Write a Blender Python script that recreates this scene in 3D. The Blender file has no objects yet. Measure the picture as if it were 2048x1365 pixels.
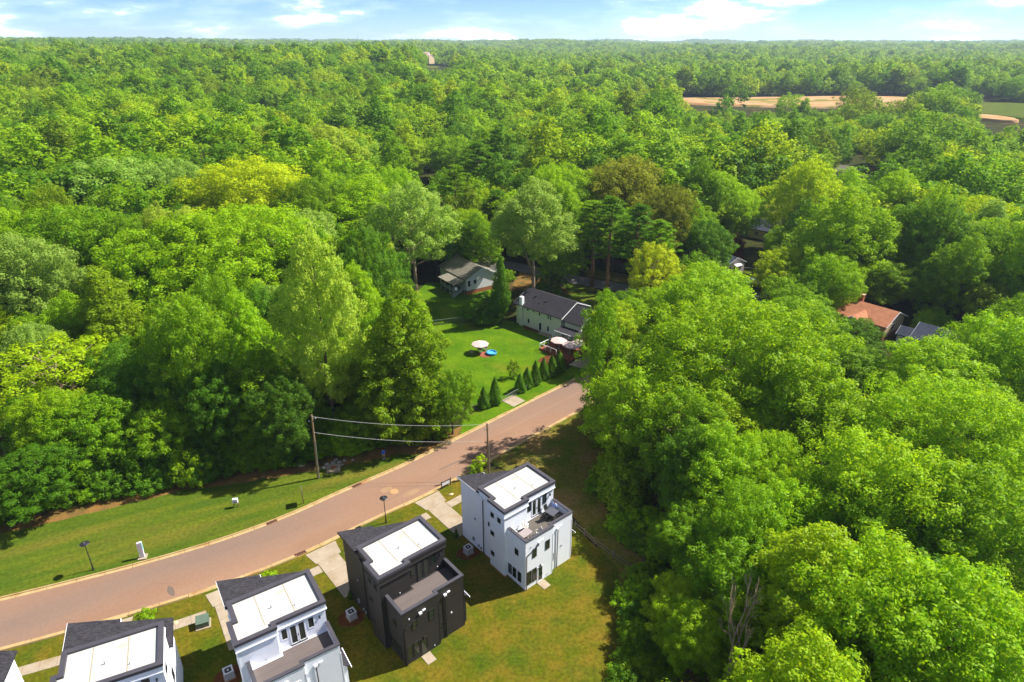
import bpy, math, random
import numpy as np
from mathutils import Vector, Matrix, noise as mnoise

SC = bpy.context.scene
COL = SC.collection
PI = math.pi
rad = math.radians

# ------------------------------------------------------------------ camera
cam_d = bpy.data.cameras.new('camera')
cam = bpy.data.objects.new('camera', cam_d)
COL.objects.link(cam)
CAM_H = 57.0
cam.location = (0, 0, CAM_H)
cam.rotation_euler = (rad(90 - 24.723), 0, 0)
cam_d.sensor_width = 36.0
cam_d.lens = 23.115
cam_d.clip_start = 0.5
cam_d.clip_end = 20000
SC.camera = cam

# ------------------------------------------------------------------ sky, sun, exposure
SUN_EL, SUN_AZ = 47.5, 69.5            # azimuth from +Y towards +X
world = bpy.data.worlds.new('World')
SC.world = world
world.use_nodes = True
wn, wl = world.node_tree.nodes, world.node_tree.links
wn.clear()
w_out = wn.new('ShaderNodeOutputWorld')
w_bg = wn.new('ShaderNodeBackground')
w_bg.inputs['Strength'].default_value = 0.050
sky = wn.new('ShaderNodeTexSky')
sky.sky_type = 'NISHITA'
sky.sun_disc = False
sky.sun_elevation = rad(SUN_EL)
sky.sun_rotation = rad(SUN_AZ)
sky.altitude = 200
sky.air_density = 0.5
sky.dust_density = 0.0
sky.ozone_density = 7.0
# flat-based fair weather cumulus, laid over the whole dome by direction, overbright to add fill light
w_tc = wn.new('ShaderNodeTexCoord')
w_map = wn.new('ShaderNodeMapping')
w_map.inputs['Scale'].default_value = (3.4, 3.4, 15.0)
w_map.inputs['Location'].default_value = (1.7, 0.35, 0.1)
wl.new(w_tc.outputs['Generated'], w_map.inputs['Vector'])
w_n = wn.new('ShaderNodeTexNoise')
w_n.inputs['Scale'].default_value = 2.1
w_n.inputs['Detail'].default_value = 7
w_n.inputs['Roughness'].default_value = 0.55
wl.new(w_map.outputs['Vector'], w_n.inputs['Vector'])
w_r = wn.new('ShaderNodeValToRGB')
for e_, (p_, c_) in zip([w_r.color_ramp.elements[0], w_r.color_ramp.elements[1], w_r.color_ramp.elements.new(0.57), w_r.color_ramp.elements.new(0.64)], [(0.47, 0.0), (0.74, 0.9), (0.56, 0.03), (0.63, 0.20)]):
    e_.position = p_; e_.color = (c_, c_, c_, 1)
wl.new(w_n.outputs['Fac'], w_r.inputs['Fac'])
w_mix = wn.new('ShaderNodeMixRGB')
w_mix.inputs['Color2'].default_value = (43.0, 43.0, 43.5, 1)
wl.new(w_r.outputs['Color'], w_mix.inputs['Fac'])
wl.new(sky.outputs['Color'], w_mix.inputs['Color1'])
wl.new(w_mix.outputs['Color'], w_bg.inputs['Color'])
wl.new(w_bg.outputs['Background'], w_out.inputs['Surface'])

sun_d = bpy.data.lights.new('sun', 'SUN')
sun_d.energy = 3.5
sun_d.angle = rad(0.6)
sun_d.color = (1.0, 0.94, 0.84)
sun = bpy.data.objects.new('sun', sun_d)
COL.objects.link(sun)
sd = Vector((math.sin(rad(SUN_AZ)) * math.cos(rad(SUN_EL)), math.cos(rad(SUN_AZ)) * math.cos(rad(SUN_EL)), math.sin(rad(SUN_EL))))
sun.rotation_euler = sd.to_track_quat('Z', 'Y').to_euler()
sun.location = (60, 40, 120)

SC.view_settings.view_transform = 'Standard'
SC.view_settings.look = 'None'
SC.view_settings.exposure = 1.64
SC.view_settings.gamma = 1.0
SC.render.engine = 'CYCLES'
cy = SC.cycles
cy.max_bounces = 7
cy.diffuse_bounces = 4
cy.glossy_bounces = 2
cy.transmission_bounces = 4
cy.transparent_max_bounces = 6
cy.volume_bounces = 0
cy.use_denoising = True
cy.sample_clamp_indirect = 4.0

# ------------------------------------------------------------------ helpers
def tag(o, label=None, cat=None, group=None, kind=None):
    if label: o['label'] = label
    if cat: o['category'] = cat
    if group: o['group'] = group
    if kind: o['kind'] = kind
    return o

def empty(name, loc=(0, 0, 0), rz=0.0, **k):
    o = bpy.data.objects.new(name, None)
    COL.objects.link(o)
    o.location = loc
    o.rotation_euler = (0, 0, rz)
    o.empty_display_size = 0.3
    return tag(o, **k)

class MB:
    """collects faces, builds one mesh object"""
    def __init__(s): s.v = []; s.f = []
    def add(s, vs, fs):
        n = len(s.v); s.v += [tuple(p) for p in vs]; s.f += [tuple(i + n for i in f) for f in fs]; return s
    def box(s, x0, x1, y0, y1, z0, z1):
        return s.add([(x0, y0, z0), (x1, y0, z0), (x1, y1, z0), (x0, y1, z0), (x0, y0, z1), (x1, y0, z1), (x1, y1, z1), (x0, y1, z1)],
                     [(3, 2, 1, 0), (4, 5, 6, 7), (0, 1, 5, 4), (1, 2, 6, 5), (2, 3, 7, 6), (3, 0, 4, 7)])
    def prism(s, poly, z0, z1):
        """poly counter-clockwise; z0, z1 numbers or functions of (x, y)"""
        a = z0 if callable(z0) else (lambda x, y: z0)
        b = z1 if callable(z1) else (lambda x, y: z1)
        n = len(poly)
        vs = [(x, y, a(x, y)) for x, y in poly] + [(x, y, b(x, y)) for x, y in poly]
        return s.add(vs, [tuple(range(n - 1, -1, -1)), tuple(range(n, 2 * n))] + [(i, (i + 1) % n, n + (i + 1) % n, n + i) for i in range(n)])
    def sheet(s, poly, z=0.0):
        return s.add([(x, y, z) for x, y in poly], [tuple(range(len(poly)))])
    def quad(s, a, b, c, d): return s.add([a, b, c, d], [(0, 1, 2, 3)])
    def tube(s, pts, rs, n=6, caps=True):
        pts = [Vector(p) for p in pts]
        if not isinstance(rs, (list, tuple)): rs = [rs] * len(pts)
        base = len(s.v); up = Vector((0.13, 0.21, 0.97)).normalized()
        for i, p in enumerate(pts):
            d = (pts[min(i + 1, len(pts) - 1)] - pts[max(i - 1, 0)]).normalized()
            e = d.cross(up)
            if e.length < 1e-3: e = d.cross(Vector((1, 0, 0)))
            e.normalize(); g = d.cross(e)
            for k in range(n):
                t = 2 * PI * k / n
                q = p + (e * math.cos(t) + g * math.sin(t)) * rs[i]
                s.v.append(tuple(q))
        for i in range(len(pts) - 1):
            for k in range(n):
                a = base + i * n + k; b = base + i * n + (k + 1) % n
                s.f.append((a, a + n, b + n, b))
        if caps:
            s.f.append(tuple(base + k for k in range(n)))
            m = base + (len(pts) - 1) * n
            s.f.append(tuple(m + n - 1 - k for k in range(n)))
        return s
    def cyl(s, x, y, z0, z1, r0, r1=None, n=16):
        r1 = r0 if r1 is None else r1
        vs = [(x + r0 * math.cos(2 * PI * k / n), y + r0 * math.sin(2 * PI * k / n), z0) for k in range(n)]
        vs += [(x + r1 * math.cos(2 * PI * k / n), y + r1 * math.sin(2 * PI * k / n), z1) for k in range(n)]
        return s.add(vs, [tuple(range(n - 1, -1, -1)), tuple(range(n, 2 * n))] + [(k, (k + 1) % n, n + (k + 1) % n, n + k) for k in range(n)])
    def lathe(s, x, y, prof, n=16):
        b = len(s.v)
        for r, z in prof:
            s.v += [(x + r * math.cos(2 * PI * k / n), y + r * math.sin(2 * PI * k / n), z) for k in range(n)]
        for i in range(len(prof) - 1):
            for k in range(n):
                s.f.append((b + i * n + k, b + i * n + (k + 1) % n, b + (i + 1) * n + (k + 1) % n, b + (i + 1) * n + k))
        return s
    def build(s, name, mat, parent=None, loc=None, rz=None, smooth=False):
        me = bpy.data.meshes.new(name)
        me.from_pydata(s.v, [], s.f)
        me.materials.append(mat)
        if smooth: me.polygons.foreach_set('use_smooth', [True] * len(me.polygons))
        me.update()
        o = bpy.data.objects.new(name, me)
        COL.objects.link(o)
        if parent: o.parent = parent
        if loc is not None: o.location = loc
        if rz is not None: o.rotation_euler = (0, 0, rz)
        return o

def copy_tree(o, parent=None):
    c = o.copy(); COL.objects.link(c); c.parent = parent
    for ch in o.children: copy_tree(ch, c)
    return c

# ------------------------------------------------------------------ materials
def newmat(name):
    m = bpy.data.materials.new(name); m.use_nodes = True
    n, l = m.node_tree.nodes, m.node_tree.links
    return m, n, l, n['Principled BSDF']

def mat(name, c1, c2=None, scale=3.0, rough=0.8, detail=5, bump=0.0, bscale=None, lo=0.35, hi=0.65, coords='Object', metal=0.0, c3=None, scale3=0.3, lo3=0.5, hi3=0.62, stretch=None, spec=0.3, grain=0.0, gscale=5.0, turn=None):
    """two-colour noise material with an optional third, larger patch colour"""
    m, n, l, p = newmat(name)
    p.inputs['Roughness'].default_value = rough
    p.inputs['Metallic'].default_value = metal
    p.inputs['Specular IOR Level'].default_value = spec
    c2 = c2 or tuple(min(1, x * 1.15) for x in c1)
    tc = n.new('ShaderNodeTexCoord'); src = tc.outputs[coords]
    if turn is not None:
        mr_ = n.new('ShaderNodeMapping'); mr_.inputs['Rotation'].default_value = (0, 0, turn); l.new(src, mr_.inputs['Vector']); src = mr_.outputs['Vector']
    if stretch:
        mp = n.new('ShaderNodeMapping'); mp.inputs['Scale'].default_value = stretch
        l.new(src, mp.inputs['Vector']); src = mp.outputs['Vector']
    t = n.new('ShaderNodeTexNoise'); t.inputs['Scale'].default_value = scale; t.inputs['Detail'].default_value = detail
    l.new(src, t.inputs['Vector'])
    r = n.new('ShaderNodeValToRGB')
    r.color_ramp.elements[0].position = lo; r.color_ramp.elements[0].color = (*c1, 1)
    r.color_ramp.elements[1].position = hi; r.color_ramp.elements[1].color = (*c2, 1)
    l.new(t.outputs['Fac'], r.inputs['Fac'])
    col = r.outputs['Color']
    if c3:
        t3 = n.new('ShaderNodeTexNoise'); t3.inputs['Scale'].default_value = scale3; t3.inputs['Detail'].default_value = 4
        l.new(src, t3.inputs['Vector'])
        r3 = n.new('ShaderNodeValToRGB')
        r3.color_ramp.elements[0].position = lo3; r3.color_ramp.elements[1].position = hi3
        l.new(t3.outputs['Fac'], r3.inputs['Fac'])
        mx = n.new('ShaderNodeMixRGB'); mx.inputs['Color2'].default_value = (*c3, 1)
        l.new(r3.outputs['Color'], mx.inputs['Fac']); l.new(col, mx.inputs['Color1'])
        col = mx.outputs['Color']
    if grain:
        tg = n.new('ShaderNodeTexNoise'); tg.inputs['Scale'].default_value = gscale; tg.inputs['Detail'].default_value = 4; tg.inputs['Roughness'].default_value = 0.7
        l.new(tc.outputs[coords], tg.inputs['Vector'])
        mg = n.new('ShaderNodeMapRange'); mg.inputs['From Min'].default_value = 0.3; mg.inputs['From Max'].default_value = 0.7; mg.inputs['To Min'].default_value = 1 - grain; mg.inputs['To Max'].default_value = 1 + grain
        l.new(tg.outputs['Fac'], mg.inputs['Value'])
        hg = n.new('ShaderNodeHueSaturation'); l.new(col, hg.inputs['Color']); l.new(mg.outputs['Result'], hg.inputs['Value']); col = hg.outputs['Color']
    l.new(col, p.inputs['Base Color'])
    if bump:
        b = n.new('ShaderNodeBump'); b.inputs['Strength'].default_value = bump; b.inputs['Distance'].default_value = 0.05
        t2 = n.new('ShaderNodeTexNoise'); t2.inputs['Scale'].default_value = bscale or scale * 4; t2.inputs['Detail'].default_value = 3
        l.new(src, t2.inputs['Vector']); l.new(t2.outputs['Fac'], b.inputs['Height']); l.new(b.outputs['Normal'], p.inputs['Normal'])
    return m

def stripes(name, c1, c2, period, axis='Z', rough=0.7, bump=0.4, noise_c=0.06, sharp=False, spec=0.3):
    """lap siding, boards or standing seams: a saw-tooth relief every `period` metres along an axis, with weathering noise"""
    m, n, l, p = newmat(name)
    p.inputs['Roughness'].default_value = rough
    p.inputs['Specular IOR Level'].default_value = spec
    tc = n.new('ShaderNodeTexCoord'); sx = n.new('ShaderNodeSeparateXYZ'); l.new(tc.outputs['Object'], sx.inputs[0])
    d = n.new('ShaderNodeMath'); d.operation = 'DIVIDE'; d.inputs[1].default_value = period; l.new(sx.outputs[axis], d.inputs[0])
    fr = n.new('ShaderNodeMath'); fr.operation = 'FRACT'; l.new(d.outputs[0], fr.inputs[0])
    fl = n.new('ShaderNodeMath'); fl.operation = 'FLOOR'; l.new(d.outputs[0], fl.inputs[0])
    wh = n.new('ShaderNodeTexWhiteNoise'); wh.noise_dimensions = '1D'; l.new(fl.outputs[0], wh.inputs['W'])
    t = n.new('ShaderNodeTexNoise'); t.inputs['Scale'].default_value = 1.3; t.inputs['Detail'].default_value = 6; l.new(tc.outputs['Object'], t.inputs['Vector'])
    a = n.new('ShaderNodeMath'); a.operation = 'MULTIPLY_ADD'; a.inputs[1].default_value = 0.45; l.new(wh.outputs['Value'], a.inputs[0]); 
    s2 = n.new('ShaderNodeMath'); s2.operation = 'MULTIPLY'; s2.inputs[1].default_value = 0.6; l.new(t.outputs['Fac'], s2.inputs[0]); l.new(s2.outputs[0], a.inputs[2])
    mx = n.new('ShaderNodeMixRGB'); mx.inputs['Color1'].default_value = (*c1, 1); mx.inputs['Color2'].default_value = (*c2, 1); l.new(a.outputs[0], mx.inputs['Fac'])
    l.new(mx.outputs['Color'], p.inputs['Base Color'])
    b = n.new('ShaderNodeBump'); b.inputs['Strength'].default_value = bump; b.inputs['Distance'].default_value = 0.03
    l.new(fr.outputs[0], b.inputs['Height']); l.new(b.outputs['Normal'], p.inputs['Normal'])
    return m

def foliage(name, color=None, trans=0.5):
    """leaf: diffuse + light through the leaf; tone from obj.color, or from a per-tree random ramp for the far wood"""
    m = bpy.data.materials.new(name); m.use_nodes = True
    n, l = m.node_tree.nodes, m.node_tree.links
    n.clear()
    out = n.new('ShaderNodeOutputMaterial')
    oi = n.new('ShaderNodeObjectInfo'); ge = n.new('ShaderNodeNewGeometry')
    if color == 'ramp':
        r = n.new('ShaderNodeValToRGB'); r.color_ramp.interpolation = 'CONSTANT'
        e = r.color_ramp.elements
        tones = [(0.216, 0.38, 0.006), (0.132, 0.287, 0.006), (0.245, 0.395, 0.006), (0.093, 0.215, 0.007), (0.194, 0.345, 0.022), (0.17, 0.317, 0.006), (0.295, 0.415, 0.007), (0.165, 0.255, 0.01), (0.111, 0.244, 0.007), (0.245, 0.402, 0.006), (0.33, 0.42, 0.008)]
        cuts = [0, .14, .30, .42, .52, .60, .72, .78, .85, .93, .985]
        e[0].position = 0; e[0].color = (*tones[0], 1); e[1].position = cuts[1]; e[1].color = (*tones[1], 1)
        for c, t in zip(cuts[2:], tones[2:]):
            x = e.new(c); x.color = (*t, 1)
        l.new(oi.outputs['Random'], r.inputs['Fac']); base = r.outputs['Color']
    else:
        base = oi.outputs['Color']
    hsv = n.new('ShaderNodeHueSaturation')
    l.new(base, hsv.inputs['Color'])
    mr = n.new('ShaderNodeMapRange'); mr.inputs['To Min'].default_value = 0.80; mr.inputs['To Max'].default_value = 1.20
    l.new(ge.outputs['Random Per Island'], mr.inputs['Value']); l.new(mr.outputs['Result'], hsv.inputs['Value'])
    mr2 = n.new('ShaderNodeMapRange'); mr2.inputs['To Min'].default_value = 0.485; mr2.inputs['To Max'].default_value = 0.512
    ml = n.new('ShaderNodeMath'); ml.operation = 'MULTIPLY'; ml.inputs[1].default_value = 17.31; l.new(ge.outputs['Random Per Island'], ml.inputs[0])
    fr = n.new('ShaderNodeMath'); fr.operation = 'FRACT'; l.new(ml.outputs[0], fr.inputs[0])
    l.new(fr.outputs[0], mr2.inputs['Value']); l.new(mr2.outputs['Result'], hsv.inputs['Hue'])
    di = n.new('ShaderNodeBsdfDiffuse'); tr = n.new('ShaderNodeBsdfTranslucent'); gl = n.new('ShaderNodeBsdfGlossy')
    gl.inputs['Roughness'].default_value = 0.5; gl.inputs['Color'].default_value = (0.8, 0.95, 0.6, 1)
    l.new(hsv.outputs['Color'], di.inputs['Color'])
    h2 = n.new('ShaderNodeHueSaturation'); h2.inputs['Hue'].default_value = 0.485; h2.inputs['Value'].default_value = 1.45
    l.new(hsv.outputs['Color'], h2.inputs['Color']); l.new(h2.outputs['Color'], tr.inputs['Color'])
    m1 = n.new('ShaderNodeMixShader'); m1.inputs['Fac'].default_value = trans
    l.new(di.outputs[0], m1.inputs[1]); l.new(tr.outputs[0], m1.inputs[2])
    m2 = n.new('ShaderNodeMixShader'); m2.inputs['Fac'].default_value = 0.012
    l.new(m1.outputs[0], m2.inputs[1]); l.new(gl.outputs[0], m2.inputs[2])
    l.new(m2.outputs[0], out.inputs['Surface'])
    return m

M = {}
M['ground'] = mat('woodland_floor', (0.030, 0.026, 0.010), (0.032, 0.048, 0.008), scale=0.35, detail=8, bump=0.6, bscale=2.0, c3=(0.095, 0.055, 0.022), scale3=0.06, lo3=0.55, hi3=0.7, rough=1, spec=0.03, grain=0.4, gscale=1.5)
M['lawn'] = mat('mown_lawn', (0.0452, 0.0830, 0.0069), (0.0830, 0.1099, 0.0086), scale=0.35, detail=10, bump=0.5, bscale=9, c3=(0.1321, 0.1099, 0.0178), scale3=0.16, lo3=0.52, hi3=0.80, rough=1, spec=0.03, stretch=(0.22, 1.7, 1), turn=-0.45, grain=0.34, gscale=2.2)
M['lawn_lush'] = mat('lush_lawn', (0.0508, 0.1193, 0.0034), (0.0905, 0.1612, 0.0044), scale=0.3, detail=10, bump=0.5, bscale=9, c3=(0.1270, 0.1380, 0.0110), scale3=0.14, lo3=0.56, hi3=0.82, rough=1, spec=0.03, grain=0.3, gscale=2.2)
M['yard'] = mat('thin_yard_grass', (0.0754, 0.0851, 0.0048), (0.1312, 0.0972, 0.0109), scale=0.45, detail=10, bump=0.6, bscale=8, c3=(0.0510, 0.0778, 0.0048), scale3=0.2, lo3=0.46, hi3=0.66, rough=1, spec=0.03, grain=0.38, gscale=2.4)
M['rough'] = mat('rough_dry_grass', (0.0660, 0.1012, 0.0055), (0.1485, 0.1155, 0.0242), scale=0.30, detail=10, bump=0.8, bscale=6, c3=(0.1815, 0.1155, 0.0418), scale3=0.16, lo3=0.48, hi3=0.66, rough=1, spec=0.03, grain=0.42, gscale=2.2)
M['dirt'] = mat('orange_dirt', (0.195, 0.105, 0.032), (0.130, 0.085, 0.026), scale=0.6, detail=9, bump=0.6, bscale=5, c3=(0.085, 0.065, 0.022), scale3=0.3, rough=1, spec=0.03, grain=0.3, gscale=3)
M['clay'] = mat('graded_clay', (0.40, 0.205, 0.085), (0.42, 0.285, 0.16), scale=0.06, detail=9, bump=0.3, bscale=1, c3=(0.17, 0.16, 0.03), scale3=0.03, lo3=0.52, hi3=0.60, rough=1, spec=0.05)
M['mulch'] = mat('red_mulch', (0.125, 0.050, 0.020), (0.085, 0.032, 0.014), scale=3, detail=8, bump=0.8, bscale=12, rough=1, spec=0.05)
M['asphalt'] = mat('worn_asphalt', (0.2253, 0.1328, 0.0878), (0.2668, 0.1589, 0.1043), scale=0.2, detail=11, bump=0.15, bscale=30, c3=(0.1778, 0.1233, 0.0972), scale3=0.05, lo3=0.44, hi3=0.62, rough=0.95, spec=0.1, stretch=(0.35, 1.3, 1), turn=-0.55, grain=0.07, gscale=2.5)
M['asphalt2'] = mat('grey_asphalt', (0.105, 0.102, 0.115), (0.130, 0.122, 0.132), scale=0.4, detail=8, rough=0.95, spec=0.1)
M['kerb'] = mat('kerb_concrete', (0.3456, 0.2398, 0.1080), (0.4104, 0.2970, 0.1458), scale=0.9, detail=7, c3=(0.2592, 0.1242, 0.0432), scale3=0.35, lo3=0.58, hi3=0.75, rough=0.9, bump=0.1, spec=0.1, grain=0.12, gscale=3)
M['concrete'] = mat('pale_concrete', (0.2862, 0.2322, 0.1674), (0.3402, 0.2808, 0.2106), scale=0.8, detail=7, rough=0.9, bump=0.1, spec=0.1, c3=(0.2592, 0.1890, 0.1134), scale3=0.5, lo3=0.56, hi3=0.8, grain=0.08, gscale=3)
M['white_wall'] = mat('white_painted_board', (0.7952, 0.8288, 0.9184), (0.8400, 0.8736, 0.9520), scale=0.6, detail=5, rough=0.6, bump=0.05, bscale=20)
M['white_siding'] = stripes('white_lap_siding', (0.7700, 0.8030, 0.8800), (0.8360, 0.8580, 0.9240), 0.18)
M['dark_siding'] = stripes('charcoal_lap_siding', (0.026, 0.023, 0.022), (0.038, 0.033, 0.031), 0.18, bump=0.5, rough=0.6)
M['dark_trim'] = mat('charcoal_trim', (0.020, 0.018, 0.018), (0.026, 0.023, 0.023), scale=2, rough=0.6)
M['white_trim'] = mat('white_trim', (0.76, 0.78, 0.83), (0.80, 0.81, 0.85), scale=2, rough=0.5)
M['cap'] = mat('parapet_cap_metal', (0.048, 0.045, 0.056), (0.060, 0.056, 0.068), scale=0.8, rough=0.55, spec=0.35)
M['membrane'] = mat('white_roof_membrane', (0.42, 0.42, 0.395), (0.47, 0.47, 0.45), scale=0.5, detail=8, rough=0.6, c3=(0.27, 0.235, 0.15), scale3=0.6, lo3=0.60, hi3=0.84, grain=0.05, gscale=1.2)
M['shingle'] = mat('charcoal_shingle', (0.022, 0.021, 0.026), (0.044, 0.042, 0.049), scale=2.2, detail=9, rough=0.95, bump=0.6, bscale=6, stretch=(1, 3.2, 1), spec=0.08, grain=0.3, gscale=5)
M['shingle_grey'] = mat('grey_shingle', (0.1620, 0.1500, 0.1200), (0.2160, 0.2016, 0.1632), scale=1.5, detail=9, rough=0.95, bump=0.4, bscale=6, spec=0.08)
M['shingle_red'] = mat('terracotta_shingle', (0.3150, 0.1288, 0.0728), (0.3920, 0.1708, 0.0980), scale=1.2, detail=9, rough=0.95, bump=0.4, bscale=6, spec=0.08)
M['shingle_slate'] = mat('slate_blue_shingle', (0.038, 0.046, 0.072), (0.056, 0.063, 0.090), scale=1.5, detail=9, rough=0.95, bump=0.4, bscale=6, spec=0.08)
M['shingle_pink'] = mat('faded_pink_shingle', (0.42, 0.26, 0.25), (0.50, 0.33, 0.31), scale=0.5, rough=0.95, spec=0.1)
M['deck'] = stripes('grey_deck_board', (0.092, 0.074, 0.070), (0.130, 0.106, 0.100), 0.15, axis='Y', bump=0.5)
M['deck_dark'] = stripes('dark_deck_board', (0.074, 0.064, 0.054), (0.105, 0.092, 0.078), 0.15, axis='Y', bump=0.5)
M['black'] = mat('black_metal', (0.012, 0.012, 0.013), (0.02, 0.02, 0.021), scale=4, rough=0.45, spec=0.5)
M['steel'] = mat('grey_painted_steel', (0.20, 0.20, 0.21), (0.27, 0.27, 0.28), scale=3, rough=0.5, spec=0.5)
M['green_steel'] = mat('green_painted_steel', (0.075, 0.115, 0.085), (0.095, 0.14, 0.105), scale=2, rough=0.5, spec=0.5)
M['wood'] = mat('weathered_pole_wood', (0.20, 0.135, 0.07), (0.29, 0.20, 0.11), scale=3, detail=6, rough=0.9, stretch=(6, 6, 0.4), bump=0.3)
M['cable'] = mat('aluminium_cable', (0.50, 0.50, 0.47), (0.58, 0.58, 0.55), rough=0.5)
M['rail_wood'] = mat('grey_rail_wood', (0.095, 0.072, 0.052), (0.15, 0.118, 0.085), scale=4, detail=6, rough=0.9, bump=0.3)
M['bark'] = mat('bark', (0.090, 0.066, 0.046), (0.150, 0.118, 0.085), scale=3, detail=6, rough=0.95, stretch=(3, 3, 0.7), bump=0.7, spec=0.1)
M['bark_pale'] = mat('pale_bark', (0.26, 0.185, 0.125), (0.36, 0.275, 0.20), scale=2.5, detail=6, rough=0.95, stretch=(3, 3, 0.7), bump=0.6, spec=0.1)
M['bark_pine'] = mat('pine_bark', (0.17, 0.095, 0.06), (0.25, 0.155, 0.10), scale=3, detail=6, rough=0.95, stretch=(3, 3, 0.7), bump=0.7, spec=0.1)
M['rust'] = mat('rusty_iron', (0.20, 0.075, 0.035), (0.30, 0.13, 0.06), scale=4, rough=0.9)
M['rust_light'] = mat('sandy_iron', (0.36, 0.19, 0.085), (0.42, 0.24, 0.115), scale=3, rough=0.9)
M['stone'] = mat('grey_rock', (0.30, 0.28, 0.24), (0.42, 0.39, 0.33), scale=3, rough=0.95, bump=0.6)
M['sandstone'] = mat('tan_rock', (0.50, 0.38, 0.22), (0.60, 0.47, 0.30), scale=3, rough=0.95, bump=0.6)
M['brick'] = mat('red_brick_wall', (0.30, 0.095, 0.045), (0.38, 0.14, 0.07), scale=3, rough=0.9, bump=0.3)
M['cream'] = mat('cream_painted_brick', (0.60, 0.60, 0.53), (0.66, 0.66, 0.59), scale=0.8, rough=0.8, bump=0.15, bscale=14)
M['tan'] = stripes('tan_siding', (0.50, 0.37, 0.22), (0.56, 0.43, 0.27), 0.2)
M['pink_wall'] = stripes('pale_pink_siding', (0.62, 0.52, 0.53), (0.68, 0.58, 0.58), 0.2)
M['lilac_wall'] = stripes('pale_lilac_siding', (0.70, 0.68, 0.74), (0.74, 0.72, 0.77), 0.18)
M['pale_green'] = mat('pale_green_paint', (0.36, 0.44, 0.42), (0.42, 0.50, 0.47), scale=2, rough=0.6)
M['brick_red_floor'] = stripes('red_stained_deck', (0.20, 0.055, 0.028), (0.27, 0.085, 0.045), 0.15, axis='X', bump=0.4)
M['parasol'] = mat('pale_pink_canvas', (0.50, 0.37, 0.355), (0.55, 0.42, 0.40), scale=1.5, rough=0.9)
M['pool'] = mat('blue_plastic', (0.015, 0.21, 0.55), (0.02, 0.25, 0.62), scale=2, rough=0.35, spec=0.5)
M['water'] = mat('pool_water', (0.06, 0.36, 0.62), (0.09, 0.42, 0.68), scale=2, rough=0.08, spec=0.5)
M['teal'] = mat('teal_panel', (0.22, 0.48, 0.50), (0.27, 0.54, 0.55), scale=2, rough=0.5)
M['silver'] = mat('silver_paint', (0.55, 0.56, 0.58), (0.60, 0.61, 0.63), scale=2, rough=0.3, spec=0.5, metal=0.3)
M['chair_white'] = mat('pale_wicker', (0.4092, 0.3960, 0.3696), (0.4620, 0.4488, 0.4224), scale=9, rough=0.8)
M['slate_table'] = mat('slate_tabletop', (0.060, 0.064, 0.085), (0.075, 0.08, 0.10), scale=3, rough=0.5)
M['table_pink'] = mat('pale_tile_tabletop', (0.2604, 0.2232, 0.2232), (0.3100, 0.2666, 0.2666), scale=6, rough=0.5)
M['skin'] = mat('skin', (0.42, 0.23, 0.15), (0.46, 0.26, 0.17), scale=5, rough=0.6)
M['hair'] = mat('dark_hair', (0.02, 0.015, 0.012), (0.03, 0.02, 0.016), scale=9, rough=0.6)
M['blue_shirt'] = mat('royal_blue_shirt', (0.01, 0.085, 0.62), (0.015, 0.11, 0.70), scale=4, rough=0.85)
M['pale_blue_shirt'] = mat('pale_blue_shirt', (0.34, 0.46, 0.80), (0.40, 0.52, 0.85), scale=4, rough=0.85)
M['khaki'] = mat('khaki_cloth', (0.42, 0.33, 0.22), (0.48, 0.38, 0.26), scale=4, rough=0.9)
M['chainlink'] = mat('galvanised_wire', (0.30, 0.34, 0.32), (0.38, 0.42, 0.40), scale=5, rough=0.4, metal=0.5)
M['leaf'] = foliage('leaves')
M['needle'] = foliage('needles', trans=0.25)
M['leaf_far'] = foliage('far_leaves', 'ramp', trans=0.5)
m, n_, l_, p_ = newmat('window_glass')
p_.inputs['Base Color'].default_value = (0.018, 0.026, 0.018, 1); p_.inputs['Roughness'].default_value = 0.06; p_.inputs['Specular IOR Level'].default_value = 0.6
M['glass'] = m
# ------------------------------------------------------------------ terrain
def sstep(a, b, x):
    t = min(1.0, max(0.0, (x - a) / (b - a))); return t * t * (3 - 2 * t)

def terrain(x, y):
    d = math.hypot(x, y)
    if d < 210: return 0.0
    az = math.atan2(x, max(y, 1e-6)) if y > 0 else (1.2 if x > 0 else -1.2)
    left = sstep(0.06, -0.20, az)
    z = left * 19 * sstep(240, 800, d) + (1 - left) * 9 * sstep(900, 3400, d)
    z += 5.5 * sstep(220, 700, d) * mnoise.noise(Vector((x / 260.0 + 3.1, y / 260.0, 0.4)))
    z += 10 * sstep(700, 2200, d) * mnoise.noise(Vector((x / 520.0 + 8.1, y / 700.0, 2.4))) + 26 * sstep(1500, 4000, d) * max(-0.3, mnoise.noise(Vector((x / 420.0 + 1.1, y / 1500.0, 7.4))))
    return z

rings = [0] + [40 * 1.0 * k for k in range(1, 6)] + [210 * (1.075 ** k) for k in range(0, 50)]
SEG = 160
gv, gf = [(0, 0, 0)], []
for r in rings[1:]:
    for k in range(SEG):
        t = 2 * PI * k / SEG
        x, y = r * math.sin(t), r * math.cos(t)
        gv.append((x, y, terrain(x, y)))
for k in range(SEG):
    gf.append((0, 1 + (k + 1) % SEG, 1 + k))
for i in range(len(rings) - 2):
    for k in range(SEG):
        a = 1 + i * SEG + k; b = 1 + i * SEG + (k + 1) % SEG
        gf.append((a, b, b + SEG, a + SEG))
g = MB(); g.v, g.f = gv, gf
ground = tag(g.build('ground', M['ground'], smooth=True), kind='structure')

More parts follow.
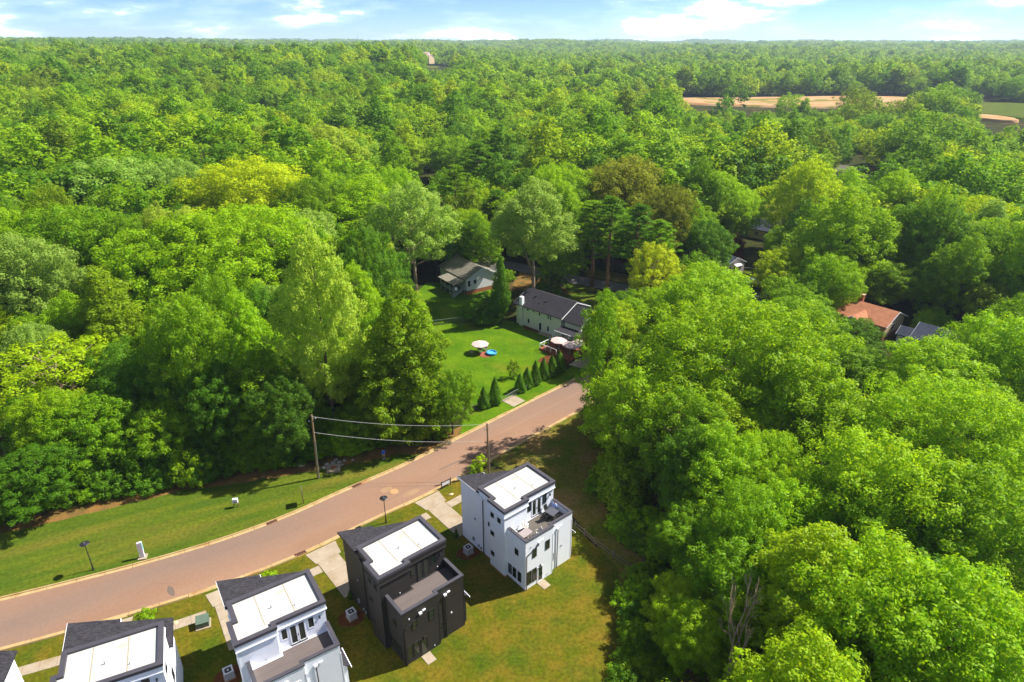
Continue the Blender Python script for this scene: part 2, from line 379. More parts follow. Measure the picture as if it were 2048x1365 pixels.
def ragged(poly, amp=0.5, step=1.2, seed=0.0):
    out = []
    n = len(poly)
    for i in range(n):
        a, b = Vector(poly[i]), Vector(poly[(i + 1) % n])
        L = (b - a).length; m = max(1, int(L / step)); nr = Vector((-(b - a).y, (b - a).x)).normalized()
        for k in range(m):
            p = a + (b - a) * (k / m)
            j = mnoise.noise(Vector((p.x * 0.45 + seed, p.y * 0.45, seed))) * amp + mnoise.noise(Vector((p.x * 1.7, p.y * 1.7, seed + 5))) * amp * 0.4
            p = p + nr * j
            out.append((p.x, p.y))
    return out

def patch(name, poly, m, z, amp=0.5, step=1.2, seed=0.0):
    return tag(MB().sheet(ragged(poly, amp, step, seed) if amp else poly, z).build(name, M[m]), kind='structure')

def smooth_line(pts, step=1.0):
    P = [Vector(p) for p in pts]; P = [2 * P[0] - P[1]] + P + [2 * P[-1] - P[-2]]
    out = []
    for i in range(1, len(P) - 2):
        a, b, c, d = P[i - 1:i + 3]; m = max(2, int((c - b).length / 0.5))
        for k in range(m):
            t = k / m
            out.append(0.5 * (2 * b + (c - a) * t + (2 * a - 5 * b + 4 * c - d) * t * t + (3 * b - a - 3 * c + d) * t ** 3))
    out.append(P[-2])
    # resample
    res = [out[0]]; acc = 0.0
    for i in range(1, len(out)):
        seg = out[i] - out[i - 1]; L = seg.length; pos = 0.0
        while acc + L - pos >= step:
            pos += step - acc; res.append(out[i - 1] + seg * (pos / L)); acc = 0.0
        acc += L - pos
    return res

def offs(line, d):
    out = []
    for i, p in enumerate(line):
        t = (line[min(i + 1, len(line) - 1)] - line[max(i - 1, 0)]).normalized()
        out.append(p + Vector((-t.y, t.x)) * d)
    return out

def strip(name, line, d0, d1, m, z):
    a, b = offs(line, d0), offs(line, d1)
    mb = MB(); n = len(line)
    mb.add([(p.x, p.y, z) for p in a] + [(p.x, p.y, z) for p in b], [(i, i + 1, n + i + 1, n + i) for i in range(n - 1)])
    return tag(mb.build(name, M[m]), kind='structure')

# south edge of the street's asphalt, left to right; the street lies to its left (north)
SOUTH = smooth_line([(-84, 37.0), (-68, 42.4), (-52.7, 48.3), (-40.6, 53.5), (-31.7, 58.2), (-24.8, 62.9), (-18.6, 68.2), (-11.1, 74.3), (-3.4, 81.7), (8.4, 93.3), (16, 100.6), (26, 110.5), (38, 123), (49, 136), (56, 147), (60, 154)], 0.5)
ROADW = 7.3
strip('road', SOUTH, 0, ROADW, 'asphalt', 0.030)
strip('cross_street', smooth_line([(-40, 190), (-8, 178), (15, 163), (26, 156.5), (42, 151), (58, 150), (78, 142)], 1.0), -2.9, 2.9, 'asphalt2', 0.024)
strip('side_street', smooth_line([(58, 150), (60, 128), (64.5, 107), (71, 101), (80, 99)], 1.0), -3.4, 3.4, 'asphalt2', 0.020)
# paving seam and repairs in the street
seam = [p for p in offs(SOUTH, 3.9) if -2 < p.x < 12]
sm = MB(); a, b = offs(seam, -0.045), offs(seam, 0.045); n = len(seam)
sm.add([(p.x, p.y, 0.035) for p in a] + [(p.x, p.y, 0.035) for p in b], [(i, i + 1, n + i + 1, n + i) for i in range(n - 1)])
M['seam'] = mat('sealed_seam', (0.26, 0.165, 0.115), (0.30, 0.195, 0.14), rough=0.95)
tag(sm.build('road_seam', M['seam']), kind='structure')
M['patch'] = mat('pale_road_patch', (0.25, 0.155, 0.088), (0.28, 0.18, 0.105), scale=1.2, rough=0.95)
M['patch_dark'] = mat('dark_road_patch', (0.115, 0.085, 0.070), (0.135, 0.10, 0.08), scale=1.2, rough=0.95)
def blob(cx, cy, rx, ry, rot, seed):
    out = []
    for k in range(20):
        t = 2 * PI * k / 20; q = 1 + 0.25 * mnoise.noise(Vector((math.cos(t) * 1.3 + seed, math.sin(t) * 1.3, seed)))
        x, y = rx * q * math.cos(t), ry * q * math.sin(t)
        out.append((cx + x * math.cos(rot) - y * math.sin(rot), cy + x * math.sin(rot) + y * math.cos(rot)))
    return out
for k, (x, y, rx, ry, m_) in enumerate([(-13.8, 73.7, 1.3, 0.5, 'patch'), (-17.4, 74.4, 0.9, 0.6, 'patch'), (-38.7, 55.9, 0.35, 0.9, 'patch_dark'), (-8.6, 80.6, 2.6, 0.12, 'patch_dark')]):
    patch('road_patch', blob(x, y, rx, ry, 0.7, k * 3.1), m_, 0.0345 + 0.0004 * k, 0)

# hairline cracks
for k, (t0, dist, L_, wob) in enumerate([(150, 2.2, 26, 0.5), (196, 5.1, 20, 0.4), (232, 1.6, 30, 0.6), (120, 4.4, 18, 0.5), (262, 3.0, 9, 1.6), (90, 3.4, 10, 1.8)]):
    ln = [offs(SOUTH, dist + wob * mnoise.noise(Vector((i * 0.23, k * 3.3, 0.5))))[t0 + i] for i in range(L_)]
    a, b = offs(ln, -0.022), offs(ln, 0.022); n = len(ln); cm_ = MB()
    cm_.add([(p.x, p.y, 0.0372) for p in a] + [(p.x, p.y, 0.0372) for p in b], [(i, i + 1, n + i + 1, n + i) for i in range(n - 1)])
    tag(cm_.build('road_crack', M['patch_dark']), kind='structure')

# ---- verges, lawns, yards
NORTH = offs(SOUTH, ROADW)
nk = [p for p in offs(NORTH, 0.6)]
front = [(p.x, p.y) for p in nk if p.x < -9.5]
edge = [(-11.4, 86.2), (-17.8, 84.9), (-24.1, 82.6), (-29.5, 80.6), (-38.4, 77.2), (-46.6, 74.8), (-52.1, 72.4), (-57.3, 70.0), (-64.7, 66.6), (-80, 60), (-92, 54)]
strip('dirt_strip', smooth_line([(-5.5, 90.6)] + edge, 1.0)[::-1], -5.0, 1.9, 'dirt', 0.010)
patch('verge_lawn', [p for p in front if p[0] < -13.2][::6] + [(x + 0.7, y - 0.9 - 1.3 * sstep(-45, -20, x)) for x, y in edge[1:]], 'lawn', 0.016, 0.45, 1.0, 7.0)
sk = [p for p in offs(SOUTH, -0.6)]
yard_poly = [(p.x, p.y) for p in sk if p.x < -3.5][::6] + [(1.5, 76), (6.5, 70.5), (9.8, 64), (12.5, 59.5), (12.6, 54), (11, 47), (9, 38), (2, 30), (-20, 22), (-50, 20), (-84, 28)]
patch('yard', yard_poly, 'yard', 0.012, 0.25, 1.5, 4.0)
patch('rough_verge', [(p.x, p.y) for p in sk if -3.6 < p.x < 40][::6] + [(34, 108), (24, 96), (16, 86), (12, 76), (13, 66), (11.5, 62), (8, 68.5), (2.0, 76.0)], 'rough', 0.010, 0.5, 1.2, 9.0)
patch('grove_edge', [(11.8, 67), (20, 64), (23, 54), (20, 42), (14, 33), (5.5, 34), (7.5, 47), (9.5, 55), (9.5, 60)], 'rough', 0.008, 0.6, 1.2, 6.0)
patch('grove_floor', [(17, 88), (30, 92), (44, 88), (46, 70), (38, 60), (24, 60), (16, 68)], 'rough', 0.006, 1.0, 1.5, 3.0)
bk = [(p.x, p.y) for p in nk if -8.4 < p.x < 24]
patch('east_verge', bk[::6] + [(20.5, 119.8), (14.6, 114.6), (9.0, 109.6), (2.6, 104.4), (-4.2, 98.6), (-8.0, 92.6)], 'lawn_lush', 0.016, 0.3, 1.0, 5.0)
patch('back_lawn', [(-3.8, 98.0), (4.2, 104.0), (10.3, 110.5), (8.0, 116.5), (10.2, 125), (1.2, 133.2), (-2.8, 136.0), (-12, 133.4), (-18.2, 131.6), (-21.5, 124), (-19.5, 112), (-12, 103), (-8.2, 97.0)], 'lawn_lush', 0.012, 0.4, 1.2, 1.0)
patch('neighbour_lawn', [(-20, 131.9), (-12, 134.0), (-3.2, 136.6), (-1.0, 142), (0, 152), (-4, 158), (-22, 160), (-26, 140)], 'lawn_lush', 0.009, 0.4, 1.2, 6.0)
patch('roadside_lawn', [(14.8, 139), (22, 133), (34, 145), (26, 152.6), (16, 158), (4, 166), (2, 158), (9, 148)], 'lawn', 0.009, 0.5, 1.2, 8.0)
patch('clay_yard', [(2, 168), (12, 161), (14, 152), (6, 150), (0, 158)], 'dirt', 0.013, 0.8, 1.5, 3.0)
patch('pine_verge', [(18, 174), (30, 166), (46, 158), (44, 154.6), (30, 159), (20, 164.5)], 'rough', 0.010, 0.5, 1.2, 2.0)
patch('pine_straw', [(16, 182), (30, 173), (46, 166), (44, 176), (26, 190)], 'mulch', 0.011, 0.9, 1.2, 2.0)
patch('side_lawn', [(78.4, 121), (83, 127.5), (87, 125), (83.5, 116), (80, 108), (73, 107), (75, 114)], 'lawn_lush', 0.010, 0.4, 1.2, 4.4)
patch('corner_bare_ground', [(57, 104), (62, 107), (67, 101.5), (72, 97), (64, 92), (58, 96)], 'rough', 0.026, 0.5, 1.2, 4.4)
patch('front_lawn', [(50, 154), (62, 158), (66, 168), (54, 178), (46, 168)], 'lawn', 0.009, 0.5, 1.2, 1.4)
patch('bare_clay_bank', [(44, 160), (50, 156), (53, 160), (48, 164)], 'dirt', 0.013, 0.5, 1.2, 1.4)
patch('sunny_clearing', [(84, 226), (92, 222), (108, 244), (98, 256)], 'lawn', 0.009, 0.5, 2, 1.4)

# ---- graded lot, field and driveway further off: draped on the terrain
def draped(name, cx, cy, rx, ry, m_, rot=0.0, lift=0.25, seed=1.0):
    mb = MB(); nr, ns = 10, 40
    vs = [(cx, cy, terrain(cx, cy) + lift)]
    for i in range(1, nr + 1):
        for k in range(ns):
            t = 2 * PI * k / ns; q = (i / nr if i < nr else 0.985 if lift < 1 else 0.93) * (1 + 0.16 * mnoise.noise(Vector((math.cos(t) * 1.5 + seed, math.sin(t) * 1.5, seed))))
            x, y = rx * q * math.cos(t), ry * q * math.sin(t)
            X, Y = cx + x * math.cos(rot) - y * math.sin(rot), cy + x * math.sin(rot) + y * math.cos(rot)
            vs.append((X, Y, terrain(X, Y) + (lift if i < nr else -2.0)))
    fs = [(0, 1 + k, 1 + (k + 1) % ns) for k in range(ns)]
    for i in range(nr - 1):
        for k in range(ns):
            a = 1 + i * ns + k; b = 1 + i * ns + (k + 1) % ns
            fs.append((a, a + ns, b + ns, b))
    mb.add(vs, fs)
    return tag(mb.build(name, M[m_], smooth=True), kind='structure')

# ---- kerbs laid in separate lengths
DRIVES = []          # filled by the houses: (x, y) of each driveway's mouth
def kerb_run(name, line, side, gaps, L=3.0, label=None):
    root = empty(name, kind='structure')
    n = int(L / 0.5)
    prof = [(0.0, 0.033), (0.42, 0.036), (0.45, 0.17), (0.58, 0.175), (0.62, 0.0)]
    low = [(0.0, 0.033), (0.42, 0.040), (0.45, 0.055), (0.58, 0.060), (0.62, 0.0)]
    for i in range(0, len(line) - n, n):
        seg = line[i:i + n + 1]
        mid = seg[n // 2]
        pr_ = low if any((mid - Vector(gq)).length < 2.3 for gq in gaps) else prof
        rows = [offs(line, side * d)[i:i + n + 1] for d, _ in pr_] if False else None
        mb = MB(); vs = []
        for j, p in enumerate(seg):
            a, b = line[max(i + j - 1, 0)], line[min(i + j + 1, len(line) - 1)]
            t = (b - a).normalized(); nr = Vector((-t.y, t.x)) * side
            q = p + t * (0.02 if j == 0 else (-0.02 if j == n else 0))
            vs += [(q.x + nr.x * d, q.y + nr.y * d, z) for d, z in pr_]
        m5 = len(pr_); fs = []
        for j in range(n):
            for k in range(m5 - 1):
                a = j * m5 + k
                fs.append((a, a + 1, a + m5 + 1, a + m5) if side < 0 else (a + m5, a + m5 + 1, a + 1, a))
        fs += [tuple(range(m5)), tuple(range(n * m5 + m5 - 1, n * m5 - 1, -1))]
        mb.add(vs, fs).build('kerb_length', M['kerb'], root)
    return root
# ------------------------------------------------------------------ the modern three-storey houses
def offset_poly(poly, d):
    """outward offset of a counter-clockwise rectilinear polygon"""
    n = len(poly); out = []
    for i in range(n):
        p0, p1, p2 = Vector(poly[i - 1]), Vector(poly[i]), Vector(poly[(i + 1) % n])
        a = (p1 - p0).normalized(); b = (p2 - p1).normalized()
        na, nb = Vector((a.y, -a.x)), Vector((b.y, -b.x))
        q = p1 + (na + nb) * d if abs(a.dot(b)) < 0.5 else p1 + na * d
        out.append((q.x, q.y))
    return out

def ring(mb, poly, d_in, d_out, z0, z1, closed=True):
    a, b = offset_poly(poly, d_in), offset_poly(poly, d_out)
    n = len(poly)
    vs = [(x, y, z0) for x, y in a] + [(x, y, z0) for x, y in b] + [(x, y, z1) for x, y in a] + [(x, y, z1) for x, y in b]
    fs = []
    for i in range(n):
        j = (i + 1) % n
        fs += [(i, n + i, n + j, j)[::-1] if False else (i, j, n + j, n + i), (2 * n + i, 3 * n + i, 3 * n + j, 2 * n + j), (n + i, n + j, 3 * n + j, 3 * n + i), (j, i, 2 * n + i, 2 * n + j)]
    return mb.add(vs, fs)

def window(parent, axis, at, a0, a1, z0, z1, out, frame_m, name='window', fw=0.055, bar=False):
    """window set on a wall plane. axis 'u': wall at u=at (runs along v); 'v': wall at v=at. out = sign of the outward normal"""
    def bx(mb, p0, p1, q0, q1, d0, d1):
        lo, hi = sorted((at + out * d0, at + out * d1))
        return mb.box(lo, hi, p0, p1, q0, q1) if axis == 'u' else mb.box(p0, p1, lo, hi, q0, q1)
    f = MB()
    bx(f, a0, a1, z0, z0 + fw, -0.02, 0.05); bx(f, a0, a1, z1 - fw, z1, -0.02, 0.05)
    bx(f, a0, a0 + fw, z0 + fw, z1 - fw, -0.02, 0.05); bx(f, a1 - fw, a1, z0 + fw, z1 - fw, -0.02, 0.05)
    if bar: zc = (z0 + z1) / 2; bx(f, a0 + fw, a1 - fw, zc - 0.03, zc + 0.03, -0.02, 0.045)
    w = f.build(name, M[frame_m], parent)
    p = MB(); bx(p, a0 + fw, a1 - fw, z0 + fw, z1 - fw, -0.03, 0.02)
    p.build('pane', M['glass'], w)
    return w

M['seam_pale'] = mat('dusty_seam', (0.27, 0.24, 0.17), (0.32, 0.29, 0.21), scale=1.5, rough=0.8)
def modern_house(origin, ang, wall_m, trim_m, frame_m, cap_m, label, deck_m='deck'):
    R = empty('modern_house', (origin[0], origin[1], 0), rad(ang), label=label, cat='house', group='three-storey houses with flat white roofs')
    W, T = M[wall_m], M[trim_m]
    main = [(-0.5, 3.05), (2.85, 3.05), (2.85, 3.55), (7.45, 3.55), (7.45, 8.2), (0.0, 8.2), (0.0, 5.75), (-0.5, 5.75)]
    MB().prism(main, 0, 9.3).build('wall', W, R)
    b = MB(); ring(b, main, -0.05, 0.10, 8.72, 9.30); b.build('parapet_band', W, R)
    b = MB(); ring(b, main, -0.04, 0.16, 8.62, 8.715); b.build('trim', T, R)
    b = MB(); ring(b, main, -0.26, 0.17, 9.305, 9.62)
    cap = b.build('roof_cap', M[cap_m], R)
    mem = MB().prism(offset_poly(main, -0.27), 9.305, 9.40).build('flat_roof', M['membrane'], R)
    MB().cyl(3.2, 5.6, 9.39, 9.72, 0.05, n=8).build('vent_pipe', M['steel'], mem)
    MB().cyl(5.1, 4.7, 9.39, 9.62, 0.04, n=8).build('vent_pipe', M['steel'], mem)
    for uu in (2.2, 4.9): MB().box(uu - 0.05, uu + 0.05, 3.9, 7.9, 9.398, 9.412).build('membrane_seam', M['seam_pale'], mem)
    # rear wing with roof terrace
    wing = [(0.0, 0.0), (4.15, 0.0), (4.15, 0.38), (7.5, 0.38), (7.5, 3.545), (2.86, 3.545), (2.86, 3.045), (0.0, 3.045)]
    MB().prism(wing, 0.002, 6.0).build('rear_wing', W, R)
    MB().prism(offset_poly(wing, -0.21), 6.001, 6.06).build('terrace_deck', M[deck_m], R)
    pth = [(0.0, 3.045), (0.0, 0.0), (4.15, 0.0), (4.15, 0.38), (7.5, 0.38), (7.5, 3.545)]
    def band(mb, d_in, d_out, z0, z1):
        P = [Vector(p) for p in pth]; A, B = [], []
        for i, p in enumerate(P):
            ns = []
            if i > 0: t = (P[i] - P[i - 1]).normalized(); ns.append(Vector((t.y, -t.x)))
            if i < len(P) - 1: t = (P[i + 1] - P[i]).normalized(); ns.append(Vector((t.y, -t.x)))
            nn = sum(ns, Vector((0, 0)))
            A.append(p + nn * d_in); B.append(p + nn * d_out)
        m_ = len(P)
        vs = [(q.x, q.y, z0) for q in A] + [(q.x, q.y, z0) for q in B] + [(q.x, q.y, z1) for q in A] + [(q.x, q.y, z1) for q in B]
        fs = []
        for i in range(m_ - 1):
            j = i + 1
            fs += [(i, j, m_ + j, m_ + i), (2 * m_ + i, 3 * m_ + i, 3 * m_ + j, 2 * m_ + j), (m_ + i, m_ + j, 3 * m_ + j, 3 * m_ + i), (j, i, 2 * m_ + i, 2 * m_ + j)]
        fs += [(0, m_, 3 * m_, 2 * m_), (m_ - 1, 2 * m_ - 1 + 2 * m_ - 2 * m_ + 0, 4 * m_ - 1, 3 * m_ - 1)]
        return mb.add(vs, fs)
    par = band(MB(), -0.2, 0.0, 6.001, 6.93).build('parapet', W, R)
    band(MB(), -0.27, 0.07, 6.932, 7.06).build('parapet_cap', M[cap_m], par)
    # front block under a shingled lean-to roof, high on the left, low on the right
    zs = lambda x, y: 8.92 - 0.325 * (x + 0.4)
    fb = [(0.0, 8.202), (7.45, 8.202), (7.45, 11.6), (3.3, 11.6), (3.3, 12.0), (0.0, 12.0)]
    MB().prism(fb, 0.002, lambda x, y: zs(x, y) - 0.02).build('front_wing', W, R)
    rf = [(-0.32, 8.21), (7.8, 8.21), (7.8, 11.9), (3.62, 11.9), (3.62, 12.3), (-0.32, 12.3)]
    ro = MB().prism(rf, lambda x, y: zs(x, y), lambda x, y: zs(x, y) + 0.12).build('shingle_roof', M['shingle'], R)
    MB().prism([(-0.36, 8.215), (-0.325, 8.215), (-0.325, 12.34), (-0.36, 12.34)], lambda x, y: zs(x, y) - 0.14, lambda x, y: zs(x, y) + 0.10).build('fascia', T, ro)
    MB().prism([(3.625, 11.905), (3.67, 11.905), (3.67, 12.34), (3.625, 12.34)], lambda x, y: zs(x, y) - 0.1, lambda x, y: zs(x, y) + 0.14).build('fascia', T, ro)
    # side bay with its own little roof
    zb = lambda x, y: 4.25 - 1.0 * (x - 7.45)
    MB().prism([(7.502, 0.75), (8.0, 0.75), (8.0, 2.7), (7.502, 2.7)], 0.002, lambda x, y: zb(x, y) - 0.03).build('side_bay', W, R)
    bro = MB().prism([(7.505, 0.5), (8.28, 0.5), (8.28, 2.95), (7.505, 2.95)], zb, lambda x, y: zb(x, y) + 0.1).build('bay_roof', M['shingle'], R)
    MB().box(8.285, 8.36, 0.45, 3.0, 3.36, 3.47).build('gutter', M['white_trim'], bro)
    MB().tube([(8.2, 2.62, 3.4), (8.06, 2.66, 3.2), (8.06, 2.66, 0.1)], 0.04).build('downspout', M['black'], bro)
    # windows and doors, from the rear wall round to the left side
    for a0, a1 in ((0.25, 0.88), (1.02, 1.66)): window(R, 'v', 0.0, a0, a1, 0.62, 2.5, -1, frame_m, bar=True)
    d = window(R, 'v', 0.0, 1.82, 2.66, 0.06, 2.28, -1, trim_m, name='rear_door', fw=0.12)
    MB().box(2.52, 2.56, -0.09, -0.05, 1.0, 1.14).build('handle', M['black'], d)
    window(R, 'v', 0.0, 1.02, 1.64, 4.15, 5.42, -1, frame_m, bar=True)
    window(R, 'v', 0.0, 2.98, 3.62, 4.2, 5.48, -1, frame_m, bar=True)
    window(R, 'v', 0.38, 4.24, 4.66, 1.4, 2.5, -1, frame_m, bar=True)
    for a0, a1 in ((2.36, 2.96), (1.56, 2.18), (0.70, 1.30)): window(R, 'u', 0.0, a0, a1, 0.62, 2.02, -1, frame_m, bar=True)
    window(R, 'u', 0.0, 1.2, 1.82, 4.2, 5.05, -1, frame_m)
    for a0, a1, z0, z1 in ((4.95, 5.5, 7.4, 8.05), (3.72, 4.28, 7.4, 8.05), (4.94, 5.56, 4.78, 5.4), (4.94, 5.56, 1.78, 2.42)): window(R, 'u', -0.5, a0, a1, z0, z1, -1, frame_m)
    window(R, 'u', 0.0, 5.98, 6.66, 5.02, 5.6, -1, frame_m)
    # terrace doors
    for a0, a1 in ((4.02, 4.72), (4.78, 5.48)):
        d = window(R, 'v', 3.55, a0, a1, 6.12, 8.4, -1, trim_m, name='terrace_door', fw=0.10)
    MB().box(4.70, 4.80, 3.44, 3.47, 7.0, 7.2).build('handle', M['black'], d)
    MB().box(3.98, 5.52, 3.42, 3.545, 6.062, 6.115).build('door_sill', M['black'], R)
    window(R, 'v', 3.55, 3.28, 3.86, 7.1, 8.4, -1, frame_m); window(R, 'v', 3.55, 5.72, 6.32, 7.1, 8.4, -1, frame_m)
    # the right side and street front
    for a0, a1, z0, z1 in ((4.4, 5.2, 7.2, 8.3), (6.2, 7.0, 4.1, 5.4)): window(R, 'u', 7.45, a0, a1, z0, z1, 1, frame_m)
    window(R, 'v', 12.0, 0.5, 2.9, 4.0, 5.6, 1, frame_m)
    window(R, 'v', 11.6, 4.0, 6.8, 3.6, 5.4, 1, frame_m)
    gd = window(R, 'v', 12.0, 0.4, 2.9, 0.05, 2.3, 1, trim_m, name='garage_door', fw=0.35)
    # wall lamps, vents, scuppers and downspouts
    for (u_, v_, z_) in ((2.24, 0.0, 2.45), (6.85, 3.55, 8.0)):
        lm = MB().box(u_ - 0.06, u_ + 0.06, v_ - 0.16, v_ - 0.003, z_ - 0.16, z_ + 0.1).build('wall_lamp', M['black'], R)
        MB().cyl(u_, v_ - 0.1, z_ - 0.2, z_ - 0.162, 0.05, n=8).build('lamp_glass', M['white_trim'], lm)
    for (u_, v_, z0, z1, kink) in ((1.99, 0.0, 5.95, 5.2, 0.12), (5.17, 0.38, 5.95, 5.9, None)):
        sc_ = MB().box(u_ - 0.16, u_ + 0.16, v_ - 0.2, v_ - 0.004, 5.8, 6.02).build('scupper_box', M['white_trim'], R)
        MB().box(u_ + 0.28, u_ + 0.62, v_ - 0.12, v_ - 0.004, 5.95, 6.1).build('overflow', M['white_trim'], sc_)
        pts = [(u_, v_ - 0.1, 5.8)] + ([(u_ - 0.15, v_ - 0.08, 5.6), (kink + 0.12, v_ - 0.08, 4.98), (kink, v_ - 0.08, 4.85), (kink, v_ - 0.08, 0.06)] if kink else [(u_, v_ - 0.08, 0.06)])
        MB().tube(pts, 0.055, n=6).build('downspout', M['black'], sc_)
    sc_ = MB().box(-0.30, -0.004, 7.4, 7.72, 8.3, 8.6).build('scupper_box', M[trim_m], R)
    MB().tube([(-0.12, 7.56, 8.3), (-0.09, 7.56, 8.1), (-0.09, 7.56, 0.05)], 0.055, n=6).build('downspout', M['black'], sc_)
    for (u_, v_, z_, s_) in ((5.87, 0.38, 2.96, 0.1), (0.75, 0.0, 5.9, 0.08), (3.4, 0.0, 0.4, 0.05), (1.6, 3.05, 6.35, 0.05), (6.45, 3.55, 6.5, 0.05)):
        MB().cyl(0, 0, 0, 0.06, s_, n=10).build('wall_vent', M['white_trim' if wall_m == 'dark_siding' else 'steel'], R, (u_, v_ - 0.004, z_)).rotation_euler = (PI / 2, 0, 0)
    for v_, z_, s_ in ((9.6, 1.1, 0.16), (8.55, 0.7, 0.1), (8.1, 0.6, 0.09), (9.2, 4.4, 0.07)):
        MB().box(-0.14, -0.004, v_ - s_, v_ + s_, z_ - s_ * 1.5, z_ + s_ * 1.5).build('meter_box', M['steel'], R)
    # foundation line
    f = MB(); ring(f, main, 0.001, 0.025, 0.001, 0.22); f.build('foundation', M['rust_light' if wall_m != 'dark_siding' else 'dark_trim'], R)
    for (u_, v_) in ((0, 0), (7.5, 0.38), (4.15, 0.0)):
        MB().box(u_ - 0.03, u_ + 0.05, v_ - 0.025, v_ + 0.05, 0.3, 5.95).build('corner_board', T, R)
    MB().box(-0.525, -0.42, 3.025, 3.11, 0.3, 8.6).build('corner_board', T, R)
    return R

HOUSES = [
    ((1.50, 56.0), 40.0, 'white_wall', 'white_trim', 'black', 'cap', 'smooth white three-storey house with furnished terrace, nearest the trees on the right', 'deck_dark'),
    ((-10.56, 46.1), 39.7, 'dark_siding', 'dark_trim', 'dark_trim', 'cap', 'charcoal three-storey house between the two white ones', 'deck'),
    ((-21.72, 38.25), 33.6, 'white_siding', 'white_trim', 'white_trim', 'cap', 'white lap-sided house left of the charcoal one, terrace empty', 'deck'),
    ((-34.6, 32.27), 25.2, 'white_siding', 'white_trim', 'black', 'cap', 'white house at the bottom edge with only its upper part in view', 'deck'),
    ((-48.9, 28.9), 17.5, 'white_siding', 'white_trim', 'black', 'cap', 'house in the bottom left corner showing only a roof tip', 'deck'),
]
HF = []
for i, (o, a, *mm) in enumerate(HOUSES):
    lab = mm[4]; R = modern_house(o, a, mm[0], mm[1], mm[2], mm[3], lab, mm[5]); HF.append((o, a))

def loc(i, u, v):
    o, a = HF[i]; a = rad(a)
    return (o[0] + u * math.cos(a) - v * math.sin(a), o[1] + u * math.sin(a) + v * math.cos(a))

def dist_line(p, line):
    return min((Vector(p) - q).length for q in line)

SK = offs(SOUTH, -0.62)
# driveways, walks and door slabs, slab by slab
for i in range(5):
    v_end = 12.0
    while dist_line(loc(i, 0.65, v_end), SK) > 0.35 and v_end < 24: v_end += 0.1
    DRIVES.append(loc(i, 0.65, v_end + 0.6))
    root = empty('driveway', kind='structure')
    nsl = 4; v0 = 12.02
    Ls = [(v0 + (v_end - v0) * k / nsl + 0.012, v0 + (v_end - v0) * (k + 1) / nsl - 0.012) for k in range(nsl)]
    for k, (a, b) in enumerate(Ls):
        w = (-0.7, 1.95) if k < nsl - 1 else (-0.9, 2.3)
        poly = [loc(i, w[0], a), loc(i, w[1], a), loc(i, w[1] + (0.35 if k == nsl - 1 else 0), b), loc(i, w[0] - (0.35 if k == nsl - 1 else 0), b)]
        MB().prism(poly, -0.05, 0.052).build('slab', M['concrete'], root)
    wk = empty('front_walk', kind='structure')
    for k in range(3):
        poly = [loc(i, 1.98 + k * 1.2, 13.4), loc(i, 3.16 + k * 1.2, 13.4), loc(i, 3.16 + k * 1.2, 14.5), loc(i, 1.98 + k * 1.2, 14.5)]
        MB().prism(poly, -0.05, 0.048).build('slab', M['concrete'], wk)
    if i < 3:
        tag(MB().prism([loc(i, 1.74, -1.3), loc(i, 2.76, -1.3), loc(i, 2.76, -0.03), loc(i, 1.74, -0.03)], -0.03, 0.06).build('door_slab', M['concrete']), kind='structure')
side = empty('sidewalk', kind='structure')
A_, B_ = offs(SOUTH, -3.5), offs(SOUTH, -4.8)
for i in range(0, len(SOUTH) - 4, 3):
    p = (A_[i] + A_[i + 3] + B_[i] + B_[i + 3]) / 4
    if p.x > -3.2 or p.x < -76: continue
    # leave the driveways clear
    skip = False
    for h in range(5):
        o, a = HF[h]; a = rad(a); dx, dy = p.x - o[0], p.y - o[1]
        u = dx * math.cos(a) + dy * math.sin(a); v = -dx * math.sin(a) + dy * math.cos(a)
        if -1.42 < u < 2.68 and v > 8: skip = True
    if skip: continue
    g_ = 0.012; q = [A_[i], B_[i], B_[i + 3], A_[i + 3]]
    c = p; q = [c + (x - c) * 0.985 for x in q]
    MB().prism([(x.x, x.y) for x in q], -0.05, 0.046).build('slab', M['concrete'], side)
kerb_run('south_kerb', SOUTH, -1, DRIVES)
DRIVE_N = (2.6, 97.2)
kerb_run('north_kerb', NORTH, 1, [DRIVE_N])
apron = empty('driveway_apron', kind='structure')
for k in range(2):
    a, b = (-0.1 + k * 1.45, 1.33 + k * 1.45)
    t = Vector((0.705, 0.71)); nn = Vector((-0.71, 0.705)); q0 = Vector((0.35, 97.05))
    poly = [q0 + t * a, q0 + t * b, q0 + t * b + nn * 3.0, q0 + t * a + nn * 3.0]
    MB().prism([(x.x, x.y) for x in poly], -0.05, 0.05).build('slab', M['concrete'], apron)

# roof terrace furniture on the white house
def tloc(u, v): return (*loc(0, u, v), 6.06)
def chair(u, v, rz, m_, label, legs_m='steel'):
    R = empty('terrace_chair', tloc(u, v), rad(40) + rz, label=label, cat='chair', group='terrace chairs')
    MB().box(-0.27, 0.27, -0.27, 0.27, 0.38, 0.46).build('seat', M[m_], R)
    b = MB()
    b.add([(-0.27, 0.22, 0.46), (0.27, 0.22, 0.46), (0.27, 0.36, 1.0), (-0.27, 0.36, 1.0), (-0.27, 0.28, 0.46), (0.27, 0.28, 0.46), (0.27, 0.42, 1.0), (-0.27, 0.42, 1.0)],
          [(0, 1, 2, 3), (7, 6, 5, 4), (0, 4, 5, 1), (1, 5, 6, 2), (2, 6, 7, 3), (3, 7, 4, 0)])
    b.build('backrest', M[m_], R)
    for sx in (-0.23, 0.23):
        MB().box(sx - 0.04, sx + 0.04, -0.25, 0.25, 0.62, 0.66).build('armrest', M[m_], R)
        for sy in (-0.23, 0.23): MB().box(sx - 0.025, sx + 0.025, sy - 0.025, sy + 0.025, 0, 0.38).build('leg', M[legs_m], R)
    return R
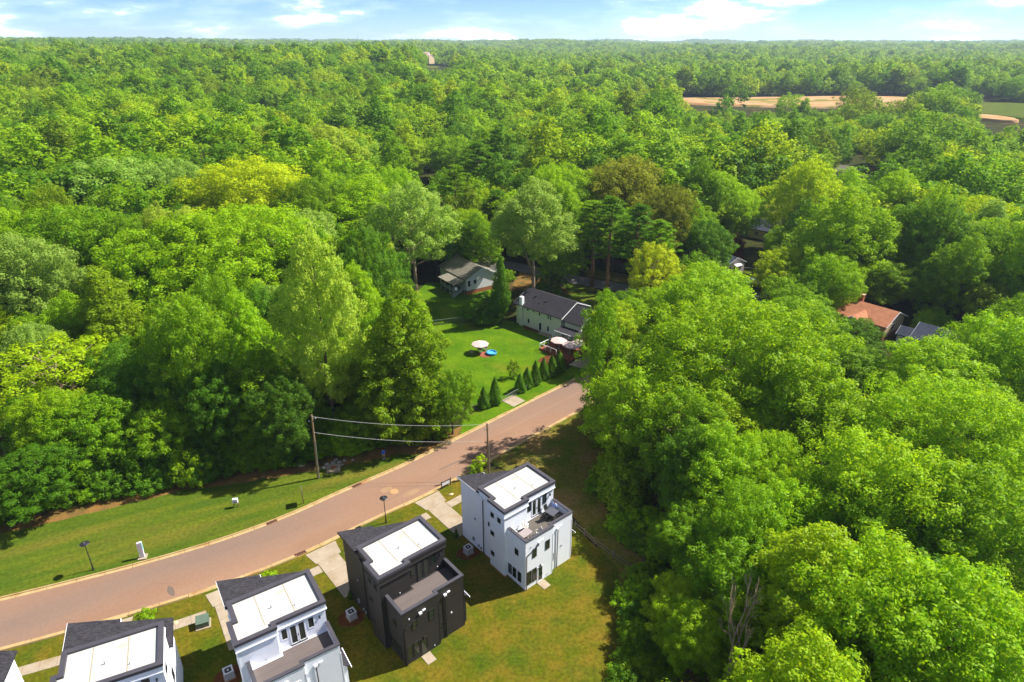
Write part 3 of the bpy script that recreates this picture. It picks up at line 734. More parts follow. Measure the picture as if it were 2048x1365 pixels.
def ttable(u, v, rz, lx, ly, m_, leg_m, label, corner=0.0):
    R = empty('terrace_table', tloc(u, v), rad(40) + rz, label=label, cat='table')
    c = corner
    MB().prism([(-lx + c, -ly), (lx - c, -ly), (lx, -ly + c), (lx, ly - c), (lx - c, ly), (-lx + c, ly), (-lx, ly - c), (-lx, -ly + c)], 0.68, 0.74).build('tabletop', M[m_], R)
    for sx in (-lx + 0.15, lx - 0.15):
        for sy in (-ly + 0.15, ly - 0.15): MB().box(sx - 0.03, sx + 0.03, sy - 0.03, sy + 0.03, 0, 0.68).build('leg', M[leg_m], R)
ttable(1.15, 1.4, 0.1, 0.75, 0.5, 'table_pink', 'chair_white', 'pale coffee table among white chairs on the white house terrace', 0.12)
chair(2.05, 2.35, 0.35, 'chair_white', 'pale chair beside the third-floor wall on the white house terrace')
chair(2.55, 0.75, -1.9, 'chair_white', 'pale chair with its back to the notch in the white house parapet')
chair(0.5, 2.45, 1.2, 'chair_white', 'pale chair in the left corner of the white house terrace')
chair(0.6, 0.55, 2.6, 'chair_white', 'pale chair in the rear corner of the white house terrace')
ttable(5.95, 2.15, 0.15, 0.62, 0.62, 'slate_table', 'black', 'square slate-grey table at the shaded end of the white house terrace')
chair(5.95, 2.95, 0.1, 'black', 'black chair between grey terrace table and terrace wall', 'black')
chair(5.9, 1.3, 3.2, 'black', 'black chair on the parapet side of the grey terrace table', 'black')
chair(5.05, 2.2, 1.6, 'black', 'black chair on the door side of the grey terrace table', 'black')

# outdoor air conditioners, one beside each house
def ac_unit(i, u, v, label):
    x, y = loc(i, u, v)
    R = empty('air_conditioner', (x, y, 0), rad(HF[i][1]), label=label, cat='air conditioner', group='air conditioners beside the houses')
    MB().box(-0.52, 0.52, -0.52, 0.52, 0, 0.08).build('pad', M['concrete'], R)
    MB().box(-0.42, 0.42, -0.42, 0.42, 0.081, 0.9).build('casing', M['steel'], R)
    s = MB()
    for k in range(9):
        zz = 0.16 + k * 0.08
        s.box(-0.44, 0.44, -0.44, 0.44, zz, zz + 0.02)
    s.build('louvre', M['silver'], R)
    t = MB(); ring(t, [(-0.42, -0.42), (0.42, -0.42), (0.42, 0.42), (-0.42, 0.42)], -0.10, 0.035, 0.901, 0.96); t.build('top_rim', M['silver'], R)
    MB().cyl(0, 0, 0.9, 0.925, 0.33, n=20).build('fan_grille', M['black'], R)
    MB().cyl(0, 0, 0.926, 0.96, 0.09, n=10).build('fan_hub', M['silver'], R)
    c = blob(x, y, 1.5, 1.15, 0.4, i * 2.0 + 1)
    patch('bare_soil', c, 'mulch', 0.0225, 0)
ac_unit(0, -1.35, 9.0, 'grey air conditioner on reddish soil left of the smooth white house')
ac_unit(1, -1.35, 9.0, 'grey air conditioner against the charcoal house')
ac_unit(2, -1.35, 8.9, 'grey air conditioner left of the lap-sided white house')
# ------------------------------------------------------------------ street things
def street_lamp(x, y, label):
    R = empty('street_lamp', (x, y, 0), label=label, cat='street lamp', group='street lamps')
    MB().cyl(0, 0, 0, 0.14, 0.16, 0.13, 12).build('base', M['black'], R)
    MB().cyl(0, 0, 0.141, 0.9, 0.085, 0.075, 10).build('pole_sleeve', M['black'], R)
    MB().cyl(0, 0, 0.901, 3.62, 0.06, 0.045, 10).build('pole', M['black'], R)
    hd = MB().lathe(0, 0, [(0.05, 3.62), (0.09, 3.66), (0.09, 3.72), (0.05, 3.76), (0.2, 3.80), (0.50, 3.92), (0.52, 3.96), (0.46, 4.0), (0.12, 4.09), (0.0, 4.1)], 20).build('lamp_head', M['black'], R)
    MB().cyl(0, 0, 4.09, 4.15, 0.05, 0.03, 8).build('finial', M['silver'], hd)
street_lamp(-49.4, 59.2, 'black street lamp on the lawn left of the white sign board')
street_lamp(-16.3, 67.5, 'black street lamp on the strip behind the charcoal house')

def utility_pole(x, y, h, lean, label):
    R = empty('utility_pole', (x, y, 0), label=label, cat='utility pole', group='wooden utility poles by the street')
    MB().tube([(0, 0, -0.3), (lean[0] * 0.5, lean[1] * 0.5, h * 0.5), (lean[0], lean[1], h)], [0.17, 0.15, 0.115], 10).build('pole', M['wood'], R)
    b = MB(); b.tube([(lean[0], lean[1], h - 1.0), (lean[0] - 0.45, lean[1] - 0.1, h - 1.0)], 0.025, 5); b.tube([(lean[0], lean[1], h - 0.6), (lean[0] + 0.45, lean[1] + 0.1, h - 0.6)], 0.025, 5)
    b.build('bracket', M['steel'], R)
    for dx, z in ((-0.45, h - 1.0), (0.45, h - 0.6)):
        MB().lathe(lean[0] + dx, lean[1] + dx * 0.22, [(0.0, z - 0.02), (0.07, z), (0.05, z + 0.06), (0.08, z + 0.09), (0.05, z + 0.16), (0.0, z + 0.18)], 8).build('insulator', M['silver'], R)
    MB().tube([(0.16, -0.06, 0.0), (lean[0] * 0.6 + 0.15, lean[1] * 0.6 - 0.06, h * 0.6)], 0.035, 5).build('conduit', M['chainlink'], R)
P1, P2 = (-27.6, 77.0), (-3.3, 77.9)
utility_pole(*P1, 10.3, (0.25, 0.3), 'wooden utility pole standing on the verge before the woods')
utility_pole(*P2, 8.6, (-0.15, 0.0), 'wooden utility pole behind the smooth white house, south of the street')
def wire(a, b, sag, label):
    a, b = Vector(a), Vector(b); pts = []
    for k in range(25):
        t = k / 24; p = a.lerp(b, t); p.z -= sag * 4 * t * (1 - t); pts.append(tuple(p))
    tag(MB().tube(pts, 0.022, 5).build('power_line', M['cable']), label=label, cat='cable', group='cables between the poles')
wire((P1[0] + 0.25, P1[1] + 0.2, 10.1), (P2[0] - 0.15, P2[1], 8.45), 0.75, 'upper sagging cable between the two utility poles')
wire((P1[0] + 0.2, P1[1] + 0.15, 7.6), (P2[0] - 0.1, P2[1], 5.7), 0.7, 'lower sagging cable between the two utility poles')

# white upright sign standing on a concrete base
R = empty('sign_board', (-44.6, 61.25, 0), rad(14), label='tall white upright sign on a concrete base beside the street', cat='sign'); R.scale = (0.8, 0.8, 0.86)
MB().box(-0.6, 0.6, -0.6, 0.6, 0, 0.16).build('base', M['concrete'], R)
MB().box(-0.3, 0.3, -0.14, 0.14, 0.161, 1.2).build('plinth', M['lilac_wall'], R)
MB().add([(-0.34, -0.18, 1.202), (0.34, -0.18, 1.202), (0.34, 0.18, 1.202), (-0.34, 0.18, 1.202), (-0.34, -0.18, 2.6), (0.34, -0.18, 2.75), (0.34, 0.18, 2.75), (-0.34, 0.18, 2.6)],
         [(3, 2, 1, 0), (4, 5, 6, 7), (0, 1, 5, 4), (1, 2, 6, 5), (2, 3, 7, 6), (3, 0, 4, 7)]).build('panel', M['lilac_wall'], R)
MB().box(0.342, 0.37, -0.15, 0.15, 1.4, 2.6).build('teal_face', M['teal'], R)
# little white box on two legs
R = empty('mail_box', (-36.9, 70.7, 0), rad(8), label='small white box on two dark legs on the verge', cat='box')
MB().box(-0.32, 0.32, -0.2, 0.2, 0.72, 1.32).build('box', M['lilac_wall'], R)
MB().box(-0.2, 0.2, -0.215, -0.201, 0.8, 0.98).build('slot', M['steel'], R)
for sx in (-0.27, 0.27): MB().box(sx - 0.04, sx + 0.04, -0.05, 0.05, 0, 0.719).build('leg', M['rust'], R)
# board seen edge-on
R = empty('sign_board', (-28.1, 71.4, 0), rad(110), label='wooden board on a post seen edge-on beside the kerb', cat='sign')
MB().box(-0.05, 0.05, -0.05, 0.05, 0, 1.1).build('post', M['rust'], R)
MB().box(-0.6, 0.6, -0.04, 0.04, 1.0, 2.5).build('board', M['rail_wood'], R)
# framed sign by the white house's drive
R = empty('yard_sign', (-9.2, 75.0, 0), rad(41), label='small white sign in a black frame on the grass by the kerb', cat='sign')
for sx in (-0.75, 0.75): MB().box(sx - 0.05, sx + 0.05, -0.05, 0.05, 0, 1.22).build('post', M['black'], R)
MB().box(-0.699, 0.699, -0.03, 0.03, 0.98, 1.08).build('rail', M['black'], R)
MB().box(-0.699, 0.699, -0.03, 0.03, 0.32, 0.42).build('rail', M['black'], R)
MB().box(-0.68, 0.68, -0.015, 0.015, 0.421, 0.979).build('panel', M['lilac_wall'], R)
# green transformer
R = empty('transformer_box', (-33.0, 51.2, 0), rad(22), label='green steel utility cabinet on the grass behind the sidewalk', cat='cabinet')
MB().box(-0.75, 0.75, -0.7, 0.7, 0, 0.1).build('pad', M['concrete'], R)
MB().add([(-0.6, -0.5, 0.101), (0.6, -0.5, 0.101), (0.6, 0.5, 0.101), (-0.6, 0.5, 0.101), (-0.6, -0.5, 0.72), (0.6, -0.5, 0.72), (0.6, 0.5, 0.9), (-0.6, 0.5, 0.9)],
         [(3, 2, 1, 0), (4, 5, 6, 7), (0, 1, 5, 4), (1, 2, 6, 5), (2, 3, 7, 6), (3, 0, 4, 7)]).build('cabinet', M['green_steel'], R)
MB().add([(-0.66, -0.56, 0.725), (0.66, -0.56, 0.725), (0.66, 0.54, 0.925), (-0.66, 0.54, 0.925), (-0.66, -0.56, 0.775), (0.66, -0.56, 0.775), (0.66, 0.54, 0.975), (-0.66, 0.54, 0.975)],
         [(3, 2, 1, 0), (4, 5, 6, 7), (0, 1, 5, 4), (1, 2, 6, 5), (2, 3, 7, 6), (3, 0, 4, 7)]).build('lid', M['green_steel'], R)
# drain inlets, manholes
def inlet(line, s, x, label):
    i = min(range(len(line)), key=lambda k: abs(line[k].x - x)); p = line[i]
    t = (line[i + 1] - line[i - 1]).normalized(); nn = Vector((-t.y, t.x)) * s
    c = p + nn * 0.25; R = empty('drain_inlet', (c.x, c.y, 0.045), math.atan2(t.y, t.x), label=label, cat='drain', group='rusty kerb drains')
    MB().box(-0.7, 0.7, -0.3, 0.3, 0, 0.02).build('frame', M['rust'], R)
    for k in range(5): MB().box(-0.62 + k * 0.26, -0.44 + k * 0.26, -0.22, 0.22, 0.021, 0.04).build('bar', M['black'], R)
    MB().box(-0.75, 0.75, s * 0.31 - 0.02, s * 0.31 + 0.02, 0.0, 0.16).build('back_plate', M['rust'], R)
inlet(NORTH, 1, -30.9, 'rusty drain in the north kerb below the wooden board')
inlet(NORTH, 1, -21.5, 'rusty drain in the north kerb opposite the street lamp')
inlet(SOUTH, -1, -26.0, 'rusty drain in the south kerb by the lap-sided house drive')
def manhole(x, y, z, r, m_, label):
    R = empty('manhole_cover', (x, y, z), label=label, cat='manhole cover')
    MB().cyl(0, 0, 0, 0.012, r * 1.25, n=24).build('ring', M['patch'], R)
    MB().cyl(0, 0, 0.013, 0.03, r, n=24).build('lid', M[m_], R)
manhole(-16.3, 73.9, 0.036, 0.55, 'rust_light', 'sandy round manhole cover in the street by the lamp')
R = empty('manhole_chamber', (-26.0, 79.2, 0), rad(12), label='square concrete manhole with rusty lid on the verge near the pole', cat='manhole cover')
MB().box(-0.95, 0.95, -0.95, 0.95, 0, 0.24).build('slab', M['concrete'], R)
MB().cyl(0, 0, 0.241, 0.29, 0.46, n=24).build('lid', M['rust'], R)
# loose rocks
def rock(x, y, s, m_, label, grp, seed):
    import bmesh
    bm = bmesh.new(); bmesh.ops.create_icosphere(bm, subdivisions=2, radius=1)
    for v in bm.verts:
        q = v.co.copy(); k = 1 + 0.35 * mnoise.noise(q * 1.3 + Vector((seed, 0, 0))); v.co = Vector((q.x * s * k * 1.2, q.y * s * k * 0.9, max(-0.1 * s, q.z * s * 0.55 * k)))
    me = bpy.data.meshes.new('rock'); bm.to_mesh(me); bm.free(); me.materials.append(M[m_])
    o = bpy.data.objects.new('rock', me); COL.objects.link(o); o.location = (x, y, 0.05 * s); o.rotation_euler = (0, 0, seed); tag(o, label, 'rock', grp)
grp = 'grey rocks by the square manhole'
for k, (x, y, s) in enumerate([(-27.2, 80.3, 0.55), (-26.4, 80.6, 0.6), (-25.6, 80.9, 0.5), (-24.9, 81.3, 0.42), (-25.0, 80.3, 0.4), (-27.5, 79.5, 0.5), (-26.2, 81.5, 0.45), (-23.7, 81.5, 0.35)]):
    rock(x, y, s * 0.62, 'stone', 'grey rock %s by the square manhole on the verge' % ('left of the pile', 'at the pile centre', 'behind the pile centre', 'at the far right of the pile', 'in front right of the pile', 'front left of the pile', 'rearmost of the pile', 'lying apart, rightmost')[k], grp, k * 1.7)
rock(-31.0, 80.2, 0.5, 'sandstone', 'tan rock left of the utility pole at the wood edge', 'lone rocks', 3.3)
for k, (i, u, v, where) in enumerate([(0, 3.6, 19.6, 'beside the framed sign'), (2, 4.2, 18.7, 'on the strip behind the lap-sided house'), (3, 6.8, 18.0, 'by the sapling behind the bottom house'), (3, -2.6, 17.6, 'on the strip at the far left')]):
    rock(*loc(i, u, v), 0.28, 'sandstone', 'small tan rock ' + where, 'small rocks along the street strip', 7 + k)

# ------------------------------------------------------------------ people
def skin_person(name, joints, edges, radii, mats, label, origin, rz, parts):
    """one continuous skinned body; clothing colours by height bands are separate child garments"""
    R = empty(name, origin, rz, label=label, cat='person')
    me = bpy.data.meshes.new('body'); me.from_pydata(joints, edges, [])
    o = bpy.data.objects.new('body', me); COL.objects.link(o); o.parent = R
    sk_ = o.modifiers.new('skin', 'SKIN'); sub = o.modifiers.new('sub', 'SUBSURF'); sub.levels = 2; sub.render_levels = 2
    for i, r in enumerate(radii): me.skin_vertices[0].data[i].radius = (r, r)
    me.skin_vertices[0].data[0].use_root = True
    me.materials.append(M['skin'])
    for nm, mb, m_ in parts: mb.build(nm, M[m_], R, smooth=True)
    return R
def torso(prof, n=14, depth=0.62, cx=0.0, cy=0.0):
    mb = MB(); b = 0
    for z, r, dx, dy in prof:
        mb.v += [(cx + dx + r * math.cos(2 * PI * k / n), cy + dy + r * depth * math.sin(2 * PI * k / n), z) for k in range(n)]
    for i in range(len(prof) - 1):
        for k in range(n): mb.f.append((i * n + k, i * n + (k + 1) % n, (i + 1) * n + (k + 1) % n, (i + 1) * n + k))
    mb.f.append(tuple(range(n - 1, -1, -1))); m_ = (len(prof) - 1) * n; mb.f.append(tuple(m_ + k for k in range(n)))
    return mb
J = [(0, 0, 0.95), (0, 0, 1.15), (0, 0, 1.40), (0, 0, 1.50), (0, -0.01, 1.58), (0, -0.02, 1.68), (0, -0.01, 1.76),
     (0.10, 0, 0.90), (0.12, -0.02, 0.50), (0.12, 0.02, 0.09), (0.13, -0.14, 0.04), (-0.10, 0, 0.90), (-0.12, 0.02, 0.50), (-0.13, 0.05, 0.09), (-0.14, -0.11, 0.04),
     (0.19, 0, 1.42), (0.26, 0.03, 1.15), (0.20, -0.16, 0.98), (0.15, -0.24, 0.97), (-0.19, 0, 1.42), (-0.27, 0.03, 1.15), (-0.26, -0.08, 0.92), (-0.25, -0.13, 0.84),
     (0.11, -0.30, 0.98), (0.13, -0.31, 0.96), (-0.24, -0.15, 0.77), (-0.22, -0.17, 0.78)]
EG = [(0, 1), (1, 2), (2, 3), (3, 4), (4, 5), (5, 6), (0, 7), (7, 8), (8, 9), (9, 10), (0, 11), (11, 12), (12, 13), (13, 14), (2, 15), (15, 16), (16, 17), (17, 18), (2, 19), (19, 20), (20, 21), (21, 22), (18, 23), (18, 24), (22, 25), (22, 26)]
RD = [0.13, 0.12, 0.12, 0.055, 0.075, 0.095, 0.06, 0.085, 0.058, 0.04, 0.035, 0.085, 0.058, 0.04, 0.035, 0.06, 0.045, 0.034, 0.032, 0.06, 0.045, 0.034, 0.032, 0.011, 0.011, 0.011, 0.011]
shirt = torso([(0.90, 0.195, 0, 0), (1.02, 0.19, 0, 0), (1.2, 0.195, 0, 0), (1.36, 0.215, 0, 0), (1.44, 0.18, 0, 0), (1.50, 0.08, 0, 0)])
for s in (1, -1): shirt.tube([(s * 0.17, 0, 1.42), (s * 0.235, 0.015, 1.30), (s * 0.262, 0.03, 1.17)], [0.088, 0.085, 0.08], 10)
short = torso([(0.78, 0.19, 0, 0), (0.9, 0.188, 0, 0), (0.98, 0.178, 0, 0)])
for s in (1, -1): short.tube([(s * 0.10, 0, 0.88), (s * 0.115, -0.01, 0.70), (s * 0.12, -0.01, 0.52)], [0.112, 0.108, 0.102], 10)
hair = MB().lathe(0, 0.0, [(0.0, 1.80), (0.06, 1.79), (0.105, 1.74), (0.112, 1.68), (0.095, 1.64)], 12)
shoe = MB()
for s, y in ((1, -0.06), (-1, -0.03)): shoe.box(s * 0.13 - 0.05, s * 0.13 + 0.05, y - 0.14, y + 0.12, 0.0, 0.085)
skin_person('person', J, EG, RD, None, 'person in royal blue shirt and khaki shorts standing at the wood edge', (-19.1, 81.75, 0.02), 0.35,
            [('shirt', shirt, 'blue_shirt'), ('shorts', short, 'khaki'), ('hair', hair, 'hair'), ('shoes', shoe, 'white_trim')])
# seated on the terrace, leaning on the parapet
J2 = [(0, 0, 0.50), (0, 0.0, 0.70), (0, 0.03, 0.95), (0, 0.02, 1.05), (0, 0.0, 1.12), (0, -0.02, 1.22), (0, -0.01, 1.30),
      (0.10, -0.05, 0.50), (0.13, -0.44, 0.50), (0.13, -0.44, 0.10), (0.13, -0.58, 0.04), (-0.10, -0.05, 0.50), (-0.13, -0.44, 0.50), (-0.13, -0.42, 0.10), (-0.13, -0.57, 0.04),
      (0.19, 0.03, 0.96), (0.28, 0.0, 0.72), (0.20, -0.22, 0.62), (0.16, -0.30, 0.61), (-0.19, 0.03, 0.96), (-0.28, 0.0, 0.72), (-0.20, -0.22, 0.62), (-0.16, -0.30, 0.61),
      (0.12, -0.36, 0.60), (0.15, -0.37, 0.59), (-0.12, -0.36, 0.60), (-0.15, -0.37, 0.59)]
sh2 = torso([(0.46, 0.19, 0, 0.0), (0.6, 0.185, 0, 0.0), (0.8, 0.2, 0, 0.02), (0.92, 0.21, 0, 0.03), (1.0, 0.17, 0, 0.03), (1.05, 0.07, 0, 0.02)])
for s in (1, -1): sh2.tube([(s * 0.17, 0.03, 0.97), (s * 0.25, 0.01, 0.84), (s * 0.28, 0.0, 0.72), (s * 0.23, -0.14, 0.66)], [0.085, 0.08, 0.072, 0.065], 10)
tr2 = MB()
for s in (1, -1): tr2.tube([(s * 0.09, 0.0, 0.5), (s * 0.13, -0.42, 0.51), (s * 0.13, -0.45, 0.42), (s * 0.13, -0.44, 0.12)], [0.115, 0.09, 0.082, 0.07], 10)
hair2 = MB().lathe(0, -0.01, [(0.0, 1.35), (0.06, 1.34), (0.105, 1.29), (0.112, 1.22), (0.10, 1.16)], 12)
skin_person('person', J2, EG, RD, None, 'dark-haired person in pale blue seated by the white house parapet', (*loc(0, 6.95, 2.75), 6.07), rad(40) - PI / 2,
            [('shirt', sh2, 'pale_blue_shirt'), ('trousers', tr2, 'pale_blue_shirt'), ('hair', hair2, 'hair')])
st_ = empty('stool', (*loc(0, 6.97, 2.76), 6.061), rad(40), label='low pale stool under the seated person on the terrace', cat='stool')
MB().box(-0.19, 0.19, -0.19, 0.19, 0.36, 0.40).build('seat', M['chair_white'], st_)
for sx in (-0.15, 0.15):
    for sy in (-0.15, 0.15): MB().box(sx - 0.02, sx + 0.02, sy - 0.02, sy + 0.02, 0, 0.36).build('leg', M['chair_white'], st_)

# ------------------------------------------------------------------ fences
def rail_fence(pts, label, h=1.15):
    R = empty('rail_fence', (*pts[0], 0), label=label, cat='fence')
    o = Vector(pts[0])
    for a, b in zip(pts[:-1], pts[1:]):
        a, b = Vector(a) - o, Vector(b) - o; L = (b - a).length; n = max(1, round(L / 2.4)); t = (b - a) / n; ang = math.atan2(t.y, t.x)
        for k in range(n + 1):
            p = a + t * k
            if k < n or b == Vector(pts[-1]) - o: MB().box(-0.07, 0.07, -0.07, 0.07, 0, h + 0.1).build('post', M['rail_wood'], R, (p.x, p.y, 0), ang + 0.1 * (k % 3))
            if k < n:
                for z in (0.45, 0.95):
                    q = p + t * 0.5; MB().box(-t.length / 2 + 0.08, t.length / 2 - 0.08, -0.025, 0.025, z - 0.06, z + 0.06).build('rail', M['rail_wood'], R, (q.x, q.y, 0), ang)
rail_fence([(8.1, 66.4), (10.2, 63.4), (12.2, 61.0), (14.4, 58.4)], 'weathered two-rail wooden fence right of the smooth white house')
rail_fence([(14.6, 58.7), (16.6, 61.4), (18.4, 64)], 'short wooden fence turning back under the trees')

def chain_fence(pts, h, label, bay=3.0):
    o = Vector(pts[0]); R = empty('chain_link_fence', (*pts[0], 0), label=label, cat='fence', group='chain-link fences')
    mesh = MB()
    for a, b in zip(pts[:-1], pts[1:]):
        a, b = Vector(a) - o, Vector(b) - o; L = (b - a).length; n = max(1, round(L / bay)); t = (b - a) / n
        for k in range(n + 1):
            p = a + t * k
            if k < n or (b + o) == Vector(pts[-1]): MB().cyl(p.x, p.y, 0, h + 0.06, 0.035, n=8).build('post', M['chainlink'], R)
        MB().tube([(a.x, a.y, h), (b.x, b.y, h)], 0.03, 6).build('top_rail', M['chainlink'], R)
        m_ = int(L / 0.22)
        for k in range(m_):
            p = a + (b - a) * (k / m_); q = a + (b - a) * min(1, (k + h / 0.22) / m_); f = (q - p).length / h
            hh_ = h if (k + h / 0.22) <= m_ else h * (m_ - k) / (h / 0.22)
            mesh.tube([(p.x, p.y, 0.05), (q.x, q.y, hh_)], 0.006, 3, caps=False)
            mesh.tube([(q.x, q.y, 0.05), (p.x, p.y, hh_)], 0.006, 3, caps=False)
    w_ = mesh.build('wire_mesh', M['chainlink'], R); w_['kind'] = 'stuff'
chain_fence([(-21.3, 130.6), (-15.5, 132.4), (-8.5, 134.6), (-3.2, 136.2)], 1.2, 'low chain-link fence between the two back lawns')
chain_fence([(-8.8, 94.2), (-4.0, 97.2), (-1.6, 98.4)], 1.1, 'short chain-link fence at the foot of two conical evergreens')
chain_fence([(-1.2, 98.8), (0.7, 100.9), (2.6, 102.5)], 1.1, 'chain-link gate panel behind the driveway apron')
chain_fence([(20.0, 176.5), (31, 169.5), (46, 160.5)], 3.2, 'tall chain-link fence beyond the cross street', 4.0)

# ------------------------------------------------------------------ neighbouring houses
def gable(R, L, W, z0, eave, ridge, wall_m, roof_m, over=0.45, x0=0.0, y0=0.0, axis='x', name=''):
    """gabled volume: walls with gable ends and two roof slopes; ridge along the local axis"""
    def P(a, b, z): return (x0 + a, y0 + b, z) if axis == 'x' else (x0 + b, y0 + a, z)
    w = MB()
    pts = [P(0, 0, z0), P(L, 0, z0), P(L, W, z0), P(0, W, z0), P(0, 0, eave), P(L, 0, eave), P(L, W, eave), P(0, W, eave), P(0, W / 2, ridge - 0.02), P(L, W / 2, ridge - 0.02)]
    w.add(pts, [(0, 1, 5, 4), (1, 2, 6, 9, 5), (2, 3, 7, 6), (3, 0, 4, 8, 7), (4, 5, 9, 8), (7, 8, 9, 6)])
    w.build(name + 'wall', M[wall_m], R)
    sl = (ridge - eave) / (W / 2); t = 0.16
    for s in (0, 1):
        r = MB()
        e, c = (-over, W / 2) if s == 0 else (W + over, W / 2)
        ze = eave - sl * over + 0.02; zr = ridge + 0.02
        a = [P(-over, e, ze), P(L + over, e, ze), P(L + over, c, zr), P(-over, c, zr)]
        b = [(x, y, z + t) for x, y, z in a]
        r.add(a + b, [(0, 1, 2, 3), (7, 6, 5, 4), (0, 4, 5, 1), (1, 5, 6, 2), (2, 6, 7, 3), (3, 7, 4, 0)])
        rf = r.build('roof', M[roof_m], R)
        f = MB()
        for q in (-over - 0.04, L + over):
            aa = [P(q, e, ze - 0.06), P(q + 0.04, e, ze - 0.06), P(q + 0.04, c, zr - 0.06), P(q, c, zr - 0.06)]
            bb = [(x, y, z + t + 0.05) for x, y, z in aa]
            f.add(aa + bb, [(0, 1, 2, 3), (7, 6, 5, 4), (0, 4, 5, 1), (1, 5, 6, 2), (2, 6, 7, 3), (3, 7, 4, 0)])
        f.build('fascia', M['white_trim'], rf)
    return R
# --- cream split-level with the dark roof
RA = empty('split_level_house', (1.0, 133.5, 0), rad(-42.5), label='cream two-level house with charcoal gable roof behind the back lawn', cat='house')
gable(RA, 12.4, 9.0, 0, 4.75, 6.75, 'cream', 'shingle', 0.55)
gable(RA, 4.2, 8.0, 0, 4.3, 6.2, 'cream', 'shingle', 0.5, x0=12.98, y0=0.5, name='garage_')
ch = MB().box(1.2, 2.05, -0.55, -0.004, 0, 4.15).build('chimney_breast', M['cream'], RA)
MB().box(1.25, 2.0, -0.5, 0.25, 4.152, 6.6).build('chimney', M['white_trim'], ch)
for a0, a1, z0, z1 in ((3.2, 3.85, 0.9, 2.0), (8.7, 9.3, 0.5, 1.8), (2.9, 3.6, 3.7, 4.25), (6.3, 6.85, 3.5, 4.25), (8.7, 9.2, 3.3, 4.3), (9.35, 9.85, 3.3, 4.3), (4.6, 5.1, 3.75, 4.25)):
    window(RA, 'v', 0.0, a0, a1, z0, z1, -1, 'white_trim')
d_ = window(RA, 'v', 0.0, 6.4, 7.25, 0.05, 2.05, -1, 'white_trim', name='back_door', fw=0.1)
MB().box(6.5, 6.58, -0.1, -0.05, 1.0, 1.1).build('handle', M['black'], d_)
for u_, v_, s_ in ((3.2, 2.7, 0.14), (5.4, 1.2, 0.07), (6.4, 2.2, 0.12)): MB().box(u_ - s_, u_ + s_, v_ - s_, v_ + s_, 4.75 + 0.444 * v_ + 0.05, 4.75 + 0.444 * v_ + 0.5).build('roof_vent', M['black'], RA)
pr_ = MB().box(12.99, 18.5, -3.2, -0.02, 2.9, 3.05).build('porch_roof', M['shingle'], RA)
for u_ in (13.2, 15.0, 16.8, 18.3): MB().box(u_ - 0.06, u_ + 0.06, -3.1, -2.98, 0, 2.899).build('porch_post', M['white_trim'], RA)
MB().tube([(12.9, -3.3, 0.2), (12.9, -3.3, 2.6), (13.3, -3.3, 3.1), (17.5, -3.3, 3.15)], 0.07, 6).build('gutter_pipe', M['white_trim'], RA)
patch('patio', [(6.2, 128.9), (10.3, 125.1), (9.3, 123.9), (5.4, 127.7)], 'concrete', 0.028, 0)
patch('planting_bed', [(2.9, 131.6), (6.1, 128.6), (5.5, 127.6), (2.3, 130.6)], 'mulch', 0.026, 0.3, 0.6, 1)
# deck with white railing
R = empty('garden_deck', (8.0, 117.2, 0), rad(47), label='red-stained garden deck with white rail below the cream house', cat='deck')
MB().box(0, 5.4, -4.6, 3.4, 0.02, 0.42).build('platform', M['brick_red_floor'], R)
for p, q in (((0.05, -0.9), (0.05, 3.35)), ((0.05, 3.35), (5.3, 3.35))):
    d = Vector(q) - Vector(p); n = max(2, round(d.length / 1.4))
    for k in range(n + 1):
        c = Vector(p) + d * (k / n); MB().box(c.x - 0.05, c.x + 0.05, c.y - 0.05, c.y + 0.05, 0.421, 1.4).build('rail_post', M['white_trim'], R)
    MB().tube([(p[0], p[1], 1.42), (q[0], q[1], 1.42)], 0.06, 6).build('handrail', M['white_trim'], R)
def parasol(x, y, z, h, r, label, grp, tilt=0.0):
    R = empty('parasol', (x, y, z), label=label, cat='parasol', group=grp)
    MB().cyl(0, 0, 0, 0.08, 0.3, 0.25, 12).build('base', M['steel'], R)
    MB().cyl(0, 0, 0.081, h, 0.03, n=8).build('pole', M['white_trim'], R)
    n = 8; c = MB(); vs = [(0, 0, h + 0.05)] + [(r * math.cos(2 * PI * k / n), r * math.sin(2 * PI * k / n), h - 0.42) for k in range(n)] + [(r * math.cos(2 * PI * k / n), r * math.sin(2 * PI * k / n), h - 0.56) for k in range(n)]
    c.add(vs, [(0, 1 + k, 1 + (k + 1) % n) for k in range(n)] + [(1 + k, 1 + n + k, 1 + n + (k + 1) % n, 1 + (k + 1) % n) for k in range(n)])
    o = c.build('canopy', M['parasol'], R); o.rotation_euler = (0, tilt, 0.2)
    for k in range(n):
        t = 2 * PI * k / n + 0.2; MB().tube([(0.03 * math.cos(t), 0.03 * math.sin(t), h - 0.02), (r * 0.97 * math.cos(t), r * 0.97 * math.sin(t), h - 0.45)], 0.012, 4).build('rib', M['steel'], R)
parasol(9.4, 119.2, 0.42, 2.3, 1.75, 'pale pink parasol at the far left of the red deck', 'pink deck parasols')
parasol(11.4, 117.0, 0.42, 2.25, 1.75, 'pale pink parasol nearest the street on the red deck', 'pink deck parasols', 0.1)
parasol(13.1, 118.2, 0.42, 2.2, 1.6, 'pale pink parasol at the driveway end of the red deck', 'pink deck parasols')
parasol(-6.35, 118.3, 0.02, 2.3, 1.75, 'white-pink parasol standing alone on the back lawn', 'lawn parasol')
patch('driveway_concrete', [(10.9, 112.8), (13.9, 110.9), (17.5, 116.2), (19, 120.5), (15.8, 120.3), (13.6, 116.2)], 'concrete', 0.030, 0.15, 1.0, 2)
patch('mulch_bed', [(4.8, 114.4), (7.6, 111.6), (10.6, 113.4), (12.4, 115.6), (8.2, 120.6), (6.8, 117.2)], 'mulch', 0.022, 0.4, 0.8, 2)
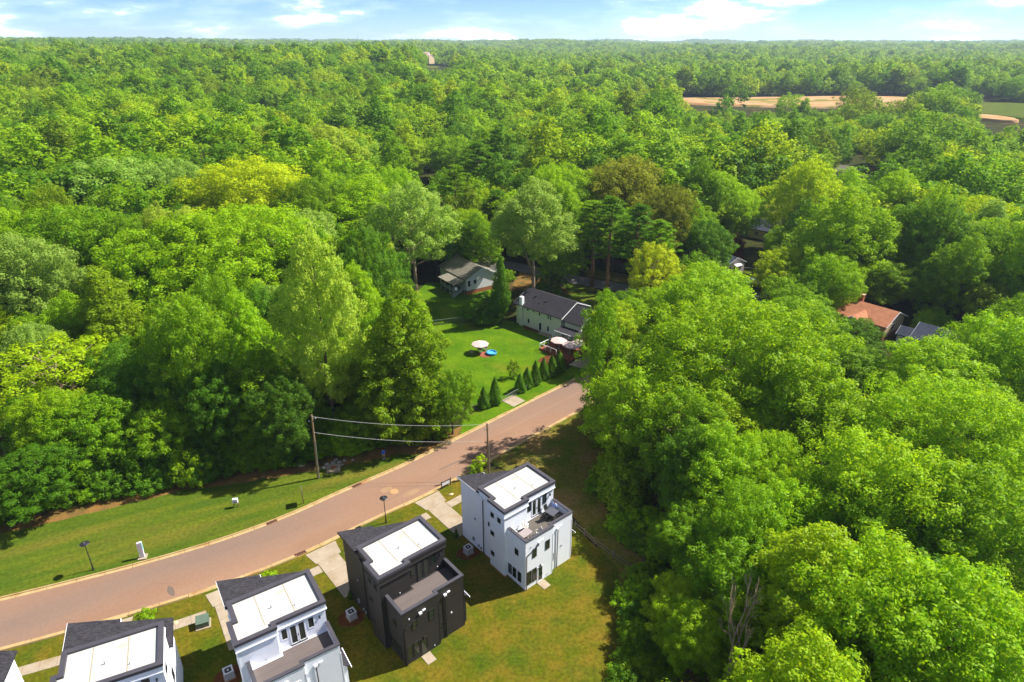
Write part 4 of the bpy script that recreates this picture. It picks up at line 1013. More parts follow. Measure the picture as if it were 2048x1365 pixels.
# table, chairs and paddling pool on the lawn
def lawn_chair(x, y, rz, label):
    R = empty('garden_chair', (x, y, 0.015), rz, label=label, cat='chair', group='white garden chairs on the back lawn')
    MB().box(-0.25, 0.25, -0.25, 0.25, 0.40, 0.45).build('seat', M['chair_white'], R)
    MB().box(-0.25, 0.25, 0.21, 0.26, 0.451, 0.92).build('backrest', M['chair_white'], R)
    for sx in (-0.22, 0.22):
        for sy in (-0.2, 0.2): MB().box(sx - 0.025, sx + 0.025, sy - 0.025, sy + 0.025, 0, 0.40).build('leg', M['chair_white'], R)
lawn_chair(-7.9, 117.7, 1.3, 'white garden chair left of the parasol table on the lawn')
lawn_chair(-5.3, 119.2, -0.9, 'white garden chair right of the parasol table on the lawn')
R = empty('garden_table', (-6.35, 118.3, 0.1), label='round white table under the lawn parasol', cat='table')
MB().lathe(0, 0, [(0.06, 0.66), (0.6, 0.66), (0.62, 0.69), (0.6, 0.72), (0.06, 0.72)], 20).build('tabletop', M['chair_white'], R)
for k in range(4): MB().tube([(0.3 * math.cos(k * PI / 2), 0.3 * math.sin(k * PI / 2), 0.66), (0.5 * math.cos(k * PI / 2), 0.5 * math.sin(k * PI / 2), 0.0)], 0.03, 6).build('leg', M['chair_white'], R)
tag(MB().prism(blob(-5.2, 117.3, 1.5, 1.3, 0.3, 2.2), -0.02, 0.05).build('lawn_mat', M['brick_red_floor']), label='reddish mat on the lawn under the paddling pool', cat='mat')
R = empty('paddling_pool', (-4.1, 117.6, 0.051), label='round blue paddling pool on the back lawn', cat='pool')
MB().lathe(0, 0, [(0.72, 0.0), (0.98, 0.0), (1.06, 0.12), (1.0, 0.24), (1.06, 0.36), (0.98, 0.46), (0.84, 0.42), (0.78, 0.25), (0.76, 0.05)], 28).build('wall', M['pool'], R, smooth=True)
MB().cyl(0, 0, 0.18, 0.22, 0.79, n=28).build('water', M['water'], R)
tag(MB().prism(blob(-6.9, 122.2, 1.2, 0.5, 0.2, 4.0), -0.02, 0.018).build('bare_patch', M['dirt']), kind='structure')
# --- grey-roofed house with porch
RB = empty('porch_house', (-11.0, 150.6, 0), rad(35), label='white house with grey gable roof and railed porch behind the lawns', cat='house')
MB().box(0.02, 8.98, 0.02, 13.0, 0, 1.05).build('brick_base', M['brick'], RB)
gable(RB, 13.0, 9.0, 1.05, 3.9, 6.1, 'lilac_wall', 'shingle_grey', 0.35, axis='y')
gable(RB, 6.0, 6.5, 1.05, 3.7, 5.3, 'lilac_wall', 'shingle_grey', 0.35, x0=7.2, y0=6.4, name='wing_')
for a0, a1, z0, z1 in ((0.35, 1.05, 2.1, 3.5), (2.0, 2.75, 2.5, 3.5)): window(RB, 'v', 0.0, a0, a1, z0, z1, -1, 'steel', bar=True)
pz = 1.05
MB().box(-3.1, -0.02, 0.9, 7.6, pz - 0.12, pz).build('porch_floor', M['deck'], RB)
r = MB(); r.prism([(-3.5, 0.3), (-0.05, 0.3), (-0.05, 8.0), (-3.5, 8.0)], lambda x, y: 3.55 + 0.14 * x, lambda x, y: 3.69 + 0.14 * x); r.build('porch_roof', M['shingle_grey'], RB)
for v_ in (1.0, 3.1, 5.3, 7.5): MB().box(-3.08, -2.94, v_ - 0.07, v_ + 0.07, 0, 3.1).build('porch_post', M['pale_green'], RB)
MB().box(-0.2, -0.06, 0.92, 1.06, 0, 3.4).build('porch_post', M['pale_green'], RB)
def railing(pts):
    rl = MB()
    for (a, b) in zip(pts[:-1], pts[1:]):
        a, b = Vector(a), Vector(b); rl.tube([tuple(a + Vector((0, 0, 0.9))), tuple(b + Vector((0, 0, 0.9)))], 0.045, 5); rl.tube([tuple(a + Vector((0, 0, 0.1))), tuple(b + Vector((0, 0, 0.1)))], 0.035, 5)
        n = max(1, int((b - a).length / 0.16))
        for k in range(n + 1):
            c = a.lerp(b, k / n); rl.tube([tuple(c + Vector((0, 0, 0.1))), tuple(c + Vector((0, 0, 0.9)))], 0.02, 4)
    rl.build('railing', M['pale_green'], RB)
railing([(-3.0, 7.5, pz), (-3.0, 1.0, pz), (-2.2, 1.0, pz)]); railing([(-1.2, 1.0, pz), (-0.15, 1.0, pz)])
railing([(-1.25, 0.9, pz), (-1.25, 0.2, pz), (-3.9, 0.2, 0.0)]); railing([(-2.15, 0.95, pz), (-4.1, 0.95, 0.1)])
for k in range(6): MB().box(-1.7 - k * 0.42, -1.3 - k * 0.42, 0.22, 0.9, pz - 0.19 * k - 0.06, pz - 0.19 * k - 0.001).build('step', M['pale_green'], RB)
R = empty('satellite_dish', (*Vector((-11.0, 150.6)) .to_tuple(), 0), rad(35), label='white satellite dish on the porch corner', cat='satellite dish')
o = MB().lathe(0, 0, [(0.0, 0.0), (0.25, 0.03), (0.45, 0.12), (0.43, 0.13), (0.24, 0.05), (0.0, 0.02)], 18).build('dish', M['white_trim'], R, (-2.75, 0.55, 2.1)); o.rotation_euler = (rad(70), 0, 0.2)
MB().tube([(-2.95, 0.9, 1.2), (-2.75, 0.75, 1.5), (-2.75, 0.6, 2.08)], 0.035, 6).build('arm', M['steel'], R)
# --- terracotta-roofed house
RR = empty('terracotta_house', (71.0, 138.8, 0), rad(-51), label='house with terracotta shingle roof and brick chimney right of centre', cat='house')
MB().box(-0.02, 14.98, -4.6, 4.6, 0, 0.7).build('brick_base', M['brick'], RR)
gable(RR, 15.0, 9.2, 0.7, 3.1, 5.1, 'tan', 'shingle_red', 0.5, y0=-4.6)
gable(RR, 6.5, 5.0, 0.7, 2.9, 4.3, 'tan', 'shingle_red', 0.4, x0=7.0, y0=-7.4, axis='y', name='front_')
chb = MB().box(6.3, 7.5, 0.4, 1.25, 3.6, 6.5).build('chimney', M['brick'], RR)
MB().box(6.2, 7.6, 0.3, 1.35, 6.501, 6.62).build('chimney_cap', M['sandstone'], chb)
MB().cyl(6.9, 0.8, 6.621, 6.9, 0.18, n=10).build('flue', M['rust_light'], chb)
window(RR, 'u', 15.0, -1.2, 0.2, 1.4, 2.6, 1, 'white_trim', bar=True)
window(RR, 'v', -4.6, 3.0, 4.4, 1.3, 2.5, -1, 'white_trim', bar=True)
# --- slate-roofed house
RS = empty('slate_house', (82.5, 121.5, 0), rad(-48), label='house with slate-blue roof half hidden behind a round tree on the right', cat='house')
gable(RS, 13.0, 8.0, 0, 3.1, 5.0, 'lilac_wall', 'shingle_slate', 0.5, y0=-4.0)
gable(RS, 2.8, 4.0, 0, 2.8, 3.9, 'lilac_wall', 'shingle_slate', 0.3, x0=-2.9, y0=-3.6, name='porch_')
window(RS, 'v', -4.0, 3.0, 4.4, 1.2, 2.5, -1, 'white_trim', bar=True)
# --- small pink house, car and pole
RC = empty('pink_cottage', (56.6, 165.2, 0), rad(30), label='small pink cottage with lilac-grey roof and white awning', cat='house')
gable(RC, 9.0, 6.4, 0, 2.9, 4.4, 'pink_wall', 'shingle_slate', 0.35, axis='y')
gable(RC, 3.0, 2.6, 0, 2.5, 3.3, 'lilac_wall', 'shingle_slate', 0.25, x0=-2.9, y0=1.2, name='porch_')
RC['label'] = 'small pink cottage with grey roof and white awning near a parked car'
d_ = window(RC, 'v', 0.0, 2.4, 3.2, 0.3, 2.3, -1, 'white_trim', name='front_door', fw=0.1)
window(RC, 'v', 0.0, 0.7, 1.5, 1.0, 2.2, -1, 'white_trim', bar=True)
window(RC, 'v', 0.0, 4.5, 5.3, 1.0, 2.2, -1, 'white_trim', bar=True)
MB().prism([(2.2, -1.2), (4.6, -1.2), (4.6, -0.02), (2.2, -0.02)], lambda x, y: 2.55 + 0.35 * y + 0.25, lambda x, y: 2.62 + 0.35 * y + 0.25).build('awning', M['white_trim'], RC)
chc = MB().box(3.4, 4.3, 7.0, 7.8, 3.6, 5.4).build('chimney', M['brick'], RC)
MB().box(3.3, 4.4, 6.9, 7.9, 5.401, 5.5).build('chimney_cap', M['white_trim'], chc)
for k in range(3): MB().box(2.0, 4.2, -1.6 + k * 0.5, -1.12 + k * 0.5, 0, 0.08 + k * 0.08).build('step', M['sandstone'], RC)
def car(x, y, z, rz, paint, label):
    R = empty('parked_car', (x, y, z), rz, label=label, cat='car', group='parked cars')
    L2, W2 = 2.25, 0.88
    prof = [(-L2, 0.35), (-L2, 0.75), (-L2 + 0.15, 0.88), (-1.45, 0.95), (-0.85, 1.38), (0.75, 1.42), (1.25, 0.98), (L2 - 0.2, 0.86), (L2, 0.7), (L2, 0.35)]
    b = MB(); n = len(prof)
    vs = [(x_, -W2 * (0.82 if z_ > 1.2 else 1), z_) for x_, z_ in prof] + [(x_, W2 * (0.82 if z_ > 1.2 else 1), z_) for x_, z_ in prof]
    b.add(vs, [tuple(range(n)), tuple(range(2 * n - 1, n - 1, -1))] + [(i, n + i, n + (i + 1) % n, (i + 1) % n) for i in range(n)])
    body = b.build('body', M[paint], R)
    g_ = MB()
    for s in (-1, 1): g_.add([(-1.3, s * (W2 * 0.97), 0.99), (1.1, s * (W2 * 0.97), 1.0), (0.7, s * (W2 * 0.835), 1.35), (-0.85, s * (W2 * 0.835), 1.33)], [(0, 1, 2, 3)])
    g_.add([(1.24, -0.7, 1.01), (1.24, 0.7, 1.01), (0.82, 0.66, 1.39), (0.82, -0.66, 1.39)], [(0, 1, 2, 3)])
    g_.add([(-1.42, -0.7, 0.99), (-1.42, 0.7, 0.99), (-0.92, 0.66, 1.36), (-0.92, -0.66, 1.36)], [(3, 2, 1, 0)])
    gg = g_.build('window', M['glass'], body)
    for sx in (-1.4, 1.4):
        for sy in (-W2, W2):
            w = MB().cyl(0, 0, -0.1, 0.1, 0.33, n=16).build('wheel', M['black'], R, (sx, sy, 0.33)); w.rotation_euler = (PI / 2, 0, 0)
            MB().cyl(0, 0, -0.11, 0.11, 0.18, n=12).build('rim', M['silver'], w)
    for sy in (-0.6, 0.6): MB().box(L2 - 0.02, L2 + 0.03, sy - 0.16, sy + 0.16, 0.62, 0.74).build('headlight', M['white_trim'], R)
car(61.4, 158.9, 0.02, rad(-58), 'silver', 'silver car parked in front of the pink cottage')
R = empty('utility_pole', (60.3, 149.5, 0), label='thin utility pole before the round lime tree near the pink cottage', cat='utility pole')
MB().tube([(0, 0, -0.2), (0.1, 0, 7.2)], [0.14, 0.1], 8).build('pole', M['wood'], R)
MB().tube([(-0.3, -0.2, 6.7), (0.3, 0.2, 6.7)], 0.04, 5).build('bracket', M['steel'], R)
MB().cyl(0.22, 0.1, 6.2, 6.9, 0.18, n=10).build('transformer', M['steel'], R)
wire((60.4, 149.5, 7.0), (36, 166, 7.6), 1.0, 'thin cable running left from the pole near the pink cottage')
rail_fence([(55.5, 158.2), (57.6, 155.2), (59.0, 152.8)], 'small wooden garden fence in front of the silver car', 0.9)
# --- grey-roofed building among the trees
RG = empty('grey_roofed_house', (77.4, 205.6, 0), rad(-43), label='plain house with dark grey roof glimpsed between tree trunks', cat='house')
gable(RG, 10.0, 9.0, 0, 3.0, 5.0, 'tan', 'shingle_slate', 0.4, y0=-4.5)
window(RG, 'v', -4.5, 2.0, 3.4, 1.1, 2.3, -1, 'white_trim', bar=True)
# --- house by the upper right driveway
RH = empty('driveway_house', (150.5, 300, terrain(150, 300)), rad(-40), label='pink-grey house at the head of a pale driveway on the upper right', cat='house')
gable(RH, 9.0, 8.0, 0, 3.0, 5.0, 'pink_wall', 'shingle_grey', 0.4, x0=-4, y0=-4)
window(RH, 'u', 5.0, -1.5, 0.5, 1.0, 2.3, 1, 'white_trim', bar=True)
draped('driveway_pad', 160.5, 304, 6.0, 9.0, 'concrete', 0.7, 0.05)
draped('driveway_lawn', 165, 290, 7, 9, 'lawn', 0.2, 0.03, 5)
# --- house left of centre in the wood with a silver car
draped('sandy_clearing', -34, 262, 8, 16, 'dirt', 0.2, 0.03, 2)
car(-38.3, 272, terrain(-38.3, 272) + 0.04, rad(-20), 'silver', 'silver car on sandy ground in the wood above the white porch house')
# --- far graded lots and field
draped('graded_lot', 300, 680, 165, 76, 'clay', -0.12, 1.6, 4)
draped('far_field', 428, 565, 84, 88, 'lawn', 0.0, 1.5, 2)
draped('clay_pad', 352, 515, 15, 26, 'clay', 0.3, 1.9, 2)
# --- far townhouses
tz = terrain(-185, 1330)
def townhouse(x, y, z, rz, L, W, h, wall_m, label, dormers):
    R = empty('townhouse', (x, y, z), rz, label=label, cat='building', group='far pink-roofed townhouses')
    gable(R, L, W, -2, h, h + 4.2, wall_m, 'shingle_pink', 0.6)
    for k in range(dormers):
        a = L * (k + 0.5) / dormers
        gable(R, 4.0, 4.6, h - 1.5, h + 1.6, h + 3.0, 'white_trim', 'shingle_pink', 0.3, x0=a - 2.3, y0=-0.8, axis='y', name='dormer_')
        window(R, 'v', -0.8, a - 1.4, a + 1.4, h - 0.6, h + 1.2, -1, 'white_trim')
    for k in range(dormers * 2): window(R, 'v', 0.0, L * (k + 0.3) / (dormers * 2), L * (k + 0.75) / (dormers * 2), h - 4.2, h - 2.2, -1, 'white_trim')
townhouse(-212, 1345, tz + 6, rad(-4), 56, 14, 10, 'white_trim', 'row of townhouses with pink roofs and dormers far behind the woods', 4)
townhouse(-172, 1316, tz + 3, rad(-30), 24, 16, 9, 'tan', 'tan townhouse end gable in front of the far pink-roofed row', 1)
draped('far_yard', -160, 1262, 34, 52, 'lawn', 0.1, 0.8, 3)
# --- thin radio masts on the horizon
for k, (x, y, label) in enumerate([(-640, 3000, 'left of two thin radio masts on the horizon'), (-453, 2950, 'right of two thin radio masts on the horizon')]):
    R = empty('radio_mast', (x, y, terrain(x, y)), label=label, cat='mast', group='radio masts')
    MB().tube([(0, 0, 0), (0, 0, 62 + 6 * k)], [0.9, 0.35], 4).build('mast', M['steel'], R)
    MB().box(-1.0, 1.0, -1.0, 1.0, 44, 47).build('antenna', M['steel'], R)
TREES = """
b|air0|-70.3|89.9|15.0|9.8|lime|airy lime-green tree with pale limbs at the left edge
b|big0|-53.5|125.7|27.0|15.1|fresh|huge bright green tree with billowing clumps left of the pale poplar
b|pop2|-27.8|88.0|33.8|5.0|pale|tall pale yellow-green poplar whose trunk shows behind the left utility pole
h|hem0|-16.1|88.0|25.8|7.2|olive|big feathery olive-green hemlock overhanging the street
b|oak2|-9.4|88.6|11.2|3.3|mid|small rounded tree at the kerb beside the hemlock
b|oak1|-70.3|179.9|27.0|13.8|gold|round yellow-gold tree among the left woods
l|bare0|-101.7|223.2|26.0|11.0|none|leafless purple-grey tree above the yellow tree
b|oak0|-90.6|116.2|24.0|7.7|silver|silvery green tree at the left edge of the wood
b|oak1|-112.8|187.2|26.0|12.2|silver|silvery round tree left of the leafless one
b|oak2|-98.7|195.4|25.0|9.8|silver|silvery tree just below the leafless tree
b|oak2|-76.6|95.3|16.0|4.4|silver|small silvery tree above the airy lime one
b|pop0|-93.7|263.2|27.0|13.3|pale|pale broad tree right of the leafless one
b|pop2|-67.3|244.2|30.0|11.3|pale|tall pale tree with speckled foliage behind the yellow tree
b|pop0|-37.0|166.3|26.0|10.1|fresh|bright oval tree between the yellow tree and the silvery one by the porch house
b|air1|-23.5|151.5|27.7|8.0|silver|silvery open-crowned tree with bare trunk left of the porch house
b|oak0|-66.0|126.8|25.0|7.4|mid|mid-green tree behind the huge bright one
b|oak2|-70.8|121.2|24.0|8.0|fresh|fresh green tree left of the huge billowing one
b|pop1|-68.4|103.4|23.0|6.2|olive|olive-green slender tree in the left wood
b|oak1|-93.7|134.9|25.0|10.0|mid|mid-green dome in the left wood above the slender olive tree
b|oak0|-36.5|103.0|20.0|4.5|deep|deep green tree between the huge tree and the pale poplar
b|pop2|-27.6|109.0|22.0|4.0|fresh|slim fresh green tree right of the pale poplar
b|oak1|-54.8|85.7|15.0|5.3|deep|dark understorey tree above the bright roadside bush
b|oak2|-42.6|82.5|15.0|4.6|deep|dark understorey tree below the huge bright tree
b|oak0|-32.2|80.6|14.0|3.9|dark|dark understorey tree beside the left utility pole
b|oak2|-58.3|79.1|12.0|5.2|mid|leafy understorey tree below the airy lime one
b|oak1|-49.6|81.8|10.0|4.8|mid|low leafy tree right above the bright roadside bush
b|oak2|-61.9|70.7|9.0|5.0|deep|dark leafy tree in the left foreground corner of the wood
p|pine1|-11.0|216.4|27.0|8.7|deep|tall dark pine above the porch house
p|pine0|-16.7|192.8|24.0|6.3|mid|pine just left of the tall dark one
b|tall0|5.1|148.1|28.4|7.7|silver|forked pale-trunked tree between the porch house and the cream house
c|pop1|-2.4|132.9|16.0|1.8|deep|dark slender cedar between the porch house and cream house
g|bush1|-5.8|135.1|6.2|3.8|deep|large dark shrub at the corner of the two back lawns
g|bush0|-8.0|136.9|3.7|2.9|mid|rounded green shrub left of the large dark one
b|oak2|12.0|155.1|12.6|4.7|mid|low-crowned tree just beyond the cream house roof
g|bush0|8.7|151.5|4.9|3.4|dark|dark shrub behind the cream house ridge
p|pine0|20.2|157.3|21.8|7.3|mid|lone pine with tall reddish trunk beside the cross street
b|oak1|32.6|189.6|26.0|11.0|rust|rusty olive oak beyond the cross street
b|oak2|38.4|163.0|24.0|6.8|rust|second rusty olive oak right of the larger one
p|pine1|23.1|150.9|24.0|6.0|deep|dense pine behind the lone roadside pine
p|pine1|28.9|147.6|23.0|5.5|deep|pine above the yellow-topped tree
p|pine0|33.0|141.8|21.0|4.8|mid|pine left of the dark round tree
b|oak2|48.0|159.5|16.2|6.3|deep|dense dark round tree left of the pink cottage
b|air1|30.8|135.1|17.9|4.7|yellow|slender tree with bright yellow top in the middle of the view
g|bush1|62.5|178.8|7.3|2.7|maroon|small maroon-leaved tree behind the pink cottage
b|oak0|63.1|143.6|13.6|6.2|lime|round lime-green tree beside the thin utility pole
b|ivy0|13.2|88.6|23.9|2.9|mid|ivy-clad tree leaning over the street with long lower boughs
b|pop0|19.0|112.6|13.5|4.7|lime|lime-green tree hiding the end of the cream house
b|oak1|37.0|116.1|18.0|8.7|fresh|wide fresh green tree behind the biggest crown
b|big0|32.3|86.2|23.5|12.7|fresh|biggest bright tree in the centre right, right of the street
b|bush1|14.7|72.2|8.1|3.4|olive|shadowy olive thicket tree beside the smooth white house
b|oak0|21.8|67.0|14.2|4.1|deep|deep green tree below the biggest crown
b|pop0|24.6|65.3|16.5|4.4|fresh|bright tree just right of the deep green one below the biggest crown
b|oak1|38.9|79.5|18.0|7.5|fresh|spreading green tree left of the cul-de-sac gap
b|oak2|51.5|111.3|14.0|7.0|mid|wide mid-green tree left of the terracotta house
b|oak0|55.4|99.1|11.0|5.6|mid|low mid-green tree in front of the terracotta roof
b|oak0|59.8|97.0|9.0|3.8|mid|mid-green tree in front of the terracotta house gable
b|oak0|64.0|87.0|16.0|7.7|fresh|dense round tree in front of the slate-blue roof
b|oak1|74.9|89.5|19.0|6.8|fresh|bright tree at the right edge beside the slate-blue roof
b|pop0|75.0|145.2|27.0|8.2|fresh|tall bright oval tree above the terracotta house
b|pop2|82.7|184.5|27.8|9.4|lime|bright crested tree above the grey-roofed house
b|pop0|99.1|196.4|22.6|8.5|fresh|bright oval tree right of the crested one
b|oak2|45.4|105.3|12.0|4.2|fresh|small fresh tree right of the wide crown by the road
b|oak2|53.3|74.8|13.0|5.7|lime|yellowish lime tree right of the cul-de-sac gap
b|pop2|44.8|75.1|12.0|4.0|lime|yellowish lime tree left of the cul-de-sac gap
b|big0|54.3|69.1|19.0|9.6|fresh|big billowing tree near the right edge
b|air1|41.5|76.0|16.0|5.5|fresh|feathery tree with pale limbs above the dead trunk
d|dead0|37.7|68.1|12.3|2.9|none|broken dead trunk standing in the grove on the right
b|oak1|39.5|56.5|19.0|6.7|fresh|full bright tree in the right foreground wood
b|oak0|46.4|53.2|18.0|6.3|mid|mid-green tree near the right edge in the foreground
b|pop2|27.1|44.4|18.8|5.3|lime|bright airy tree in the foreground among pale dead branches
d|dead1|19.2|40.7|17.0|3.0|none|pale dead branching tree at the bottom right
b|oak2|23.0|49.8|12.5|4.7|mid|mid-green tree at the edge of the dry yard
b|oak0|17.6|45.6|8.0|3.0|fresh|bright tree at the bottom edge beside the dry yard
b|oak1|30.1|40.6|19.0|6.0|fresh|bright crown in the bottom right
b|oak0|35.3|38.0|19.0|6.2|fresh|leafy crown in the bottom right corner
b|pop0|22.1|33.7|18.0|4.8|lime|lime crown at the bottom edge
b|oak1|24.7|55.0|14.5|3.9|mid|mid-green tree left of the broken dead trunk
b|vase0|35.9|54.6|15.0|4.8|mid|spreading tree right of the broken dead trunk
b|oak2|93.0|141.0|14.0|5.5|deep|deep green tree just right of the terracotta chimney
b|oak1|103.0|132.0|13.0|5.5|deep|deep green tree behind the slate-blue roof
b|oak0|112.0|123.0|12.0|5.0|mid|mid-green tree behind the right end of the slate-blue roof
g|bush1|90.5|130.5|5.0|2.8|fresh|leafy bush between the terracotta house and the slate-blue roof
e|cone0|-4.8|96.7|4.0|1.1|deep|left of the two conical evergreens by the driveway apron
e|cone1|-2.9|97.9|5.2|1.1|deep|right of the two conical evergreens by the driveway apron
e|cone0|1.4|102.3|3.6|1.1|deep|conical evergreen in the hedge row by the street, first from left
e|cone1|2.7|103.7|4.1|1.1|deep|conical evergreen in the hedge row by the street, second from left
e|cone0|4.2|105.0|4.8|1.1|deep|conical evergreen in the hedge row by the street, third from left
e|cone1|5.8|107.2|4.2|1.1|deep|conical evergreen in the hedge row by the street, fourth from left
e|cone0|7.4|108.5|4.2|1.2|deep|conical evergreen in the hedge row by the street, fifth from left
e|cone1|8.9|110.2|4.2|1.2|deep|conical evergreen in the hedge row by the street, nearest the red deck
y|sap0|0.3|107.5|3.5|1.0|olive|thin young tree on the back lawn in front of the hedge row
r|bush0|-44.7|76.9|4.5|2.5|fresh|bright green bush at the edge of the wood above the verge
r|sap0|-4.5|79.0|2.4|1.0|lime|leafy bush beside the utility pole behind the white house
r|sap0|-5.5|78.1|1.6|0.8|fresh|low weeds beside the utility pole behind the white house
y|sap0|-38.8|51.1|2.0|1.0|fresh|sapling on the strip above the bottom white house
y|sap0|-27.7|56.7|2.0|0.9|fresh|sapling on the strip above the lap-sided white house
y|sap0|-50.5|45.6|1.2|0.8|lime|sapling in the far bottom left corner
g|bush0|-1.2|161.8|2.7|1.8|mid|garden shrub beside the porch house drive
g|cone0|-18.1|54.8|1.3|0.3|dark|small dark shrub by the charcoal house wall
g|cone0|-7.0|64.8|1.4|0.3|dark|small dark shrub by the smooth white house wall
b|oak1|28.1|33.9|12.1|6.1|lime|lime-green rounded tree in the bottom right wood
b|oak2|14.7|31.9|11.9|5.3|fresh|fresh green rounded tree in the outer woods, second from left
b|oak1|34.7|45.2|14.4|5.7|deep|deep green rounded tree in the bottom right wood
b|air1|16.3|77.7|17.6|5.3|fresh|fresh green open-crowned tree in the grove right of the street
b|oak1|43.6|63.8|11.0|5.3|fresh|fresh green rounded tree in the wood around the cul-de-sac, second from left
b|oak2|-35.8|121.2|21.5|7.7|olive|olive-green rounded tree in the woods behind the yellow tree, second from left
b|oak1|30.0|56.2|14.0|4.5|fresh|fresh green rounded tree in the wood around the cul-de-sac, leftmost
b|pop2|-36.9|85.2|16.8|5.9|mid|mid-green tall oval tree in the wood behind the left utility pole, second from left
b|air1|21.5|72.5|17.3|4.9|mid|mid-green open-crowned tree in the grove right of the street
b|oak2|30.6|50.7|9.6|4.1|mid|mid-green rounded tree in the bottom right wood
b|oak0|65.3|77.0|13.2|5.9|fresh|fresh green rounded tree in the wood around the cul-de-sac, third from left
b|pop2|21.7|44.6|10.3|3.7|fresh|fresh green tall oval tree in the grove right of the smooth white house
b|pop0|27.8|75.5|14.4|4.8|lime|lime-green tall oval tree in the grove right of the street
b|oak2|-46.6|86.8|23.5|5.5|mid|mid-green rounded tree in the wood above the left verge
b|pop2|23.2|79.4|13.1|4.9|mid|mid-green tall oval tree in the grove right of the street, leftmost
b|pop2|38.5|49.0|9.4|4.1|fresh|fresh green tall oval tree in the bottom right wood
b|oak2|-46.1|139.0|23.1|7.7|silver|silvery green rounded tree in the woods behind the yellow tree
b|oak1|33.5|60.9|12.0|4.1|mid|mid-green rounded tree in the wood around the cul-de-sac
b|oak1|-52.5|102.8|18.3|6.0|fresh|fresh green rounded tree in the wood behind the left utility pole, leftmost
b|pop0|17.8|86.7|10.4|4.8|silver|silvery green tall oval tree in the grove right of the street, leftmost
p|pine1|-85.1|124.4|15.4|7.4|deep|pale green pine in the left woods around the silvery trees
b|pop2|26.0|97.6|15.8|5.1|deep|deep green tall oval tree in the grove right of the street
b|oak0|-19.0|101.4|17.0|5.1|fresh|fresh green rounded tree around the hemlock
b|oak2|-50.6|112.1|18.4|6.0|fresh|fresh green rounded tree in the wood behind the left utility pole, second from left
b|oak0|20.2|58.8|9.5|3.6|mid|mid-green rounded tree in the grove right of the smooth white house, leftmost
b|pop2|-30.8|114.0|21.7|5.6|deep|deep green tall oval tree in the wood behind the left utility pole
b|vase0|31.8|68.3|12.4|4.0|fresh|fresh green spreading tree in the grove right of the street
b|pop2|50.0|60.6|12.1|4.1|rust|rusty olive tall oval tree in the wood around the cul-de-sac
b|oak0|15.2|187.0|24.6|8.4|fresh|fresh green rounded tree in the woods behind the porch house, fourth from left
b|oak1|-27.6|169.4|19.2|7.7|lime|lime-green rounded tree in the woods behind the yellow tree, third from left
b|oak2|-59.9|101.5|13.3|5.5|fresh|fresh green rounded tree in the wood above the left verge, third from left
b|pop1|42.4|96.0|9.4|5.0|mid|mid-green tall oval tree in the grove right of the street, second from left
b|pop0|-54.0|140.8|20.6|6.7|olive|olive-green tall oval tree in the woods behind the yellow tree, leftmost
b|oak0|-28.6|120.2|24.8|5.5|deep|deep green rounded tree in the woods behind the yellow tree, third from left
b|oak2|35.5|96.9|14.5|4.8|fresh|fresh green rounded tree in the woods around the pink cottage, second from left
b|pop0|-38.5|112.2|17.4|5.3|fresh|fresh green tall oval tree in the wood behind the left utility pole, fourth from left
b|pop0|17.8|50.3|6.9|3.1|lime|lime-green tall oval tree in the grove right of the smooth white house
b|oak1|-116.4|136.1|18.1|7.6|olive|olive-green rounded tree in the outer woods
b|pop2|-26.6|95.7|13.9|4.5|fresh|fresh green tall oval tree in the wood behind the left utility pole, seventh from left
b|vase0|-109.4|131.4|25.6|7.1|fresh|fresh green spreading tree in the outer woods
b|oak1|81.9|97.4|19.3|5.4|mid|mid-green rounded tree in the woods behind the terracotta house, third from left
b|oak1|-18.6|95.7|15.8|4.3|lime|lime-green rounded tree around the hemlock
b|oak1|123.7|153.8|19.0|8.1|fresh|fresh green rounded tree in the woods behind the terracotta house, third from left
b|vase0|-28.2|161.3|14.5|6.8|mid|mid-green spreading tree in the woods behind the yellow tree, second from left
b|oak2|28.9|62.4|8.6|3.4|mid|mid-green rounded tree in the grove right of the smooth white house, second from left
b|pop0|-22.6|90.8|15.6|4.1|olive|olive-green tall oval tree around the hemlock
b|pop1|-55.3|95.5|20.5|4.7|mid|mid-green tall oval tree in the wood above the left verge, third from left
b|oak2|-52.9|171.0|24.2|7.3|mid|mid-green rounded tree in the woods behind the yellow tree, third from left
b|pop2|-83.0|103.6|14.3|5.6|mid|mid-green tall oval tree in the wood above the left verge, leftmost
b|oak1|-48.0|98.8|22.4|4.6|mid|mid-green rounded tree in the wood behind the left utility pole
b|oak0|-43.5|103.8|18.5|4.7|deep|deep green rounded tree in the wood behind the left utility pole, leftmost
b|oak0|96.9|147.5|23.6|7.0|deep|deep green rounded tree in the woods behind the terracotta house, second from left
b|oak1|121.0|145.1|22.5|7.4|deep|deep green rounded tree in the outer woods
b|pop2|-79.2|130.6|25.0|6.0|mid|mid-green tall oval tree in the left woods around the silvery trees, leftmost
b|oak0|-131.6|155.3|21.9|7.9|fresh|fresh green rounded tree in the outer woods, leftmost
b|oak2|28.4|126.9|10.3|5.3|fresh|fresh green rounded tree in the woods beyond the cross street, second from left
b|pop0|44.5|70.0|9.2|3.7|fresh|fresh green tall oval tree in the wood around the cul-de-sac, fourth from left
b|oak1|-62.7|139.1|20.4|6.0|mid|mid-green rounded tree in the woods behind the yellow tree, leftmost
b|air1|43.7|89.7|10.4|4.2|fresh|fresh green open-crowned tree in the wood around the cul-de-sac
b|oak1|-49.9|195.1|22.1|7.7|mid|mid-green rounded tree in the woods behind the yellow tree, fourth from left
b|vase0|-44.0|177.7|22.3|7.1|mid|mid-green spreading tree in the woods behind the yellow tree, leftmost
b|pop1|-42.1|98.7|17.9|4.3|mid|mid-green tall oval tree in the wood behind the left utility pole, leftmost
p|pine1|84.2|148.5|19.0|6.6|deep|lime-green pine in the woods behind the terracotta house
